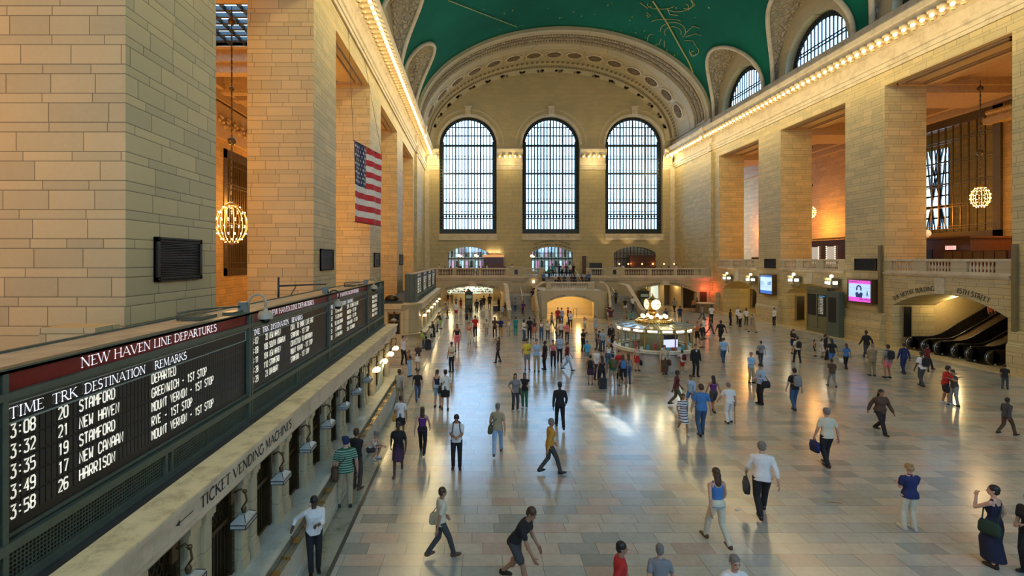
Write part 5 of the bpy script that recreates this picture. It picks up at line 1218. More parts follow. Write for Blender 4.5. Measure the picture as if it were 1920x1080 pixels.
for nm, xa, xb, sd in (('left_flight', sx(958, 54.5), 7.2, -1), ('right_flight', 14.75, sx(1200, 54.5), 1)):
    m = MB(); n = 15; y0 = 54.3; zt = 2.25
    for i in range(n): m.box(xa, xb, y0+i*.31, y0+n*.31, zt*i/n, zt*(i+1)/n)
    m.box(xa-.0, xb, y0+n*.31, YW, 0, zt); m.build('lower_flight', SM, st)
    m = MB()
    for i in range(n): m.box(xa+.05, xb-.05, y0+i*.31-.012, y0+i*.31+.03, zt*(i+1)/n, zt*(i+1)/n+.012)
    m.build('pale_nosings', PALE, st)
    # outer parapet
    X_ = xa-.2 if sd < 0 else xb+.2
    m = MB(); vs = []
    for y, zt_ in ((53.9, .95), (54.6, 1.05), (59.4, 3.35), (62.5, 3.45)): vs += [(X_-.16, y, 0), (X_+.16, y, 0), (X_+.16, y, zt_), (X_-.16, y, zt_)]
    m.add(vs, [(i*4+k, i*4+(k+1) % 4, i*4+4+(k+1) % 4, i*4+4+k) for i in range(3) for k in range(4)]+[(0, 1, 2, 3)]); m.build('outer_parapet', STONE_FINE, st)
    m = MB(); 
    for (ya, za), (yb, zb) in (((53.8, 1.0), (54.6, 1.1)), ((54.6, 1.1), (59.4, 3.4)), ((59.4, 3.4), (62.5, 3.5))): m.bar((X_, ya, za), (X_, yb, zb), .46, .12)
    m.build('parapet_coping', PALE, st)
    X2 = bx0-.55 if sd < 0 else bx1+.55                     # inner rail, sweeping down from the platform
    pts = [(bx0+.5 if sd < 0 else bx1-.5, YC+.1, 4.0), (bx0+.05 if sd < 0 else bx1-.05, YC+.25, 3.9), (X2+.12*-sd, YC+.6, 3.5), (X2+.05*sd, YC+.3, 2.9), (X2+.02*sd, YC-.1, 2.2), (X2-.02*sd, YC-.45, 1.45), (X2-.04*sd, YC-.7, 1.05)]
    MB().tube(pts, .15, 8).build('sweeping_coping', PALE, st)
    m = MB()
    vs = []
    for x_, y_, z_ in pts[2:]: vs += [(x_-.1, y_, 0), (x_+.1, y_, 0), (x_+.1, y_, z_), (x_-.1, y_, z_)]
    m.add(vs, [(i*4+k, i*4+(k+1) % 4, i*4+4+(k+1) % 4, i*4+4+k) for i in range(4) for k in range(4)]+[(16, 17, 18, 19)]); m.lathe([(.2, 0), (.2, .15), (.14, .2), (.16, .9), (.22, 1.0), (.12, 1.15), (.02, 1.2)], (pts[-1][0], pts[-1][1]-.1, 0), 10)
    m.build('newel_wall', STONE_FINE, st)
    xm = (xa+xb)/2-.1
    MB().tube([(xm, 54.2, 0), (xm, 54.2, .95), (xm, 58.9, 3.15), (xm, 59.6, 3.15), (xm, 59.6, 2.2)], .035, 6).tube([(xm, 56.5, 1.1), (xm, 56.5, 2.03)], .025, 6).build('centre_handrail', BRASS, st)
for px_ in (1052, 1089): MB().tube([(sx(px_, 62), 61.8, 3.05), (sx(px_, 62), 61.8, 3.95), (sx(px_, 64)-.6, 64.6, 5.2), (sx(px_, 64)-.6, 64.6, 4.3)], .035, 6).build('upper_handrail', BRASS, st)
balustrade((ax0-.1, YC+.25), (ax1+.1, YC+.25), 3.05, .98, [(.55, 5.1-.45, 21)], 'curved-ended stone balustrade over the central arch of the stairs', rs=.95)
bt = MB(); R = arch_circle(ax0, ax1, 1.75, sz(556, YC)); zt = sz(556, YC)
arch_text_w('DINING CONCOURSE', (ax0+ax1)/2, R+.1, zt-R, -2.3, 1.75, .12, YC-.012, bt); arch_text_w('TRACKS 100 TO 117', (ax0+ax1)/2, R+.1, zt-R, .55, 1.75, .12, YC-.012, bt)
bt.build('carved_lettering', DARKL, st)
m = MB(); m.tube([(sx(1076, 55.6), 55.9, 0), (sx(1076, 55.6), 55.9, .95), (sx(1081, 55.6), 55.5, 1.05), (sx(1081, 55.6), 55.5, 0)], .03, 6); tag(m.build('hand_rail', IRON), 'small black handrail inside the central arch', 'handrail')
for px_, s in ((1008, -1),): pass
r = empty('wall_globe', (sx(1000), YW-.3, sz(528)), 0, 'small glowing wall globe left of the central stairs', 'wall lamp')
MB().ball((sx(1000), YW-.3, sz(528)), .17, 8, 6).build('globe', LAMPLIT, r); MB().box(sx(1000)-.04, sx(1000)+.04, YW-.25, YW, sz(528)-.05, sz(528)+.05).build('bracket', BRONZE, r)
r = empty('wall_globe', (26.4, YW-.25, sz(541.5)), 0, 'red glowing globe beside the right balcony arch', 'wall lamp')
xg = sx(1322); MB().ball((xg, YW-.3, sz(541.5)), .16, 8, 6).build('globe', mat('red_globe', (1, .25, .12), .4, emit=14, ecol=(1, .22, .10)), r); MB().box(xg-.04, xg+.04, YW-.2, YW, sz(541.5)-.05, sz(541.5)+.05).build('bracket', BRONZE, r); r.location = (xg, YW-.25, sz(541.5))
lamp('POINT', 'red_glow', (xg, YW-.75, sz(541.5)), 110, (1, .12, .05), .12)
# desk by the right wall
Yd = 60.0; r = empty('service_desk', (sx(1326, Yd), Yd, 0), 0, 'wooden service desk with a stone counter against the right wall', 'desk')
MB().box(sx(1312, Yd), sx(1338, Yd), Yd, Yd+1.6, 0, 1.15).build('desk_front', mat('brown_marble', (.20, .13, .06), .4), r); MB().box(sx(1311, Yd), sx(1340, Yd), Yd-.08, Yd+1.7, 1.15, 1.24).build('desk_top', PALE, r)
MB().box(sx(1313, 64.9), sx(1325, 64.9), 64.88, 64.95, .8, 2.3).build('back_panel', WOOD, r)

# ------------------------------------------------------------------ doors to the avenue, bars and lamps on the west balcony
for i, (a, b) in enumerate(DOORS):
    r = empty('door_%d' % (i+1), ((a+b)/2, YB+.4, BW), kind='structure'); Y = YB+.3
    f = MB(); f.box(a, b, Y, Y+.12, 6.55, 6.75).box(a, b, Y, Y+.12, 7.5, 7.6).box(a, b, Y, Y+.12, BW, 4.6).box(a, a+.12, Y, Y+.12, BW, 8).box(b-.12, b, Y, Y+.12, BW, 8)
    n = 12; Rr = arch_circle(a, b, 7.6, 8.55); c = (a+b)/2
    for k in range(1, n): x = a+(b-a)*k/n; f.box(x-.05, x+.05, Y, Y+.1, BW, 8.55-Rr+math.sqrt(Rr*Rr-(x-c)**2))
    f.box(c-2, c+2, Y, Y+.1, 5.5, 5.56)
    f.build('door_frame', IRON if i == 1 else WOOD, r)
    o = [(p[0], Y+.14, p[1]) for p in seg_arch(a, b, BW, 7.6, 8.5)]; MB().add(o, [tuple(range(len(o)))]).build('door_glass', GLASS, r)
vb = MB().box(XL, XR, YB+9, YB+9.4, 0, 10)                 # buildings across the avenue, seen through the doors
vb.box(DOORS[2][0]-1, DOORS[2][1]+1, YB+1.7, YB+2, 4, 9)
struct(vb.build('wall_avenue', mat('street_wall', (.35, .33, .30), .8)))
m = MB()
for k in range(46):
    x = XL+.4+k*.82; m.box(x, x+.45, YB+8.9, YB+9.0, 4.6+(k*7 % 3)*.3, 6.3, k % 3)
    m.box(x, x+.3, YB+8.9, YB+9.0, 7.0, 8.6, (k+1) % 3)
struct(m.build('window_21', [mat('street_glow', (.5, .7, 1), .5, emit=1.6, ecol=(.55, .75, 1.0)), mat('street_pink', (.7, .3, .5), .5, emit=.6, ecol=(.8, .35, .5)), BLACK]))
# bar between left and middle windows
def bar(px0, px1, Y, zt, label, back=True):
    a, b = sx(px0, Y), sx(px1, Y); r = empty('restaurant_bar', ((a+b)/2, Y, BW), 0, label, 'bar')
    MB().box(a, b, Y, Y+.7, BW, BW+1.12).build('bar_front', WOOD, r); MB().box(a-.1, b+.1, Y-.1, Y+.8, BW+1.12, BW+1.2).build('bar_top', mat('amber_wood', (.20, .09, .03), .35), r)
    return r, a, b
r, a, b = bar(903, 948, 76.2, 7, 'lit back bar with shelves of bottles between the left and middle windows')
MB().box(a+.3, b-.3, 77.1, 77.35, BW+1.2, BW+2.6).build('back_shelf', WOOD, r); MB().box(a+.2, b-.2, 77.0, 77.38, BW+2.6, BW+2.95).build('lit_canopy', mat('copper_glow', (.8, .35, .12), .4, emit=.9, ecol=(1, .45, .15)), r)
def bottles(a, b, n, Y, z, lab, grp):
    src = None
    for k in range(n):
        x = a+(b-a)*(k+.5)/n
        if src is None: src = MB().lathe([(.001, 0), (.05, 0), (.05, .2), (.018, .28), (.018, .36), (.001, .36)], (0, 0, 0), 6).build('bottle', [mat('amber_glass', (.25, .12, .03), .2)]); tag(src, lab, 'bottle', grp); o = src
        else: o = src.copy(); COL.objects.link(o)
        o.location = (x, Y, z)
bottles(a+.4, b-.4, 14, 77.0, BW+1.2, 'bottle on the lit shelf of the back bar between the left and middle windows', 'bottles of the lit bar')
for px_, k in ((920, 'left'), (934, 'right')):
    X_ = sx(px_, 77.2); r = empty('wall_sconce', (X_, 77.2, sz(475, 77.2)), 0, '%s of two bright sconces above the back bar' % k, 'wall sconce')
    MB().lathe([(.03, -.2), (.10, .05), (.16, .12)], (X_, 77.2, sz(475, 77.2)), 8).build('sconce_cup', BRASS, r); MB().ball((X_, 77.2, sz(474, 77.2)), .1, 6, 5).build('bulb', BULB, r); lamp('POINT', 'sconce_light', (X_, 77.0, sz(472, 77.2)), 40, (1, .75, .4), .06)
r, a, b = bar(1183, 1230, 75.5, 7, 'dark wooden bar cabinet with shelves in front of the right arched door')
MB().box(a, b, 75.9, 76.6, BW, 7.0).box(a-.1, b+.1, 75.8, 76.7, 7.0, 7.2).build('back_cabinet', WOOD, r); MB().box(a+.5, b-.5, 75.85, 75.9, 6.1, 6.16).box(a+.5, b-.5, 75.85, 75.9, 6.6, 6.64).build('shelf', mat('amber_wood', (.2, .09, .03), .35), r)
for x in (a+.2, b-.2): lamp('POINT', 'bar_light', (x, 75.6, 5.9), 30, (1, .42, .12), .08)
for px_ in (1161, 1178, 1204, 1224, 1245, 1264):
    X_ = sx(px_, 67); z = sz(495, 67); r = empty('table_lamp', (X_, 67, z-.35), 0, 'small orange table lamp on the west balcony, %s' % {1161: 'leftmost on the right side', 1178: 'second from the left', 1204: 'third from the left', 1224: 'fourth from the left', 1245: 'fifth from the left', 1264: 'rightmost'}[px_], 'table lamp', 'orange lamps of the west balcony')
    MB().lathe([(.06, -.35), (.02, -.3), (.02, -.05)], (X_, 67, z), 6).build('stem', BRASS, r); MB().ball((X_, 67, z), .11, 8, 6).build('lamp_shade', mat('orange_shade', (1, .4, .12), .5, emit=9, ecol=(1, .38, .12)), r)
for px_, py_, k in ((860, 479, 'left'), (892, 479, 'second'), (997, 480, 'third, by the middle door')):
    X_ = sx(px_, 70); z = sz(py_, 70); r = empty('lamp_post', (X_, 70, BW), 0, 'white globe lamp post on the west balcony, %s' % k, 'lamp post', 'globe lamp posts of the west balcony')
    MB().lathe([(.15, 0), (.05, .1), (.035, .3), (.035, z-BW-.2), (.08, z-BW-.15)], (X_, 70, BW), 8).build('post', BRASS, r); MB().ball((X_, 70, z), .2, 10, 8).ball((X_+.3, 70, z-.1), .12, 8, 6).build('globe', BULB, r); lamp('POINT', 'post_light', (X_, 69.6, z), 50, (1, .8, .5), .2)
# dining tables behind the left balustrade
tsrc = None
for k, px_ in enumerate((828, 842, 856, 872, 888, 905, 920, 936, 950, 966, 1150, 1170, 1190, 1212, 1234, 1256, 1276)):
    X_ = sx(px_, 68)
    if tsrc is None:
        t = empty('dining_table', (0, 0, 0), 0, 'x', 'table', 'dining tables behind the west balustrade'); local(MB().box(-.42, .42, -.4, .4, .72, .76), 'tabletop', mat('white_cloth', (.6, .58, .52), .8), t); local(MB().lathe([(.25, 0), (.04, .05), (.04, .72)], (0, 0, 0), 8), 'table_base', BLACK, t)
        remember(t); tsrc = t
    else: t = copy_tree(tsrc)
    t.location = (X_, 68.2+.6*(k % 2), BW); sd = 'left' if px_ < 1000 else 'right'
    t['label'] = 'white-topped dining table behind the %s west balustrade, %s from the left' % (sd, ORD[k if k < 10 else k-10])
for a, b, l in ((818, 890, 'low wooden screen behind the left balustrade, left piece'), (893, 985, 'low wooden screen behind the left balustrade, right piece'), (1145, 1300, 'low wooden screen behind the right balustrade')):
    r = empty('wooden_screen', (sx((a+b)/2, 66.6), 66.6, BW), 0, l, 'screen'); MB().box(sx(a, 66.6), sx(b, 66.6), 66.6, 66.66, BW, BW+1.05).build('screen_panel', WOOD, r); MB().box(sx(a, 66.6), sx(b, 66.6), 66.55, 66.71, BW+1.05, BW+1.12).build('screen_rail', mat('amber_wood', (.2, .09, .03), .35), r)
tag(MB().box(sx(1106, 68), sx(1129, 68), 68, 68.6, BW, sz(493, 68)).build('service_station', BLACK), 'black service station behind the balustrade right of the stairs', 'service station')
tag(MB().box(sx(1092, YB), sx(1098, YB), YB-.4, YB-.02, BW, sz(480, YB)).build('dark_door_leaf', WOOD), 'narrow dark wooden door leaf right of the middle arched door', 'door')
# wall sconce and stone doorway in the right corner
Yq = YB-.4; r = empty('wall_sconce', (sx(1296, 76), 76, 8), 0, 'bronze uplight on the wall at the right end of the west balcony', 'wall sconce')
MB().bar((sx(1296, 76)-.3, 76, sz(452, 76)), (sx(1296, 76)+.3, 76, sz(458, 76)), .12).bar((sx(1296, 76)+.3, 76, sz(458, 76)), (XR, 76, sz(458, 76)), .08).build('uplight_arm', BRONZE, r); lamp('POINT', 'sconce_light', (sx(1294, 76), 76.4, sz(449, 76)), 90, (1, .7, .35), .1)
for x in (20.5, 24.0, 28): lamp('SPOT', 'door_uplight', (x, YB-1.4, 7.6), 260, (1, .74, .4), .1, rot=(math.radians(165), 0, 0), spot=1.2)
m = MB().box(sx(1282, 76.9), sx(1298, 76.9), 76.9, 77.38, BW, 8.2).box(sx(1280, 76.9), sx(1300, 76.9), 76.8, 77.38, 8.2, 8.5); r = empty('stone_doorway', (sx(1290, 76.9), 76.9, BW), 0, 'narrow stone doorway with a dark opening at the right corner of the balcony', 'doorway'); m.build('surround', PALE, r); MB().box(sx(1286, 76.9), sx(1295, 76.9), 76.86, 76.9, BW, 7.9).build('dark_opening', BRONZE, r)

# ------------------------------------------------------------------ information booth with the clock
cx, cy = 11.25, 31.0; RB_ = 2.35
bo = empty('information_booth', (cx, cy, 0), 0, 'round marble information booth with glass panels, brass frame and lit ring of lamps', 'information booth')
C = (cx, cy, 0)
MB().lathe([(RB_, 0), (RB_, .12), (RB_-.06, .14), (RB_-.08, 1.0)], C, 48).build('marble_base', mat('booth_marble', (.42, .37, .28), .35, nz=.15, scale=1.5), bo)
MB().lathe([(RB_-.1, 1.0), (RB_+.16, 1.02), (RB_+.18, 1.08), (RB_+.1, 1.12), (RB_-.35, 1.12)], C, 48).build('counter', MARB_W, bo)
ct = MB(); ct.lathe([(RB_+.08, 1.13), (RB_+.11, 1.19), (RB_+.03, 1.23), (RB_-.02, 1.17)], C, 48); ct.build('counter_rail', mat('pale_rail', (.62, .58, .45), .3), bo)
ZR = 2.42
m = MB()
for k in range(16):
    a = 2*PI*(k+.5)/16; x, y = cx+(RB_-.12)*math.cos(a), cy+(RB_-.12)*math.sin(a); m.bar((x, y, 1.12), (x, y, ZR-.02), .06, .06)
m.lathe([(RB_-.08, ZR-.28), (RB_-.15, ZR-.28), (RB_-.15, ZR-.22), (RB_-.08, ZR-.22)], C, 48); m.lathe([(RB_-.06, ZR-.04), (RB_+.02, ZR-.02), (RB_+.02, ZR+.02), (RB_-.1, ZR+.02)], C, 48)
m.lathe([(RB_-.05, 1.13), (RB_-.05, 1.18), (RB_-.16, 1.18)], C, 48); m.build('brass_frame', BRASS, bo)
MB().lathe([(RB_-.12, 1.15), (RB_-.12, ZR-.02)], C, 48).build('glass_screen', BOOTH_GLASS, bo)
for k in range(16):
    a = 2*PI*k/16; t = Vector((-math.sin(a), math.cos(a), 0)); n = Vector((math.cos(a), math.sin(a), 0))
    MB().obox(Vector((cx, cy, ZR-.13))+n*(RB_-.22), t*.27, n*.04, Vector((0, 0, .045))).build('strip_lamp', FLUO, bo)
m = MB(); NR = 16
for k in range(NR):
    a0, a1 = 2*PI*(k+.5)/NR, 2*PI*(k+1.5)/NR
    for j in range(5):
        for q in range(1):
            r0, r1 = .95+(RB_-.95)*j/5+.015, .95+(RB_-.95)*(j+1)/5-.015
            m.add([(cx+r*math.cos(a), cy+r*math.sin(a), ZR+.02+.18*(RB_-r)/1.4) for r, a in ((r0, a0+.03), (r0, a1-.03), (r1, a1-.012), (r1, a0+.012))], [(0, 1, 2, 3)], (k*3+j) % 2)
    m.bar((cx+.95*math.cos(a0), cy+.95*math.sin(a0), ZR+.21), (cx+RB_*math.cos(a0), cy+RB_*math.sin(a0), ZR+.03), .04, mi=2)
m.lathe([(.3, ZR+.14), (.95, ZR+.14), (RB_, ZR-.03)], C, 32, mi=3)
m.build('roof_panels', [mat('roof_glass_dark', (.10, .12, .10), .15), mat('roof_glass_light', (.22, .23, .19), .15), MATS['pale_green_trim'], BRONZE], bo)
m = MB(); m.lathe([(1.05, ZR+.05), (1.1, ZR+.1), (1.08, ZR+.36), (1.0, ZR+.4), (.98, ZR+.36)], C, 32)
for k in range(40): a = 2*PI*k/40; m.ball((cx+1.09*math.cos(a), cy+1.09*math.sin(a), ZR+.27), .06, 6, 4)
m.build('brass_gallery', BRASS, bo)
for k in range(8):
    a = 2*PI*(k+.25)/8; MB().lathe([(.03, 0), (.03, .15), (.05, .17)], (cx+.72*math.cos(a), cy+.72*math.sin(a), ZR+.28), 6).build('lamp_stem', BRASS, bo)
    MB().ball((cx+.72*math.cos(a), cy+.72*math.sin(a), ZR+.56), .12, 10, 8).build('lamp_globe', BULB, bo)
for a in (0, PI/2, PI, 3*PI/2): lamp('POINT', 'booth_glow', (cx+1.1*math.cos(a), cy+1.1*math.sin(a), ZR+.75), 35, (1, .82, .45), .1)
for a in range(6): lamp('POINT', 'booth_inner_glow', (cx+1.6*math.cos(a), cy+1.6*math.sin(a), 2.1), 16, (.95, 1, .8), .1)
MB().lathe([(.85, 0), (.85, ZR)], C, 16).build('inner_core', mat('core_metal', (.18, .15, .07), .4, .3), bo)
a = -1.45; n = Vector((math.cos(a), math.sin(a), 0)); t = Vector((-math.sin(a), math.cos(a), 0))
MB().obox(Vector((cx, cy, 1.6))+n*(RB_-.35), t*.42, n*.03, Vector((0, 0, .22))).build('monitor', mat('monitor_violet', (.5, .45, .95), .4, emit=2.2, ecol=(.62, .6, 1.0)), bo)
MB().obox(Vector((cx, cy, 1.98))+n*(RB_-.33), t*.42, n*.02, Vector((0, 0, .12))).build('sign_plate', BLACK, bo)
m = MB()
for k in range(14): a = -2.9+k*.2; m.box(cx+1.9*math.cos(a)-.09, cx+1.9*math.cos(a)+.09, cy+1.9*math.sin(a)-.05, cy+1.9*math.sin(a)+.05, 1.12, 1.12+.2+.12*(k % 3), k % 3)
m.build('leaflet_racks', [MATS['goods_white'], MATS['goods_teal'], MATS['goods_red']], bo)
# clock: four faces on a brass ball
ZK = sz(577.5, cy); ck = empty('clock', (cx-.1, cy, ZR+.14), 0, 'four-faced glowing opal clock on a brass pedestal above the information booth', 'clock')
cc = (cx-.1, cy, 0)
MB().lathe([(.55, ZR+.16), (.5, ZR+.3), (.26, ZR+.42), (.16, ZR+.55), (.2, ZR+.68), (.30, ZR+.74), (.34, ZR+.80), (.26, ZR+.86), (.2, ZR+.9)], cc, 16).build('pedestal', BRASS, ck)
zc_ = ZR+1.31
rr = .43
m = MB(); m.lathe([(rr*math.sin(PI*i/12)+.001, zc_-rr*math.cos(PI*i/12)) for i in range(13)], cc, 24); m.lathe([(.12, zc_+rr-.02), (.09, zc_+rr+.08), (.03, zc_+rr+.12), (.04, zc_+rr+.2), (.001, zc_+rr+.26)], cc, 10); m.build('brass_ball', BRASS, ck)
FACE = mat('opal_clock_face', (1, .93, .72), .4, emit=1.5, ecol=(1, .88, .60))
for k in range(4):
    a = -PI/2+.18+k*PI/2+.25*0; n = Vector((math.cos(a), math.sin(a), 0)); t = Vector((-math.sin(a), math.cos(a), 0)); up = Vector((0, 0, 1)); c = Vector((cc[0], cc[1], zc_))+n*(rr*.93)
    f = MB(); rf_ = .34; f.add([c+n*.03]+[c+(t*math.cos(q)+up*math.sin(q))*rf_+n*.0 for q in [2*PI*i/28 for i in range(28)]], [(0, i+1, (i+1) % 28+1) for i in range(28)]); f.build('clock_face', FACE, ck)
    b_ = MB(); b_.tube([c+(t*math.cos(q)+up*math.sin(q))*rf_ for q in [2*PI*i/28 for i in range(29)]], .03, 6); b_.build('bezel', BRASS, ck)
    h = MB(); cf = c+n*.045; h.bar(cf, cf+(t*math.sin(-1.7)*-1+up*math.cos(1.7))*.26, .018, .01, up=n); h.bar(cf, cf+(t*math.sin(1.4)+up*math.cos(1.4))*.17, .028, .01, up=n)
    for q in range(12): w2 = 2*PI*q/12; h.bar(cf+(t*math.cos(w2)+up*math.sin(w2))*.25-n*.02, cf+(t*math.cos(w2)+up*math.sin(w2))*.30-n*.025, .018, .008, up=n)
    h.build('hands_and_marks', BLACK, ck)
lamp('POINT', 'clock_glow', (cx-.1, cy-1.1, zc_), 30, (1, .88, .6), .2)

# ------------------------------------------------------------------ chandeliers in the galleries
CB = mat('chandelier_bulb', (1, .8, .5), .4, emit=11, ecol=(1, .72, .40))
def chandelier(x, y, z, R_, Hh, ztop, label, strength):
    r = empty('chandelier', (x, y, z), 0, label, 'chandelier')
    m = MB()
    for k in range(10):
        a = 2*PI*k/10; m.tube([(x+R_*math.sin(PI*(.12+.76*j/8))*math.cos(a), y+R_*math.sin(PI*(.12+.76*j/8))*math.sin(a), z+Hh/2*math.cos(PI*(.12+.76*j/8))) for j in range(9)], .02, 5)
    m.lathe([(.05, Hh/2+.15), (R_*.35, Hh/2), (R_*.4, Hh/2-.1), (R_*.3, Hh/2-.12)], (x, y, z), 12); m.lathe([(R_*.45, -Hh/2+.1), (R_*.35, -Hh/2), (.02, -Hh/2-.05)], (x, y, z), 12)
    m.build('brass_cage', BRASS, r)
    b = MB()
    for j, rr_ in enumerate((.18, .30, .42, .54, .66, .78, .87)):
        n = 14 if 0 < j < 6 else 9; rad = R_*math.sin(PI*rr_)*1.03
        for k in range(n): a = 2*PI*(k+.5*(j % 2))/n; b.ball((x+rad*math.cos(a), y+rad*math.sin(a), z+Hh/2*math.cos(PI*rr_)), .036*(R_/.8)**.5, 6, 4)
    b.build('bulbs', CB, r)
    c = MB(); zz = z+Hh/2+.15; c.tube([(x, y, zz), (x, y, ztop)], .022, 6); k = 0
    while zz < ztop-.3: c.lathe([(.045, 0), (.045, .22)], (x, y, zz), 6); zz += .34
    for f_, q in ((.38, .22), (.62, .13), (.93, .2)): c.ball((x, y, z+(ztop-z)*f_), q, 10, 8)
    c.build('hanging_chain', mat('chain_bronze', (.10, .08, .05), .35, .6), r)
    lamp('POINT', 'chandelier_light', (x, y, z), strength, (1, .66, .3), R_*.8)
chandelier((434.5-VX)*27/F, 27, sz(420, 27), .80, 2.15, 20.3, 'glowing spherical chandelier of bare bulbs hanging behind the second left pier', 900)
X_ = 37.5; Yc_ = X_*F/(1838-VX)
chandelier(X_, Yc_, sz(370, Yc_), .55, 1.6, 19.8, 'bulb chandelier in the right gallery, seen before the tall grille', 500)
chandelier(38, 56, sz(398, 56), .5, 1.3, 19.8, 'distant bulb chandelier in the right gallery behind the middle pier', 400)

# furniture in the right gallery
r = empty('wooden_kiosk', (37, 33, BR), 0, 'large dark red wooden kiosk in the nearest opening of the right gallery', 'kiosk')
MB().box(36.5, 41.5, 36.5, 45, BR, 8.1).build('kiosk_body', WOOD, r)
MB().box(36.3, 41.6, 36.3, 40.6, 8.1, 8.25).build('cornice', WOOD, r)
m = MB(); 
for k in range(6): m.box(36.0, 36.1, 33.6+k*.75, 34.28+k*.75, BR, 7.1)
m.build('brown_panels', mat('brown_panel', (.13, .065, .025), .4), r); MB().box(36.1, 36.4, 33.5, 38.2, BR, 7.15).build('panel_frame', WOOD, r)
MB().box(36.45, 36.5, 39.5, 41.8, BR, 7.3).build('dark_opening', BLACK, r)
m = MB()
for k in range(24): m.ball((36.4, 40.7+k*.18, 8.35), .10, 6, 4)
m.build('gilded_cresting', mat('gilded_carving', (.5, .34, .14), .5), r)
r = empty('small_clock', (36.4, 39.9, 8.2), 0, 'small round glowing clock on top of the red wooden kiosk', 'clock')
MB().ball((36.4, 39.9, 8.62), .30, 12, 8).build('clock_face', mat('warm_face', (.8, .65, .45), .4, emit=.8, ecol=(1, .8, .5)), r); MB().box(36.3, 36.5, 39.8, 40.0, 8.25, 8.4).build('stand', BRASS, r)
r = empty('exit_sign', (35.9, 37.5, 7.3), 0, 'small lit red exit sign above the brown panels in the right gallery', 'exit sign')
MB().box(35.85, 35.95, 37.0, 37.75, 7.25, 7.55).build('sign_case', mat('exit_face', (.8, .6, .55), .4, emit=1.2, ecol=(1, .75, .7)), r); m = MB(); text(m, 'EXIT', lambda u, v: (35.84, 37.68-u, 7.30+v), .6, .2); m.build('lettering', mat('exit_red', (.8, .03, .02), .4, emit=1.2, ecol=(1, .08, .04)), r)
r = empty('wooden_shop', (38, 55, BR), 0, 'dark wooden shop front with bright mirrors in the middle opening of the right gallery', 'shop')
MB().box(38, 41.8, 49.5, 58, BR, 8.6).box(37.9, 41.8, 49.3, 50.2, BR, 9.4).build('shop_body', WOOD, r)
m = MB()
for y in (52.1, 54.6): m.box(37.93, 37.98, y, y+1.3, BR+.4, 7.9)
m.build('mirror', mat('glowing_mirror', (.5, .48, .42), .2, emit=.6, ecol=(.9, .85, .75)), r)  # faint glow stands in for a bright reflection in the mirrors
m = MB()
for y in (52.1, 54.6):
    for k in range(9): m.ball((37.9, y, BR+.6+k*.22), .04, 6, 4); m.ball((37.9, y+1.3, BR+.6+k*.22), .04, 6, 4)
m.build('mirror_bulbs', CB, r)
m = MB()
for k in range(30): m.ball((37.9, 50.4+k*.25, 8.75), .12, 6, 4)
m.build('gilded_cresting', MATS['gilded_carving'], r)
tag(MB().box(XR+TH+.3, XR+TH+2, 57, 62, BR, BR+1.25).build('wooden_bench', WOOD), 'dark wooden bench back behind the farthest balustrade of the right gallery', 'bench')

# ------------------------------------------------------------------ painted constellations on the vault
def on_vault(px, py):
    lo, hi = 12.0, 75.0
    dx, dz = (px-VX)/F, (VY-py)/F
    f = lambda Y: ((dx*Y-VCX)/VA)**2+((H+dz*Y-VZ)/VBH)**2 if H+dz*Y > VZ else 0.5
    for _ in range(60):
        m_ = (lo+hi)/2
        if f(m_) < 1: lo = m_
        else: hi = m_
    Y = lo; p = Vector((dx*Y, Y, H+dz*Y)); n = Vector(((VCX-p.x)/VA**2, 0, (VZ-p.z)/VBH**2)).normalized(); return p+n*.06
GOLD = mat('gold_paint', (.42, .42, .16), .5); cn = MB()
def stroke(ps, w_=.05):
    pts = [on_vault(*p) for p in ps]; pts = [p for p in pts if p.y < 64.9]
    if len(pts) > 1: cn.tube(pts, w_, 4, cap=False)
stroke([(840, 0), (905, 25), (970, 50)], .05); stroke([(1224, 0), (1250, 40), (1275, 85), (1292, 115), (1300, 135)], .10)
def wig(cx_, cy_, r0, r1, a0, a1, n=10): return [(cx_+r0*math.cos(math.radians(a0+(a1-a0)*i/n)), cy_+r1*math.sin(math.radians(a0+(a1-a0)*i/n))) for i in range(n+1)]
for s in (wig(1262, 58, 24, 17, 180, 400, 16), wig(1262, 60, 16, 11, 150, 380), wig(1250, 40, 28, 5, 180, 340), wig(1222, 75, 8, 12, 90, 300), wig(1302, 95, 9, 8, -60, 200), wig(1300, 100, 5, 5, 0, 300), [(1285, 62), (1300, 48), (1312, 52)], [(1286, 68), (1305, 62), (1315, 66)], [(1284, 75), (1300, 76), (1306, 86)], [(1240, 72), (1236, 82), (1228, 84)], [(1246, 76), (1246, 88), (1240, 92)],
          wig(1240, 8, 26, 8, 20, 200), wig(1270, 12, 22, 9, -40, 150), [(1212, 22), (1220, 28), (1214, 32)], wig(1288, 6, 12, 10, -80, 120), [(1252, 14), (1256, 26), (1272, 28)], [(1200, 4), (1214, 14), (1222, 10)], [(1290, 18), (1304, 8), (1296, 2)]): stroke(s, .045)
for i in range(90):
    rg = random.Random(i*3+1); px, py = rg.uniform(900, 1440), rg.uniform(2, 130); p = on_vault(px, py)
    if p.y < 64.5 and p.z > 33: cn.ball(p, rg.choice((.05, .06, .1)), 5, 3)
struct(cn.build('trim_19', GOLD))
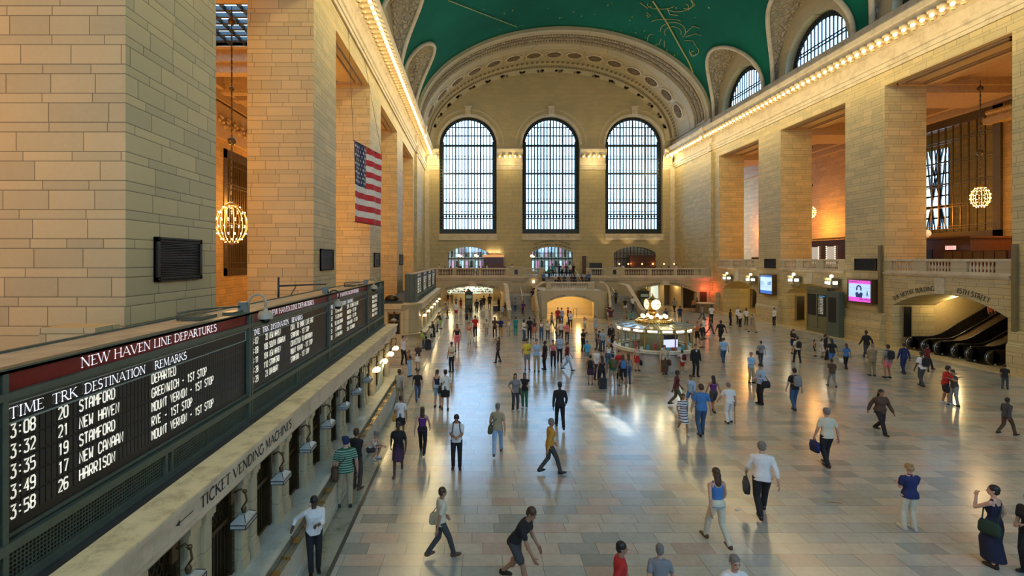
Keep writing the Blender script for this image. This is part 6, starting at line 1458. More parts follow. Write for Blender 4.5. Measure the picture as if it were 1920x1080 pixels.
# ------------------------------------------------------------------ people
def V3(x, f, z): return Vector((x, -f, z))                 # local frame: x to the figure's left in the photo, f forward, z up
def cap(mb, a, b, r0, r1, n=10, flat=1.0, ax=None):
    a, b = Vector(a), Vector(b); d = b-a; L = d.length or 1e-6; d.normalize()
    u = (Vector(ax) if ax is not None else d.orthogonal()); u = (u-d*u.dot(d)).normalized(); w_ = d.cross(u)
    prof = [(-r0, .02*r0), (-r0*.7, r0*.71), (0, r0), (L, r1), (L+r1*.7, r1*.71), (L+r1, .02*r1)]
    vs = [a+d*t+u*math.cos(2*PI*k/n)*r+w_*math.sin(2*PI*k/n)*r*flat for t, r in prof for k in range(n)]
    fs = [(i*n+k, i*n+(k+1) % n, (i+1)*n+(k+1) % n, (i+1)*n+k) for i in range(5) for k in range(n)]+[tuple(range(n-1, -1, -1)), tuple(5*n+k for k in range(n))]
    mb.add(vs, fs)
def ell(mb, c, ru, rv, rw, U=None, V=None, W=None, n=12, m=8):
    U = Vector(U or (1, 0, 0)); V = Vector(V or (0, -1, 0)); W = Vector(W or (0, 0, 1)); c = Vector(c)
    vs = [c+U*ru*math.sin(PI*(i+.02)/(m+.04))*math.cos(2*PI*k/n)+V*rv*math.sin(PI*(i+.02)/(m+.04))*math.sin(2*PI*k/n)-W*rw*math.cos(PI*(i+.02)/(m+.04)) for i in range(m+1) for k in range(n)]
    fs = [(i*n+k, i*n+(k+1) % n, (i+1)*n+(k+1) % n, (i+1)*n+k) for i in range(m) for k in range(n)]+[tuple(range(n-1, -1, -1)), tuple(m*n+k for k in range(n))]
    mb.add(vs, fs)
def loft(mb, rings, n=16, expo=2.4):                        # rings: (centre, U, V, ru, rv)
    vs = []
    for c, U, V, ru, rv in rings:
        for k in range(n):
            a = 2*PI*k/n; ca, sa = math.cos(a), math.sin(a); e = 2/expo
            vs.append(c+U*ru*math.copysign(abs(ca)**e, ca)+V*rv*math.copysign(abs(sa)**e, sa))
    m = len(rings); fs = [(i*n+k, i*n+(k+1) % n, (i+1)*n+(k+1) % n, (i+1)*n+k) for i in range(m-1) for k in range(n)]+[tuple(range(n-1, -1, -1)), tuple((m-1)*n+k for k in range(n))]
    mb.add(vs, fs)
def fuse(mb, voxel, name, smooth=2):
    """one continuous skin grown over overlapping volumes"""
    me = bpy.data.meshes.new(name); me.from_pydata([Vector(v) for v in mb.v], [], mb.f); o = bpy.data.objects.new(name, me); COL.objects.link(o)
    md = o.modifiers.new('r', 'REMESH'); md.mode = 'VOXEL'; md.voxel_size = voxel; md.use_smooth_shade = True
    if smooth: sm = o.modifiers.new('s', 'SMOOTH'); sm.factor = .5; sm.iterations = smooth
    dg = bpy.context.evaluated_depsgraph_get(); res = bpy.data.meshes.new_from_object(o.evaluated_get(dg)); res.name = name
    bpy.data.objects.remove(o); bpy.data.meshes.remove(me)
    res.materials.clear(); res.materials.append(None); return res
def ik(a, b, l1, l2, pole):
    d = b-a; D = min(d.length, l1+l2-.004); dn = d.normalized(); x = (l1*l1-l2*l2+D*D)/(2*D); h = math.sqrt(max(0, l1*l1-x*x))
    p = Vector(pole); p = p-dn*p.dot(dn); p = p.normalized() if p.length > 1e-5 else dn.orthogonal(); return a+dn*x+p*h, a+dn*D
POSES = {
 'stand': dict(), 'stand2': dict(feet=((-.10, .0, 0), (.14, .08, 0)), hands=((-.27, .04, .80), (.24, .14, .88)), head=(-.1, .25)),
 'wide': dict(feet=((-.17, -.06, 0), (.17, .10, 0))),
 'phone': dict(hands=((-.05, .30, 1.13), (.05, .30, 1.13)), head=(.55, 0), curl=1),
 'phone1': dict(hands=((-.27, .03, .80), (.04, .32, 1.18)), head=(.4, .1), feet=((-.09, 0, 0), (.12, .06, 0)), curl=1),
 'crossed': dict(hands=((.14, .20, 1.16), (-.14, .22, 1.20)), head=(.05, .2)),
 'hip': dict(hands=((-.20, .06, 1.02), (.25, .06, .82)), feet=((-.13, .02, 0), (.12, 0, 0)), head=(0, -.3)),
 'photo': dict(hands=((-.07, .24, 1.50), (.08, .24, 1.50)), head=(0, 0), curl=1, feet=((-.12, -.02, 0), (.14, .14, 0)), lean=-.03),
 'photo_wide': dict(hands=((-.06, .25, 1.50), (.07, .25, 1.50)), head=(0, 0), curl=1, feet=((-.16, -.22, 0), (.10, .20, 0)), lean=-.08),
 'walk': dict(feet=((-.08, .32, 0), (.08, -.30, .07)), hands=((-.27, -.16, .86), (.26, .22, .88)), hipz=.90, lean=.06),
 'walk2': dict(feet=((-.08, -.30, .07), (.08, .30, 0)), hands=((-.26, .22, .88), (.27, -.16, .86)), hipz=.90, lean=.06),
 'stroll': dict(feet=((-.09, .17, 0), (.09, -.15, .03)), hands=((-.27, -.07, .83), (.26, .13, .84)), hipz=.925, lean=.03),
 'bag': dict(hands=((-.28, .02, .78), (.24, .16, 1.05)), feet=((-.10, .08, 0), (.10, -.06, 0))),
 'cane': dict(hands=((-.27, .05, .82), (.30, .28, .90)), lean=.14, feet=((-.10, .08, 0), (.11, -.08, 0)), hipz=.91),
 'lean': dict(hands=((-.42, .12, 1.06), (.10, .30, 1.20)), lean=.08, head=(.6, .1), feet=((-.02, .16, 0), (.13, .02, 0)), hipx=.04, curl=1),
 'hug': dict(hands=((-.20, .40, 1.30), (.20, .40, 1.36)), lean=.12, head=(.15, .4), feet=((-.13, .06, 0), (.12, -.05, 0))),
 'squat': dict(hipz=.36, hipf=-.12, lean=.45, feet=((-.13, .08, 0), (.13, .16, 0)), hands=((-.05, .48, .58), (.06, .48, .58)), head=(.3, 0), curl=1, voxel=.012),
 'sit': dict(hipz=.50, lean=.22, feet=((-.12, .45, -.0), (.12, .42, -.0)), hands=((-.08, .42, .62), (.08, .42, .62)), head=(.1, .2)),
 'counter': dict(hands=((-.12, .42, 1.05), (.14, .42, 1.05)), lean=.30, head=(.2, .2), feet=((-.12, -.12, 0), (.13, .05, 0)), curl=1),
 'bend': dict(lean=.55, hands=((-.20, .50, .72), (.20, .40, .80)), feet=((-.10, .35, 0), (.10, -.30, .07)), hipz=.88, head=(.2, 0)),
 'drink': dict(hands=((-.24, .08, .90), (.06, .27, 1.42)), head=(-.05, .5), feet=((-.09, .05, 0), (.10, -.04, 0)), curl=1),
 'reach': dict(hands=((-.26, .05, .82), (.20, .48, 1.28)), lean=.08, feet=((-.1, .04, 0), (.1, -.04, 0))),
}
SK = {}
def skeleton(pose):
    if pose in SK: return SK[pose]
    p = dict(hipz=.93, hipf=0, hipx=0, lean=0, feet=((-.10, 0, 0), (.10, .04, 0)), hands=((-.26, .05, .82), (.26, .06, .82)), head=(.05, 0), curl=.5); p.update(POSES[pose])
    s = {}; hp = V3(p['hipx'], p['hipf'], p['hipz']); up = V3(0, math.sin(p['lean']), math.cos(p['lean'])); fw = V3(0, math.cos(p['lean']), -math.sin(p['lean'])); X = Vector((1, 0, 0))
    s.update(hp=hp, up=up, fw=fw, p=p); s['neck'] = hp+up*.55; hl = p['lean']*.6
    nu = V3(0, math.sin(hl), math.cos(hl)); s['head'] = s['neck']+nu*.145+V3(0, .02, 0)
    pt, yw = p['head']; hu = V3(0, math.sin(hl+pt), math.cos(hl+pt)); hf = V3(0, math.cos(hl+pt), -math.sin(hl+pt)); Rm = Matrix.Rotation(yw, 3, 'Z'); s['hu'] = Rm@hu; s['hf'] = Rm@hf; s['hx'] = s['hu'].cross(-s['hf']).normalized()*-1
    s['hx'] = (Rm@X)
    for i, sd in enumerate((-1, 1)):
        sh = hp+up*.468+X*sd*.178; ft = p['feet'][i]; hip = hp+X*sd*.088-up*.0
        ank = V3(ft[0], ft[1], ft[2]+.085); kn, ank = ik(hip, ank, .43, .425, V3(sd*.12, 1, .15)); s['leg%d' % i] = (hip, kn, ank)
        hd = V3(*p['hands'][i]); el, hd = ik(sh, hd, .29, .26, V3(sd*.55, -1, -.25)); s['arm%d' % i] = (sh, el, hd)
    SK[pose] = s; return s
TORSO = [(-.06, .105, .090, 0), (.0, .160, .108, 0), (.06, .165, .108, 0), (.14, .140, .095, .0), (.20, .136, .092, .005), (.30, .158, .105, .01), (.38, .176, .112, .01), (.45, .180, .098, .0), (.495, .145, .080, -.005), (.525, .105, .070, -.005), (.55, .066, .06, -.005)]
TORSO_F = [(-.06, .105, .095, 0), (.0, .168, .112, -.005), (.06, .165, .110, 0), (.14, .125, .086, .0), (.20, .120, .084, .005), (.29, .140, .112, .022), (.34, .148, .118, .024), (.41, .158, .092, .0), (.475, .135, .070, -.005), (.51, .095, .062, -.005), (.54, .058, .052, -.005)]
CH = {}
def torso_rings(s, fem, infl=0, z0=-.06, z1=.545, fat=1.0):
    T = TORSO_F if fem else TORSO; out = []; X = Vector((1, 0, 0))
    for z, ru, rv, df in T:
        if z0-1e-6 <= z <= z1+1e-6: out.append((s['hp']+s['up']*z+s['fw']*df, X, s['fw'], ru*fat+infl, rv*fat+infl))
    return out
def hand(mb, s, i, big):
    sh, el, hd = s['arm%d' % i]; d = (hd-el).normalized(); sd = -1 if i == 0 else 1; cr = s['p']['curl']
    inward = Vector((-sd, 0, 0)) if abs(d.z) > .6 else Vector((0, 0, -1)); side = d.cross(inward).normalized(); inward = side.cross(d).normalized()
    if side.dot(s['fw']) < 0 and abs(d.z) > .6: side = -side
    c = hd+d*.045; ell(mb, c, .040, .018, .055, side, inward, d, 10, 6)
    for j in range(4):
        o = side*(.030-.020*j); L1 = (.038, .044, .041, .032)[j]; L2 = L1*.95; a = hd+d*.085+o; k1 = d*math.cos(cr*.6)+inward*math.sin(cr*.6); k2 = d*math.cos(cr*1.5)+inward*math.sin(cr*1.5)
        b = a+k1*L1; cap(mb, a-d*.01, b, big, big*.95, 6); cap(mb, b, b+k2*L2, big*.95, big*.8, 6)
    a = hd+d*.03+side*.036; k = (d*.6+side*.65+inward*.5).normalized(); b = a+k*.035; cap(mb, a-k*.01, b, big*1.15, big, 6); cap(mb, b, b+(d*.8+inward*.5).normalized()*.03, big, big*.85, 6)
def get_body(pose, fem, lod, cl='', ct=''):
    k = ('body', pose, fem, lod, cl, ct)
    if k in CH: return CH[k]
    s = skeleton(pose); mb = MB(); sc_ = .88 if fem else 1.0
    kl = .72 if cl else 1.0; kt = .88 if ct else 1.0; loft(mb, torso_rings(s, fem, fat=kt), 14); cap(mb, s['neck']-s['up']*.05, s['neck']+(s['head']-s['neck'])*.6, .055*sc_, .052*sc_, 10)
    h, hu, hf, hx = s['head'], s['hu'], s['hf'], s['hx']
    ell(mb, h+hu*.025-hf*.01, .074, .093, .098, hx, hf, hu, 14, 10); ell(mb, h-hu*.045+hf*.022, .056, .066, .072, hx, hf, hu, 12, 8)
    cap(mb, h+hu*.0+hf*.080, h-hu*.028+hf*.098, .009, .014, 6); ell(mb, h-hu*.062+hf*.078, .024, .012, .008, hx, hf, hu, 8, 5); ell(mb, h+hu*.030+hf*.078, .046, .012, .010, hx, hf, hu, 8, 5)
    for sd in (-1, 1): ell(mb, h-hu*.008+hx*sd*.077-hf*.008, .011, .018, .030, hx, hf, hu, 8, 6)
    for i in (0, 1):
        sh, el, hd = s['arm%d' % i]; cap(mb, sh-s['up']*.015, el, .052*sc_*kt, .040*sc_, 10); cap(mb, el, hd, .040*sc_*(.8 if ct == 'full' else 1), .027*sc_, 10)
        if not ct: ell(mb, sh-Vector((.02*(-1 if i == 0 else 1), 0, .01)), .058*sc_, .056*sc_, .055*sc_)
        mid = el+(hd-el)*.25
        if ct != 'full': ell(mb, mid, .042*sc_, .040*sc_, .07, None, None, None, 8, 6)
        hand(mb, s, i, .0100 if lod == 0 else .0125)
        hip, kn, an = s['leg%d' % i]; cap(mb, hip, kn, .088*kl, .056*(.8 if cl == 'full' else 1), 12); cap(mb, kn, an, .054*(.8 if cl == 'full' else 1), .037, 12); c = kn+(an-kn)*.28
        if cl != 'full': ell(mb, c-s['fw']*.012, .054, .056, .11, None, None, None, 10, 6)
        cap(mb, V3(an.x, -an.y-.035, an.z-.045), V3(an.x+(-.02 if i == 0 else .02), -an.y+.13, an.z-.052), .036, .030, 8)
    CH[k] = fuse(mb, .0085 if lod == 0 else .014, 'body_skin', 1); return CH[k]
def get_top(pose, kind, fem, lod):
    k = ('top', pose, kind, fem, lod)
    if k in CH: return CH[k]
    s = skeleton(pose); mb = MB(); inf = {'jacket': .028, 'tank': .009}.get(kind, .015); lo = -.09 if kind in ('jacket', 'long', 'shirt', 'tee') else -.0
    rg = torso_rings(s, fem, inf, -.06, .526 if kind != 'tank' else .45)
    if kind in ('jacket',): c, U, V, a, b = rg[0]; rg = [(s['hp']-s['up']*.12, U, V, a+.06, b+.02)]+rg
    else: c, U, V, a, b = rg[1]; rg[0] = (rg[0][0]+s['up']*(.0 if kind != 'tank' else .03), U, V, a+.006, b+.006)
    loft(mb, rg, 16)
    if kind != 'tank': cap(mb, s['neck']-s['up']*.06, s['neck']-s['up']*.03, .062+inf*.4, .058+inf*.3, 10)
    else:
        for sd in (-1, 1): cap(mb, s['hp']+s['up']*.42+Vector((sd*.09, 0, 0))+s['fw']*.06, s['hp']+s['up']*.525+Vector((sd*.085, 0, 0)), .024, .020, 8); cap(mb, s['hp']+s['up']*.42+Vector((sd*.09, 0, 0))-s['fw']*.07, s['hp']+s['up']*.525+Vector((sd*.085, 0, 0)), .024, .020, 8)
    for i in (0, 1):
        sh, el, hd = s['arm%d' % i]
        if kind == 'tank': continue
        if kind == 'tee': e = sh+(el-sh)*.66; cap(mb, sh-s['up']*.02, e, .054+inf*.3, .052+inf*.3, 12)
        else: cap(mb, sh-s['up']*.015, el, .052+inf*.5, .047+inf*.5, 12); e = el+(hd-el)*(.93 if kind != 'shirt' else .45); cap(mb, el, e, .046+inf*.5, .036+inf*.45, 12)
        ell(mb, sh-Vector((.02*(-1 if i == 0 else 1), 0, .005)), .055+inf*.4, .055+inf*.4, .052+inf*.3)
    CH[k] = fuse(mb, .011 if lod == 0 else .018, 'garment_top', 2); return CH[k]
def get_bottom(pose, kind, fem, lod):
    k = ('bot', pose, kind, fem, lod)
    if k in CH: return CH[k]
    s = skeleton(pose); mb = MB(); X = Vector((1, 0, 0))
    if kind in ('skirt', 'longskirt'):
        hem = .50 if kind == 'skirt' else .13; hp = s['hp']; kk = (s['leg0'][1]+s['leg1'][1])/2; aa = (s['leg0'][2]+s['leg1'][2])/2
        mid = kk if kind == 'skirt' else kk; spread = abs(s['leg0'][2].y-s['leg1'][2].y)*.5
        rg = torso_rings(s, fem, .016, 0, .14)[::-1]; rg = rg+[(hp-s['up']*.10, X, s['fw'], .195, .15), (Vector((mid.x, mid.y, mid.z+.06)), X, s['fw'], .20, .16+spread*.5)]
        if kind == 'longskirt': rg += [(Vector((aa.x, aa.y, aa.z+.06)), X, s['fw'], .20, .17+spread*.9)]
        loft(mb, rg, 18, 2.0)
    else:
        loft(mb, torso_rings(s, fem, .014, -.06, .14), 16)
        for i in (0, 1):
            hip, kn, an = s['leg%d' % i]
            if kind == 'shorts': e = hip+(kn-hip)*.80; cap(mb, hip, e, .100, .084, 14)
            else: r_ = 1.0; cap(mb, hip, kn, .099, .071, 14); cap(mb, kn, an+Vector((0, 0, .0)), .070, .058, 14); cap(mb, an, an-Vector((0, 0, .01)), .058, .056, 10)
    CH[k] = fuse(mb, .012 if lod == 0 else .018, 'garment_bottom', 2); return CH[k]
def get_hair(pose, kind, lod):
    k = ('hair', pose, kind, lod)
    if k in CH: return CH[k]
    s = skeleton(pose); mb = MB(); h, hu, hf, hx = s['head'], s['hu'], s['hf'], s['hx']
    if kind == 'bald': ell(mb, h+hu*.0-hf*.035, .080, .075, .05, hx, hf, hu)
    else: ell(mb, h+hu*.042-hf*.020, .085, .098, .094, hx, hf, hu, 14, 10); ell(mb, h-hu*.01-hf*.045, .080, .068, .075, hx, hf, hu, 12, 8)
    if kind == 'long':
        ell(mb, h-hu*.05-hf*.055, .088, .062, .13, hx, hf, hu); ell(mb, h-hu*.16-hf*.075, .085, .045, .14, hx, hf, hu)
    if kind == 'bun': ell(mb, h+hu*.06-hf*.115, .045, .042, .042, hx, hf, hu)
    if kind == 'pony': cap(mb, h+hu*.04-hf*.10, h-hu*.15-hf*.14, .032, .022)
    if kind == 'cap':
        mb = MB(); ell(mb, h+hu*.055-hf*.012, .088, .104, .072, hx, hf, hu, 14, 8); ell(mb, h+hu*.048+hf*.11, .062, .06, .012, hx, hf, hu, 12, 6); ell(mb, h-hu*.01-hf*.05, .076, .060, .06, hx, hf, hu)
    if kind == 'hat':
        mb = MB(); ell(mb, h+hu*.07-hf*.0, .085, .10, .07, hx, hf, hu); ell(mb, h+hu*.05+hf*.02, .12, .14, .014, hx, hf, hu, 16, 6); ell(mb, h-hu*.01-hf*.05, .076, .060, .06, hx, hf, hu)
    CH[k] = fuse(mb, .009 if lod == 0 else .014, 'hair', 1); return CH[k]
def get_shoes(pose, lod):
    k = ('shoe', pose, lod)
    if k in CH: return CH[k]
    s = skeleton(pose); out = []
    for i in (0, 1):
        mb = MB(); hip, kn, an = s['leg%d' % i]; t = -.02 if i == 0 else .02; z = an.z-.085; f = -an.y
        loft(mb, [(V3(an.x+t*q, f+q_, z+.045), Vector((1, 0, 0)), Vector((0, 0, 1)), w_, .046+hh) for q, q_, w_, hh in ((0, -.085, .02, -.02), (0, -.07, .038, .006), (0, 0, .042, .022), (.4, .06, .045, .006), (.8, .13, .046, -.010), (1, .175, .035, -.018), (1, .19, .015, -.03))], 10)
        out.append(fuse(mb, .010 if lod == 0 else .016, 'shoe', 1))
    CH[k] = out; return out
CLR = dict(black=(.012, .012, .014), midnight=(.006, .009, .030), navy=(.012, .022, .095), white=(.70, .70, .68), cream=(.60, .56, .42), grey=(.20, .21, .22), darkgrey=(.05, .052, .056), lightblue=(.30, .46, .66), blue=(.05, .17, .42), skyblue=(.06, .36, .55), red=(.42, .018, .018), maroon=(.11, .012, .018), pink=(.65, .16, .19), salmon=(.55, .18, .13), yellow=(.70, .58, .06), mustard=(.50, .25, .03), green=(.02, .13, .07), lime=(.30, .55, .06), olive=(.09, .085, .04), khaki=(.36, .30, .19), tan=(.25, .19, .11), brown=(.08, .045, .025), purple=(.10, .02, .17), teal=(.02, .27, .27), denim=(.04, .085, .17), orange=(.48, .17, .04), plum=(.05, .02, .05), darkgreen=(.012, .035, .02), beige=(.48, .40, .28))
CM = {}
def cloth_mat(name):
    if name not in CM: CM[name] = mat('cloth_'+name, CLR[name], .85, nz=.07, scale=14)
    return CM[name]
def stripes(name, a, b, per):
    n = NT(name); tc = n.n('ShaderNodeTexCoord').outputs['Object']; sp = n.n('ShaderNodeSeparateXYZ'); n.link(tc, sp.inputs[0])
    f = n.M('GREATER_THAN', n.M('FRACT', n.M('MULTIPLY', sp.outputs[2], 1/per)), .66); n.set(Base_Color=n.mix(f, (*a, 1), (*b, 1)), Roughness=.85); return n.m
CM['green_stripe'] = stripes('green_striped_knit', (.012, .10, .055), (.35, .48, .38), .055); CM['navy_stripe'] = stripes('navy_striped_knit', (.6, .6, .6), (.02, .03, .07), .10)
CM['floral'] = mat('floral_cloth', (.06, .045, .04), .8, nz=.9, scale=30); CM['plaid'] = stripes('fine_check', (.25, .38, .58), (.40, .50, .65), .03)
SKN = {'l': mat('skin_light', (.50, .29, .20), .55, nz=.06), 'm': mat('skin_medium', (.33, .175, .105), .55, nz=.06), 'd': mat('skin_dark', (.085, .042, .026), .5, nz=.06)}
HRC = {'k': mat('hair_black', (.010, .008, .007), .5), 'b': mat('hair_brown', (.055, .028, .014), .5), 'y': mat('hair_blond', (.30, .19, .08), .5), 'g': mat('hair_grey', (.17, .155, .14), .8, nz=.4, scale=40), 'n': cloth_mat('navy'), 'r': cloth_mat('maroon'), 'u': cloth_mat('blue')}
SHOE = {'k': mat('shoe_black', (.010, .009, .009), .35), 'w': mat('shoe_white', (.55, .55, .55), .5), 'b': mat('shoe_brown', (.10, .05, .025), .4)}
def put(me, nm, m, root):
    o = bpy.data.objects.new(nm, me); COL.objects.link(o); o.parent = root; o.material_slots[0].link = 'OBJECT'; o.material_slots[0].material = m; return o
GT = {'tee': 'garment', 'shirt': 'shirt', 'long': 'long-sleeved top', 'tank': 'sleeveless top', 'jacket': 'jacket'}
def find_mat(n): return CM[n] if n in CM and n not in CLR else cloth_mat(n)
NP = [0]
def person(px, py, ty, pose, rz, top, bottom, hair='short', hc='k', skin='m', label='', shoes='k', bag=None, z=0.0, Y=None, h=None, group=None, width=1.0):
    if Y is None: Y = (H-z)*F/(py-VY)
    if h is None: h = (py-ty)*Y/F
    h = max(.9, min(1.95, h)); k = h/(1.745 if pose not in ('squat', 'sit', 'bend') else {'squat': 1.10, 'sit': 1.20, 'bend': 1.55}[pose]); lod = 0 if Y < 24 else 1
    tk, tc = top.split(':'); bk, bc = bottom.split(':'); fem = hair in ('long', 'bun', 'pony') or tk == 'tank'
    nm = 'person'
    r = empty(nm, ((px-VX)*Y/F, Y, z), math.radians(rz), label, 'person', group); r.scale = (k*width, k*width, k)
    body = put(get_body(pose, fem, lod, 'full' if bk == 'trousers' or bk == 'longskirt' else 'thigh', '' if tk == 'tank' else ('full' if tk in ('long', 'jacket', 'shirt') else 'tee')), 'body', SKN[skin], r)
    put(get_hair(pose, hair, lod), {'cap': 'cap', 'hat': 'hat'}.get(hair, 'hair'), HRC[hc], r)
    put(get_top(pose, tk, fem, lod), {'tee': 'tee_shirt', 'shirt': 'shirt', 'long': 'long_sleeved_top', 'tank': 'sleeveless_top', 'jacket': 'jacket'}[tk], find_mat(tc), r)
    put(get_bottom(pose, bk, fem, lod), {'trousers': 'trousers', 'shorts': 'shorts', 'skirt': 'skirt', 'longskirt': 'long_skirt'}[bk], find_mat(bc), r)
    for me in get_shoes(pose, lod): put(me, 'shoe', SHOE[shoes], r)
    s = skeleton(pose)
    if lod == 0:
        e = MB(); hh, hu, hf, hx = s['head'], s['hu'], s['hf'], s['hx']
        for sd in (-1, 1): ell(e, hh+hu*.010+hf*.083+hx*sd*.031, .012, .006, .006, hx, hf, hu, 8, 5)
        for sd in (-1, 1): ell(e, hh+hu*.032+hf*.086+hx*sd*.031, .018, .006, .003, hx, hf, hu, 8, 5)
        o = local(e, 'eyes', HRC['k'], r); e = MB(); ell(e, hh-hu*.062+hf*.089, .022, .005, .005, hx, hf, hu, 8, 5); local(e, 'lips', mat('lips', (.25, .07, .06), .5), r)
    if tk == 'jacket' and abs(rz) < 90 and hair == 'short':
        e = MB(); c = s['hp']+s['up']*.42+s['fw']*.112; ell(e, c, .042, .030, .11, (1, 0, 0), s['fw'], s['up']); local(e, 'shirt_front', cloth_mat('white'), r); e = MB(); ell(e, c+s['fw']*.028, .013, .008, .10, (1, 0, 0), s['fw'], s['up']); local(e, 'tie', cloth_mat('maroon'), r)
    if bag:
        kind, bcol, bl = bag; mb = MB(); c = s['hp']; up, fw = s['up'], s['fw']; X = Vector((1, 0, 0))
        if kind == 'backpack':
            c = s['hp']+up*.32-fw*.20; loft(mb, [(c-up*.22, X, fw, .12, .07), (c-up*.17, X, fw, .15, .10), (c, X, fw, .155, .11), (c+up*.15, X, fw, .135, .09), (c+up*.21, X, fw, .08, .05)], 14, 3); st_ = MB()
            for sd in (-1, 1): st_.tube([c+up*.17+X*sd*.09, s['hp']+up*.535+X*sd*.095+fw*.01, s['hp']+up*.47+X*sd*.10+fw*.125, s['hp']+up*.33+X*sd*.12+fw*.135, s['hp']+up*.2+X*sd*.15+fw*.05, c-up*.14+X*sd*.13], .016, 6)
        elif kind == 'shoulder_bag':
            sd = 1; c = s['hp']+X*sd*.24-up*.02-fw*.03; loft(mb, [(c-up*.15, fw, X, .17, .06), (c-up*.1, fw, X, .19, .08), (c+up*.06, fw, X, .18, .07), (c+up*.13, fw, X, .15, .03)], 14, 3.5); st_ = MB()
            st_.tube([c+up*.12+fw*.12, s['hp']+up*.3+fw*.13+X*.10, s['hp']+up*.52+fw*.04-X*.10, s['hp']+up*.3-fw*.13+X*.05, c+up*.12-fw*.12], .013, 6)
        else:                                              # carried in the hand
            hd = s['arm1'][2]-Vector((0, 0, .06)); c = hd-Vector((0, 0, .24)); U = Vector((0, 1, 0)); loft(mb, [(c-Vector((0, 0, .17)), U, X, .15, .06), (c, U, X, .17, .07), (c+Vector((0, 0, .14)), U, X, .16, .04)], 12, 3.5); st_ = MB(); st_.tube([c+Vector((0, .08, .13)), hd, c+Vector((0, -.08, .13))], .01, 6)
        b = empty({'backpack': 'backpack', 'shoulder_bag': 'shoulder_bag', 'carrier': 'carrier_bag'}[kind], r.location, r.rotation_euler.z, bl, 'bag'); b.scale = r.scale
        local(mb, 'bag_body', cloth_mat(bcol), b).data.polygons.foreach_set('use_smooth', [True]*len(mb.f)); local(st_, 'strap', cloth_mat(bcol), b)
    return r
PP = person
FWD, BACK, RT, LT = 0, 180, 90, -90
# front row, left
PP(585, 1071, 928, 'lean', 20, 'shirt:white', 'trousers:black', 'short', 'k', 'd', 'person in white shirt leaning an elbow on the marble counter, nearest the camera', width=1.05)
PP(648, 951, 818, 'stand2', 200, 'tee:green_stripe', 'trousers:khaki', 'cap', 'n', 'l', 'person in green striped polo, khaki trousers and dark cap by the ticket counter', bag=('shoulder_bag', 'brown', 'dark brown bag slung over the back of the person in the green striped polo'), width=1.1)
PP(668, 918, 803, 'crossed', 160, 'tee:black', 'trousers:floral', 'short', 'b', 'm', 'person in loose black top and floral trousers standing beside the green striped polo', shoes='b')
PP(698, 861, 811, 'squat', 70, 'tank:white', 'shorts:darkgrey', 'bun', 'g', 'l', 'person in white sleeveless top crouching against the ticket counter with a camera', shoes='w')
PP(748, 760, 692, 'stroll', 150, 'tee:grey', 'trousers:tan', 'short', 'k', 'd', 'person in grey top and tan trousers walking close to the brass rack')
PP(751, 822, 741, 'walk', 180, 'tee:white', 'skirt:black', 'short', 'b', 'm', 'person in white top and black skirt with mustard bag walking along the counter', bag=('shoulder_bag', 'mustard', 'mustard shoulder bag on the person in white top and black skirt'))
PP(747, 889, 806, 'walk', 0, 'tee:black', 'skirt:plum', 'short', 'k', 'd', 'person in black top and dark plum skirt walking near the crouching person', shoes='b', h=1.62)
PP(792, 851, 762, 'walk2', 180, 'tank:purple', 'trousers:black', 'long', 'b', 'l', 'person in purple sleeveless top and black trousers walking away with long brown hair')
PP(783, 751, 692, 'walk', 10, 'tee:black', 'trousers:denim', 'short', 'k', 'm', 'person in black top and dark jeans walking, in front of the lit lamps')
PP(856, 878, 777, 'phone', 0, 'tee:white', 'trousers:black', 'short', 'k', 'm', 'person in white short sleeved shirt looking down at a phone, alone in mid floor', width=1.06, bag=('backpack', 'black', 'black backpack worn by the person in white shirt looking at a phone'))
PP(820, 764, 693, 'hip', 160, 'tank:navy', 'shorts:lightblue', 'pony', 'b', 'l', 'person in navy sleeveless top and pale denim shorts, left one of a pair')
PP(835, 769, 693, 'stand2', 180, 'tee:white', 'skirt:black', 'bun', 'k', 'l', 'person in white tee and black skirt, right one of a pair', bag=('shoulder_bag', 'black', 'black shoulder bag of the person in white tee and black skirt'))
PP(966, 771, 700, 'hip', 20, 'tee:grey', 'trousers:darkgrey', 'long', 'k', 'l', 'person with long black hair and grey top, left one of a standing pair', shoes='w', bag=('shoulder_bag', 'olive', 'olive bag hanging from the person with long black hair in the standing pair'))
PP(984, 765, 699, 'crossed', -20, 'tee:black', 'trousers:green', 'long', 'k', 'm', 'person in black top, dark green trousers and maroon cap, right of a standing pair', shoes='w')
PP(933, 853, 755, 'walk', 170, 'tee:khaki', 'trousers:lightblue', 'short', 'g', 'l', 'person in pale khaki top walking away with an olive bag', bag=('shoulder_bag', 'olive', 'olive bag swinging from the walker in pale khaki'), shoes='b')
PP(1050, 804, 715, 'walk2', 180, 'long:black', 'trousers:black', 'short', 'k', 'd', 'person all in black walking away behind the mustard jacket')
PP(1031, 889, 783, 'walk', 100, 'long:mustard', 'trousers:darkgrey', 'short', 'g', 'm', 'person in mustard yellow jacket and grey trousers walking')
PP(826, 1046, 912, 'walk', 110, 'tee:cream', 'trousers:darkgrey', 'short', 'b', 'm', 'person in cream shirt and dark trousers striding at the lower left of the floor', shoes='b', bag=('shoulder_bag', 'beige', 'beige bag on the strider in the cream shirt'))
PP(965, 1098, 948, 'bend', 60, 'tee:black', 'shorts:darkgrey', 'short', 'b', 'm', 'person in black top bending forward while striding at the bottom edge')
PP(1160, 1190, 1012, 'walk', 80, 'tee:red', 'trousers:black', 'short', 'k', 'm', 'person in red shirt cut off by the bottom edge of the photo')
PP(1238, 1180, 1020, 'walk2', 170, 'tee:grey', 'trousers:darkgrey', 'short', 'g', 'l', 'person in grey top cut off by the bottom edge beside the red shirt')
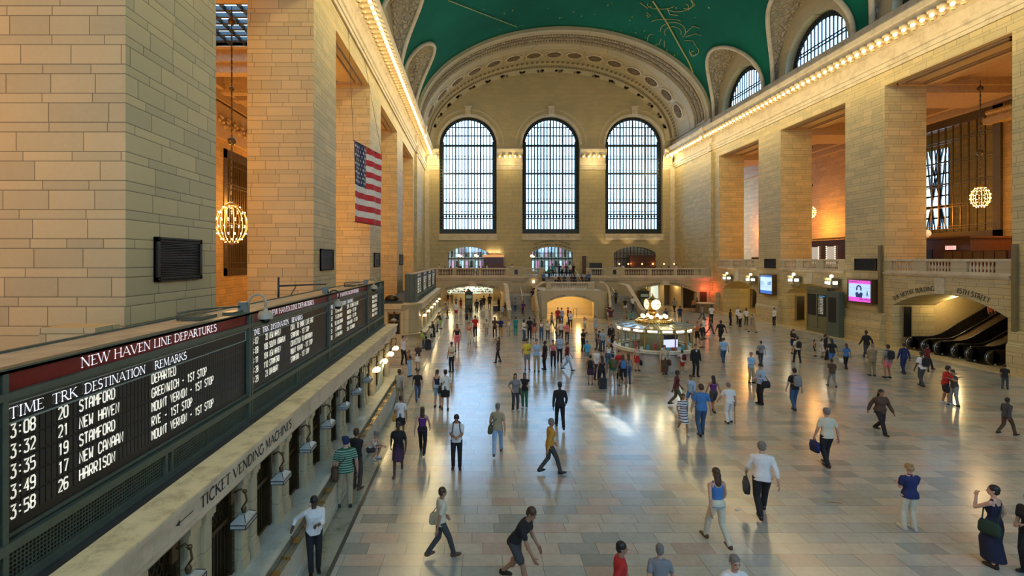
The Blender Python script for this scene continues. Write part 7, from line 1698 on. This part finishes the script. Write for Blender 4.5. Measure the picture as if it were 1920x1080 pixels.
PP(1375, 1225, 1035, 'walk', 0, 'tee:white', 'trousers:khaki', 'short', 'g', 'l', 'person in white top cut off by the bottom edge of the photo')
PP(1429, 967, 827, 'walk', 160, 'shirt:white', 'trousers:black', 'short', 'g', 'l', 'person in billowing white shirt and black trousers walking away with a dark bag', bag=('carrier', 'darkgrey', 'dark grey bag carried by the walker in the white shirt'), width=1.12)
PP(1345, 1021, 876, 'walk2', 190, 'tank:blue', 'trousers:cream', 'long', 'b', 'l', 'person in blue patterned top and white trousers walking away', shoes='b')
PP(1706, 994, 870, 'phone', 178, 'tee:navy', 'trousers:cream', 'bun', 'y', 'l', 'person in navy top and cream flared trousers standing with their back to the camera', shoes='w', width=1.12)
PP(1864, 1062, 910, 'drink', 200, 'tank:midnight', 'longskirt:midnight', 'short', 'k', 'l', 'person in long dark strappy dress drinking from a bottle at the right', bag=('shoulder_bag', 'darkgreen', 'small dark green bag of the person in the long strappy dress'))
PP(1932, 1078, 925, 'phone', -80, 'tee:black', 'trousers:black', 'long', 'k', 'm', 'person with long dark curls holding papers, cut off by the right edge')
PP(1551, 874, 765, 'stroll', 182, 'tee:cream', 'trousers:black', 'short', 'g', 'l', 'person with grey hair, white shirt and black trousers walking away with a bag', bag=('carrier', 'navy', 'navy bag carried by the grey haired walker in the white shirt'), width=1.1)
PP(1650, 812, 728, 'walk', 0, 'jacket:brown', 'trousers:black', 'long', 'k', 'm', 'person in dark brown hooded coat walking towards the camera', width=1.15)
PP(1887, 816, 744, 'walk', 90, 'long:darkgrey', 'trousers:brown', 'short', 'k', 'd', 'person in dark clothes striding at the far right')
PP(1884, 730, 683, 'stroll', 120, 'tee:black', 'trousers:darkgrey', 'short', 'k', 'm', 'person in black near the right pier, behind the strider')
# right middle
PP(1772, 757, 685, 'hug', 60, 'tee:red', 'shorts:black', 'short', 'k', 'm', 'person in red tee and black shorts, left one of an embracing couple', shoes='w', width=1.1)
PP(1790, 761, 693, 'hug', -95, 'tee:darkgrey', 'trousers:grey', 'short', 'k', 'm', 'person in dark tee and grey trousers, right one of an embracing couple')
PP(1729, 725, 658, 'stroll', 185, 'tee:white', 'trousers:darkgrey', 'short', 'k', 'd', 'person in pale tee and grey trousers with a black backpack near the escalators', bag=('backpack', 'black', 'black backpack on the person near the escalators'))
PP(1738, 693, 645, 'walk', 90, 'long:maroon', 'trousers:black', 'short', 'k', 'm', 'person in maroon walking in front of the escalators')
PP(1695, 701, 643, 'stroll', 180, 'long:navy', 'trousers:navy', 'short', 'k', 'm', 'person all in dark navy at the foot of the escalator arch')
PP(1665, 709, 646, 'stand', 182, 'tee:grey', 'shorts:pink', 'short', 'k', 'm', 'person in grey tee and bright pink shorts with a black bag', bag=('backpack', 'black', 'black bag on the back of the person in pink shorts'))
PP(1636, 705, 645, 'phone', 170, 'jacket:tan', 'trousers:tan', 'short', 'g', 'l', 'person in tan suit standing beside the pink shorts')
PP(1625, 672, 619, 'walk', 180, 'long:black', 'trousers:darkgrey', 'short', 'k', 'd', 'dark figure walking below the pink video screen')
PP(1587, 692, 644, 'stroll', 180, 'tee:blue', 'trousers:black', 'long', 'b', 'm', 'person in bright blue top and black trousers carrying a white bag', bag=('carrier', 'white', 'white carrier bag of the person in bright blue'))
PP(1560, 688, 634, 'walk', 175, 'tee:black', 'shorts:blue', 'long', 'k', 'm', 'person in black top and blue shorts left of the bright blue top')
PP(1548, 674, 627, 'photo', 60, 'tee:black', 'trousers:black', 'short', 'k', 'm', 'person all in black holding something to the face, beside a child in white')
PP(1541, 670, 638, 'stand', 30, 'tee:white', 'skirt:white', 'long', 'b', 'l', 'child in white dress beside the person in black', h=1.25)
PP(1527, 668, 635, 'stand', 60, 'tank:red', 'shorts:black', 'long', 'b', 'l', 'child in red top and black shorts', h=1.15)
PP(1487, 663, 617, 'phone', 10, 'tee:black', 'skirt:navy', 'long', 'b', 'l', 'person in black dress with long brown hair holding a phone')
PP(1495, 680, 631, 'wide', 175, 'tee:cream', 'trousers:black', 'short', 'k', 'm', 'person in pale yellow shirt and black trousers with black backpack', bag=('backpack', 'black', 'black backpack on the pale yellow shirt'))
PP(1560, 726, 672, 'walk2', 170, 'tee:brown', 'trousers:grey', 'short', 'k', 'm', 'person in brown top walking away right of the grey backpack')
PP(1490, 769, 690, 'stroll', 180, 'tee:black', 'trousers:denim', 'short', 'k', 'l', 'person in black tee and jeans with a grey backpack walking away', bag=('backpack', 'grey', 'grey backpack on the walker in jeans'))
PP(1427, 758, 681, 'phone', -80, 'shirt:lightblue', 'trousers:black', 'short', 'k', 'l', 'person in light blue shirt and black trousers facing left with a black shoulder bag', bag=('shoulder_bag', 'black', 'black shoulder bag of the person in the light blue shirt'))
PP(1408, 718, 660, 'phone', 10, 'long:lightblue', 'trousers:khaki', 'short', 'g', 'l', 'person in pale blue shirt and khaki trousers facing the camera, head down')
PP(1427, 685, 639, 'stroll', 170, 'tee:grey', 'trousers:darkgrey', 'short', 'b', 'l', 'person in grey shirt behind the two blue shirts', bag=('shoulder_bag', 'black', 'black bag of the person in the grey shirt'))
PP(1368, 793, 717, 'cane', 182, 'tee:white', 'trousers:white', 'short', 'g', 'l', 'grey haired person in white tee and white trousers walking with a cane', width=1.12)
_c = fl(1378, 795); tag(MB().tube([(_c[0], _c[1], 0), (_c[0]-.02, _c[1], .85), (_c[0]-.10, _c[1], .88)], .014, 6).build('walking_cane', mat('cane_wood', (.08, .05, .03), .4)), 'brown walking cane held by the person in white', 'cane')
PP(1338, 774, 703, 'walk', 178, 'tank:purple', 'shorts:darkgrey', 'long', 'k', 'm', 'person in purple sleeveless top and grey shorts walking away')
PP(1315, 817, 720, 'stroll', 175, 'tee:blue', 'trousers:denim', 'short', 'b', 'l', 'person in blue tee and jeans walking away in the crossing group', width=1.08)
PP(1280, 813, 736, 'walk2', 0, 'tee:navy_stripe', 'skirt:navy_stripe', 'long', 'b', 'm', 'person in striped dress walking left of the blue tee', shoes='w')
PP(1296, 767, 701, 'walk', -60, 'shirt:lightblue', 'shorts:blue', 'short', 'b', 'm', 'person in light blue shirt and blue shorts behind the striped dress')
PP(1268, 762, 693, 'walk', 70, 'tee:maroon', 'trousers:olive', 'short', 'k', 'd', 'person in maroon top and olive trousers walking in front of the booth')
# round the booth
PP(1304, 706, 645, 'stand', 0, 'jacket:black', 'trousers:black', 'short', 'b', 'l', 'person in dark suit, white shirt and tie standing right of the booth')
PP(1280, 700, 657, 'reach', 195, 'tee:white', 'shorts:red', 'short', 'k', 'l', 'child in white tee and red shorts with a maroon backpack at the booth counter', shoes='w', bag=('backpack', 'maroon', 'maroon backpack on the child at the booth counter'))
PP(1246, 702, 647, 'bag', 0, 'long:beige', 'longskirt:brown', 'bun', 'b', 'l', 'person in beige cardigan and long dark dress with a large dark bag against the booth', bag=('carrier', 'brown', 'large dark brown bag of the person in the beige cardigan'))
PP(1194, 695, 647, 'stand', 10, 'tank:beige', 'skirt:red', 'bun', 'b', 'l', 'person in pale top and red skirt with a black bag left of the booth', bag=('carrier', 'black', 'black bag of the person in the red skirt'))
PP(1178, 720, 663, 'stand', 185, 'tank:grey', 'trousers:denim', 'long', 'b', 'm', 'person in grey top and jeans at the right end of the waiting group', shoes='b', bag=('shoulder_bag', 'brown', 'brown bag of the person in jeans'))
PP(1168, 725, 665, 'wide', 170, 'tank:black', 'shorts:black', 'long', 'b', 'm', 'person in black sleeveless top and black shorts with bare legs and a blue bag', bag=('backpack', 'blue', 'bright blue bag in the waiting group'))
PP(1161, 712, 657, 'stand2', 0, 'tee:red', 'trousers:black', 'short', 'k', 'l', 'person in red top behind the bare legged one in the waiting group')
PP(1149, 724, 664, 'stand', 178, 'tee:green', 'shorts:khaki', 'cap', 'n', 'l', 'person in dark green tee and khaki shorts with an olive backpack', bag=('backpack', 'olive', 'olive backpack on the dark green tee'), shoes='w')
PP(1129, 726, 667, 'wide', 180, 'tank:black', 'trousers:black', 'long', 'k', 'm', 'person all in black with long dark hair, back to the camera, in the waiting group', shoes='w')
PP(1107, 721, 665, 'stand', 165, 'tank:black', 'skirt:plum', 'bun', 'k', 'm', 'person in black top and purple skirt with a black backpack', shoes='b', bag=('backpack', 'black', 'black backpack above the purple skirt'))
PP(1118, 712, 652, 'crossed', 20, 'shirt:white', 'trousers:navy', 'short', 'k', 'l', 'person in white shirt behind the one all in black')
PP(1141, 692, 642, 'stand', 190, 'tank:white', 'trousers:denim', 'long', 'y', 'l', 'blond person in white sleeveless top and jeans at the booth counter')
PP(1101, 682, 638, 'stroll', 180, 'tee:skyblue', 'shorts:grey', 'cap', 'u', 'l', 'person in turquoise tee, grey shorts and blue cap')
PP(1093, 659, 617, 'phone', 30, 'tee:black', 'trousers:black', 'short', 'b', 'm', 'person in black standing left of the turquoise tee')
PP(1118, 656, 617, 'stand', 90, 'tee:grey', 'trousers:darkgrey', 'short', 'b', 'l', 'person in grey tee, left one of three waiting near the booth')
PP(1124, 658, 620, 'stand2', 60, 'tee:navy', 'trousers:denim', 'short', 'k', 'm', 'person in navy tee, middle one of three waiting near the booth')
PP(1130, 660, 617, 'stand', -30, 'tee:lightblue', 'trousers:denim', 'short', 'b', 'l', 'person in light blue tee, right one of three waiting near the booth')
PP(1146, 650, 608, 'stand', 0, 'jacket:black', 'trousers:black', 'short', 'b', 'l', 'person in black jacket over a white shirt left of the booth')
PP(1139, 669, 628, 'counter', 70, 'tee:plaid', 'trousers:denim', 'short', 'b', 'l', 'person in checked shirt leaning on the left side of the booth counter')
PP(1146, 662, 620, 'counter', 80, 'tee:black', 'trousers:black', 'short', 'k', 'm', 'person in black leaning on the booth counter behind the checked shirt')
PP(1175, 634, 595, 'phone', 0, 'tee:white', 'trousers:khaki', 'short', 'k', 'm', 'person in white tee and backpack straps behind the booth', bag=('backpack', 'black', 'black backpack behind the booth'))
PP(1184, 612, 583, 'walk', 120, 'tee:teal', 'trousers:darkgrey', 'short', 'b', 'l', 'person in teal tee walking below the right stairs')
PP(1289, 641, 603, 'photo', 10, 'tee:red', 'trousers:black', 'short', 'k', 'm', 'person in dark red tee behind the right side of the booth')
PP(1265, 645, 606, 'stand', 60, 'tank:red', 'trousers:black', 'long', 'k', 'm', 'person in bright red behind the booth roof')
PP(1308, 648, 603, 'stand2', -30, 'tank:orange', 'shorts:black', 'bun', 'k', 'm', 'person in orange top with black shorts right of the booth', shoes='w')
PP(1315, 652, 607, 'stand', 40, 'tee:black', 'shorts:olive', 'short', 'b', 'l', 'person in black tee and olive shorts right of the orange top', shoes='b')
PP(1319, 636, 594, 'phone', 60, 'shirt:white', 'trousers:black', 'short', 'k', 'm', 'person in white shirt and black trousers right of the booth')
PP(1352, 642, 600, 'walk', 180, 'tee:black', 'trousers:black', 'short', 'k', 'd', 'heavily built person in black tee walking away right of the booth', width=1.2)
PP(1357, 680, 633, 'stroll', 180, 'tee:lightblue', 'trousers:denim', 'short', 'b', 'l', 'person in denim shirt and jeans walking away', width=1.15)
# far right by the farthest passage
for a in ((1369, 610, 580, 'phone', 40, 'tee:black', 'trousers:black', 'short', 'k', 'd', 'person in black vest, leftmost of the uniformed group'), (1384, 608, 575, 'stand', 0, 'shirt:white', 'trousers:black', 'short', 'g', 'l', 'tall person in white shirt at the back of the uniformed group'),
          (1388, 613, 582, 'phone', -60, 'shirt:white', 'trousers:black', 'cap', 'n', 'm', 'person in white shirt and dark cap at the front of the uniformed group'), (1399, 609, 578, 'hip', 0, 'shirt:white', 'trousers:darkgrey', 'short', 'k', 'd', 'person in white shirt with a dark strap, right of the uniformed group'),
          (1410, 624, 588, 'walk', 100, 'tee:grey', 'shorts:khaki', 'short', 'g', 'l', 'person in grey tee passing the uniformed group'), (1452, 610, 577, 'crossed', -70, 'shirt:white', 'trousers:black', 'hat', 'n', 'l', 'guard in white shirt, black trousers and peaked hat leaning by the right wall'),
          (1334, 606, 572, 'stand', 180, 'tee:white', 'trousers:black', 'short', 'k', 'm', 'person in white tee near the service desk with a white bag'), (1301, 586, 559, 'stand', 180, 'tee:orange', 'skirt:black', 'short', 'b', 'l', 'person in orange red top and black skirt near the service desk'),
          (1307, 585, 558, 'stand', 60, 'tee:darkgrey', 'trousers:black', 'short', 'k', 'm', 'person in dark clothes at the service desk'), (1265, 586, 559, 'walk', 180, 'tee:grey', 'trousers:black', 'short', 'k', 'm', 'person in grey top walking under the right balcony arch'),
          (1275, 604, 573, 'walk', 150, 'tee:navy', 'shorts:darkgrey', 'short', 'k', 'm', 'person in navy top and dark shorts walking towards the right arch'), (1316, 600, 571, 'walk', 100, 'tee:grey', 'trousers:denim', 'cap', 'n', 'l', 'person in grey tee and cap passing the service desk'),
          (1248, 607, 578, 'walk2', 120, 'tee:darkgrey', 'trousers:black', 'short', 'k', 'm', 'dark figure walking right of the clock'), (1422, 592, 567, 'stand', 180, 'tee:white', 'trousers:black', 'bald', 'g', 'l', 'bald person in white at the mouth of the farthest right passage'),
          (1331, 626, 592, 'walk', 90, 'tee:darkgrey', 'trousers:darkgrey', 'short', 'k', 'm', 'dark grey figure passing left of the large black tee')): PP(*a)
# centre, far
for a in ((756, 683, 630, 'photo', 60, 'tee:white', 'trousers:black', 'short', 'k', 'l', 'person in white tee and black trousers taking a photo beside the ticket building corner'), (767, 706, 655, 'phone', 70, 'tank:black', 'trousers:lightblue', 'long', 'y', 'm', 'blond person in black top and pale jeans, corner of the ticket building'),
          (784, 693, 643, 'stand2', -20, 'tee:floral', 'skirt:white', 'long', 'y', 'l', 'blond person in patterned top and white skirt'), (847, 697, 641, 'phone1', -30, 'tee:cream', 'trousers:black', 'short', 'k', 'm', 'stout person in cream striped shirt and dark trousers'),
          (778, 644, 614, 'stand', 0, 'long:black', 'trousers:black', 'long', 'k', 'm', 'person in black jacket by the rounded end of the far ticket building'), (794, 653, 619, 'counter', -80, 'tee:lime', 'trousers:denim', 'short', 'k', 'm', 'person in lime green top leaning on the far counter'),
          (801, 655, 625, 'counter', -90, 'tee:black', 'trousers:black', 'short', 'k', 'm', 'person in black slumped over the far counter'), (809, 642, 611, 'counter', -80, 'tee:white', 'shorts:black', 'cap', 'n', 'l', 'person in white tee and dark cap leaning on the far counter'),
          (814, 632, 602, 'counter', -80, 'long:black', 'trousers:black', 'short', 'k', 'm', 'person in long black top leaning on the far counter'), (821, 622, 592, 'stand', -80, 'tee:white', 'trousers:black', 'long', 'k', 'm', 'person in white top at the far counter'),
          (826, 617, 585, 'counter', -80, 'tee:black', 'shorts:lime', 'short', 'k', 'l', 'person in lime shorts at the far counter'), (839, 597, 568, 'counter', -80, 'tee:grey', 'shorts:olive', 'short', 'k', 'm', 'person in grey tee and olive shorts at the end of the far counter'),
          (855, 597, 566, 'stand', 180, 'tee:white', 'shorts:red', 'short', 'k', 'l', 'person in white tee and red shorts near the left arch'), (857, 659, 602, 'stroll', 0, 'tank:black', 'shorts:pink', 'long', 'k', 'm', 'person in black sleeveless top with a purple bag'),
          (875, 608, 582, 'walk', 180, 'tank:black', 'shorts:black', 'long', 'k', 'l', 'person in black tank top and short black skirt'), (891, 633, 591, 'walk', 180, 'tee:red', 'trousers:black', 'short', 'k', 'l', 'person in bright red tee walking away, left centre'),
          (880, 645, 604, 'stroll', 0, 'tank:salmon', 'trousers:cream', 'short', 'b', 'l', 'person in salmon top and cream trousers left of the red tee'), (912, 630, 598, 'walk', 0, 'tee:cream', 'trousers:khaki', 'short', 'k', 'm', 'person in pale clothes with a dark backpack walking'),
          (928, 633, 594, 'stand', 180, 'tee:brown', 'trousers:black', 'long', 'b', 'm', 'person with very long brown hair and black trousers'), (939, 632, 595, 'stand', 170, 'tee:navy', 'trousers:mustard', 'short', 'y', 'l', 'blond child in navy tee and mustard trousers'),
          (934, 680, 632, 'photo_wide', -75, 'tee:darkgrey', 'trousers:black', 'long', 'b', 'l', 'person taking a photo with legs apart, alone in centre left'), (954, 630, 597, 'stroll', 0, 'tank:white', 'trousers:beige', 'long', 'y', 'l', 'person in white tank top walking'),
          (967, 629, 594, 'stand', 180, 'tee:teal', 'trousers:teal', 'short', 'b', 'l', 'person in turquoise tee with a black backpack'), (982, 639, 599, 'phone', 60, 'tee:white', 'trousers:denim', 'short', 'k', 'd', 'person in white tee and blue jeans looking at a phone'),
          (993, 636, 594, 'stand', 180, 'tee:black', 'trousers:black', 'short', 'k', 'm', 'person in black tee beside the pink dress'), (1002, 636, 597, 'stand', 180, 'tank:plum', 'skirt:salmon', 'long', 'b', 'm', 'person in dusky pink dress with long brown hair'),
          (1015, 636, 599, 'phone', 0, 'tank:white', 'trousers:denim', 'long', 'k', 'm', 'person in white top and dark jeans with dark curls'), (1027, 637, 601, 'crossed', 0, 'tee:cream', 'trousers:darkgrey', 'short', 'y', 'l', 'person in cream top holding a child'),
          (988, 693, 635, 'phone1', 0, 'tee:yellow', 'shorts:grey', 'short', 'k', 'm', 'person in bright yellow tee and grey shorts'), (1006, 697, 636, 'crossed', 0, 'shirt:lightblue', 'trousers:khaki', 'short', 'b', 'l', 'person in pale blue shirt and khaki trousers beside the yellow tee'),
          (1022, 693, 639, 'stand', -70, 'tee:black', 'trousers:black', 'short', 'k', 'd', 'person in black polo and black jeans with pale shoes'), (1037, 688, 637, 'stand', 0, 'tank:pink', 'trousers:black', 'bun', 'k', 'm', 'person in bright pink sleeveless top and dark leggings'),
          (1049, 680, 627, 'crossed', 0, 'long:plaid', 'trousers:black', 'short', 'k', 'm', 'person in blue checked shirt and black trousers'), (1063, 695, 640, 'walk', 70, 'tee:maroon', 'trousers:lightblue', 'short', 'b', 'l', 'person in maroon top and pale jeans walking'),
          (1063, 640, 604, 'stand', 0, 'tee:pink', 'trousers:black', 'long', 'k', 'm', 'person in pink tee and black trousers in the centre group'), (1052, 637, 601, 'stand', 0, 'tee:white', 'trousers:black', 'short', 'k', 'm', 'person in white tee left of the pink tee'),
          (1043, 640, 608, 'stand', 90, 'tank:darkgrey', 'trousers:black', 'long', 'k', 'm', 'person in dark top at the left of the centre group'), (1070, 615, 583, 'phone', -20, 'long:white', 'trousers:darkgrey', 'long', 'k', 'l', 'person in white sweater in front of the central arch'),
          (1046, 611, 576, 'stand', 0, 'tee:red', 'trousers:darkgrey', 'short', 'g', 'l', 'person in red at the left of the central arch'), (1053, 609, 577, 'stand', 180, 'tee:lightblue', 'trousers:denim', 'short', 'b', 'l', 'person in light blue between two in red before the central arch'),
          (1065, 608, 576, 'stand', 90, 'tee:red', 'trousers:navy', 'short', 'g', 'l', 'person in red in the middle of the central arch'), (1034, 616, 585, 'walk', 90, 'tee:grey', 'trousers:denim', 'short', 'b', 'l', 'person in grey walking before the left stairs'),
          (1145, 614, 576, 'photo', 180, 'tee:maroon', 'shorts:khaki', 'short', 'k', 'l', 'person in maroon tee and khaki shorts taking a photo by the right stairs'), (1141, 600, 571, 'phone', 0, 'tee:black', 'shorts:lightblue', 'short', 'k', 'm', 'person in black with a camera at the foot of the right stairs'),
          (1096, 625, 594, 'photo', 60, 'tank:white', 'shorts:khaki', 'long', 'y', 'l', 'person with backpack and khaki shorts taking a photo right of the central arch'), (1116, 624, 592, 'crossed', 0, 'tee:navy_stripe', 'shorts:lightblue', 'short', 'k', 'm', 'person in striped polo with arms crossed'),
          # under the left arch
          (840, 570, 549, 'walk', 180, 'tee:black', 'shorts:red', 'short', 'k', 'm', 'person in black tee and red shorts deep under the left arch'), (847, 571, 549, 'stroll', 180, 'tee:olive', 'trousers:olive', 'short', 'k', 'm', 'person in olive deep under the left arch'),
          (864, 581, 558, 'walk', 180, 'tank:maroon', 'trousers:red', 'long', 'b', 'm', 'person in red trousers left of the information pillar'), (855, 575, 556, 'stand', 180, 'tee:grey', 'trousers:grey', 'short', 'k', 'm', 'person in grey deep under the left arch'),
          (894, 588, 560, 'walk', 180, 'long:black', 'trousers:black', 'short', 'k', 'm', 'dark figure walking away right of the information pillar'), (902, 582, 558, 'walk2', 180, 'tee:darkgrey', 'trousers:darkgrey', 'short', 'k', 'm', 'grey figure second right of the information pillar'),
          (907, 580, 554, 'walk', 180, 'tee:black', 'shorts:brown', 'short', 'k', 'm', 'dark figure third right of the information pillar'), (918, 579, 550, 'stand', 180, 'tee:black', 'shorts:brown', 'short', 'k', 'm', 'person in black tee and brown shorts with a rucksack under the left arch'),
          (935, 583, 557, 'stand', 60, 'jacket:black', 'trousers:black', 'short', 'k', 'm', 'person in black suit under the right end of the left arch'), (942, 597, 573, 'stroll', 180, 'tee:lightblue', 'trousers:grey', 'short', 'b', 'l', 'person in pale blue beside the left stairs'),
          (947, 593, 567, 'stand', 180, 'tank:brown', 'trousers:tan', 'long', 'b', 'm', 'person in brown top beside the left stairs'), (882, 598, 573, 'walk', 0, 'tee:black', 'trousers:tan', 'short', 'k', 'm', 'person in black top and tan trousers in front of the information pillar')): PP(*a)
# stairs
def on(px, Y, z, ty, *a, **k): PP(px, VY+(H-z)*F/Y, ty, *a, z=z, Y=Y, **k)
on(966, 55.6, .62, 573, 'walk', 180, 'tee:grey', 'trousers:denim', 'short', 'b', 'l', 'person in grey climbing the foot of the left stairs', h=1.65)
on(981, 54.9, .3, 575, 'walk2', 180, 'tee:purple', 'trousers:navy', 'short', 'k', 'm', 'person in purple climbing the left stairs', h=1.68)
on(999, 57.5, 1.5, 560, 'walk', 180, 'tee:navy', 'trousers:navy', 'short', 'k', 'm', 'person in navy high on the left stairs', h=1.7)
on(1155, 57, 1.35, 560, 'walk', 180, 'tee:darkgrey', 'trousers:black', 'short', 'k', 'm', 'dark figure on the right stairs beside the newel', h=1.7)
on(1186, 55.8, .75, 565, 'walk', 0, 'tee:white', 'trousers:darkgrey', 'short', 'k', 'm', 'person in white coming down the right stairs', h=1.65)
on(1172, 55.4, .6, 565, 'walk2', 0, 'tee:black', 'shorts:white', 'short', 'b', 'm', 'person in black coming down the right stairs', h=1.65)
for i, (px, tc, lb) in enumerate(((1042, 'beige', 'beige'), (1048, 'black', 'black'), (1058, 'darkgrey', 'dark grey'), (1072, 'brown', 'brown'), (1077, 'navy', 'navy'), (1090, 'plum', 'plum'), (1099, 'denim', 'denim blue'))):
    on(px, 62.9, 3.05+.48-.15, 0, 'sit', 0, 'tee:'+tc, 'trousers:black', 'short' if i % 2 else 'long', 'k', 'm', 'person in %s top sitting on the upper central steps, %s from the left' % (lb, ORD[i]), h=1.15, group='people sitting on the upper steps')
for i, (px, Y, z, tc, lb) in enumerate(((1030, 64, 3.9, 'green', 'green'), (1036, 65.3, 4.3, 'teal', 'teal'), (1049, 68, 4.3, 'plum', 'plum'), (1054, 69, 4.3, 'cream', 'cream'), (1062, 67, 4.3, 'darkgrey', 'dark grey'), (1069, 67.5, 4.3, 'white', 'white'), (1075, 69, 4.3, 'black', 'black'), (1104, 63.2, 3.3, 'blue', 'bright blue'), (1019, 63.0, 3.3, 'blue', 'royal blue'))):
    on(px, Y, z, 0, 'stand' if i % 2 else 'walk', 180 if i < 4 else 0, 'tee:'+tc, 'trousers:black', 'short', 'k', 'm', 'person in %s top standing at the head of the central stairs' % lb, h=1.7)
# diners
rgd = random.Random(11)
for i, px in enumerate((824, 834, 847, 863, 879, 899, 913, 927, 943, 960, 1148, 1158, 1168, 1194, 1206, 1219, 1240, 1252, 1268, 1281)):
    tc = ('white', 'black', 'cream', 'darkgrey', 'lightblue', 'olive')[i % 6] if px != 960 else 'white'
    on(px, 67.5+rgd.random()*1.5, BW, 0, 'sit' if i % 3 else 'stand', rgd.choice((0, 180, 90, -90)), 'tee:'+tc, 'trousers:black', 'short', 'kbk'[i % 3], 'lmd'[i % 3], 'diner in %s %s the west balcony, %s from the %s' % (tc.replace('darkgrey', 'dark grey').replace('lightblue', 'light blue'), 'on the left part of' if px < 1000 else 'on the right part of', ORD[i % 10], 'left'), h=1.2 if i % 3 else 1.6, group='diners on the west balcony')
# riders on the escalators
for px, Y, x, z, tc in ((1805, 35.4, 38.2, 2.6, 'black'), (1780, 35.4, 36.9, 1.9, 'maroon')):
    x_ = x; PP(VX+x_*F/Y, VY+(H-z)*F/Y, 0, 'stand', 90, 'tee:'+tc, 'trousers:black', 'short', 'k', 'm', 'rider in %s on the far escalator' % tc, z=z, Y=Y, h=1.7)
# suitcases and small things on the floor
def floor_thing(px, py, mb, name, label, cat, m):
    c = fl(px, py); o = mb.build(name, m); o.location = c; return tag(o, label, cat)
floor_thing(803, 656, MB().box(-.22, .22, -.15, .15, .05, .72).box(-.15, .15, -.1, .1, .72, .8), 'suitcase', 'black suitcase standing by the far counter', 'suitcase', BLACK)
floor_thing(1417, 716, MB().box(-.16, .16, -.1, .1, .0, .42), 'paper_bag', 'brown paper bag on the floor between the two blue shirts', 'bag', mat('kraft_paper', (.30, .19, .10), .8))
floor_thing(929, 584, MB().box(-.3, .3, -.2, .2, .03, .7), 'suitcase', 'black suitcase at the right end of the left arch', 'suitcase', BLACK)
floor_thing(1130, 729, MB().box(-.18, .18, -.12, .12, .02, .55), 'suitcase', 'small black suitcase in front of the one all in black', 'suitcase', BLACK)
floor_thing(1382, 956, MB().box(-.05, .05, -.03, .03, 0, .015), 'litter_scrap', 'small white scrap of paper on the floor', 'litter', MATS['goods_white'])
floor_thing(1562, 942, MB().bar((-.2, .03, .008), (.2, -.03, .008), .03, .006), 'litter_strip', 'thin brown strip lying on the floor in front of the grey haired walker', 'litter', BRASS)
# easel poster and parcel by the lit end of the near counter
tag(MB().obox((-4.0, 21.2, 1.55), (.02, 0, .0), (0, .28, 0), (.10, 0, .60)).build('poster_board', mat('mint_poster', (.50, .62, .50), .6)), 'pale mint poster leaning on the near ticket counter by the lit lamps', 'poster')
tag(MB().box(-4.05, -3.8, 17.2, 17.5, .955, .965).build('paper_sheet', MATS['goods_white']), 'white sheet of paper lying on the near marble counter', 'paper')
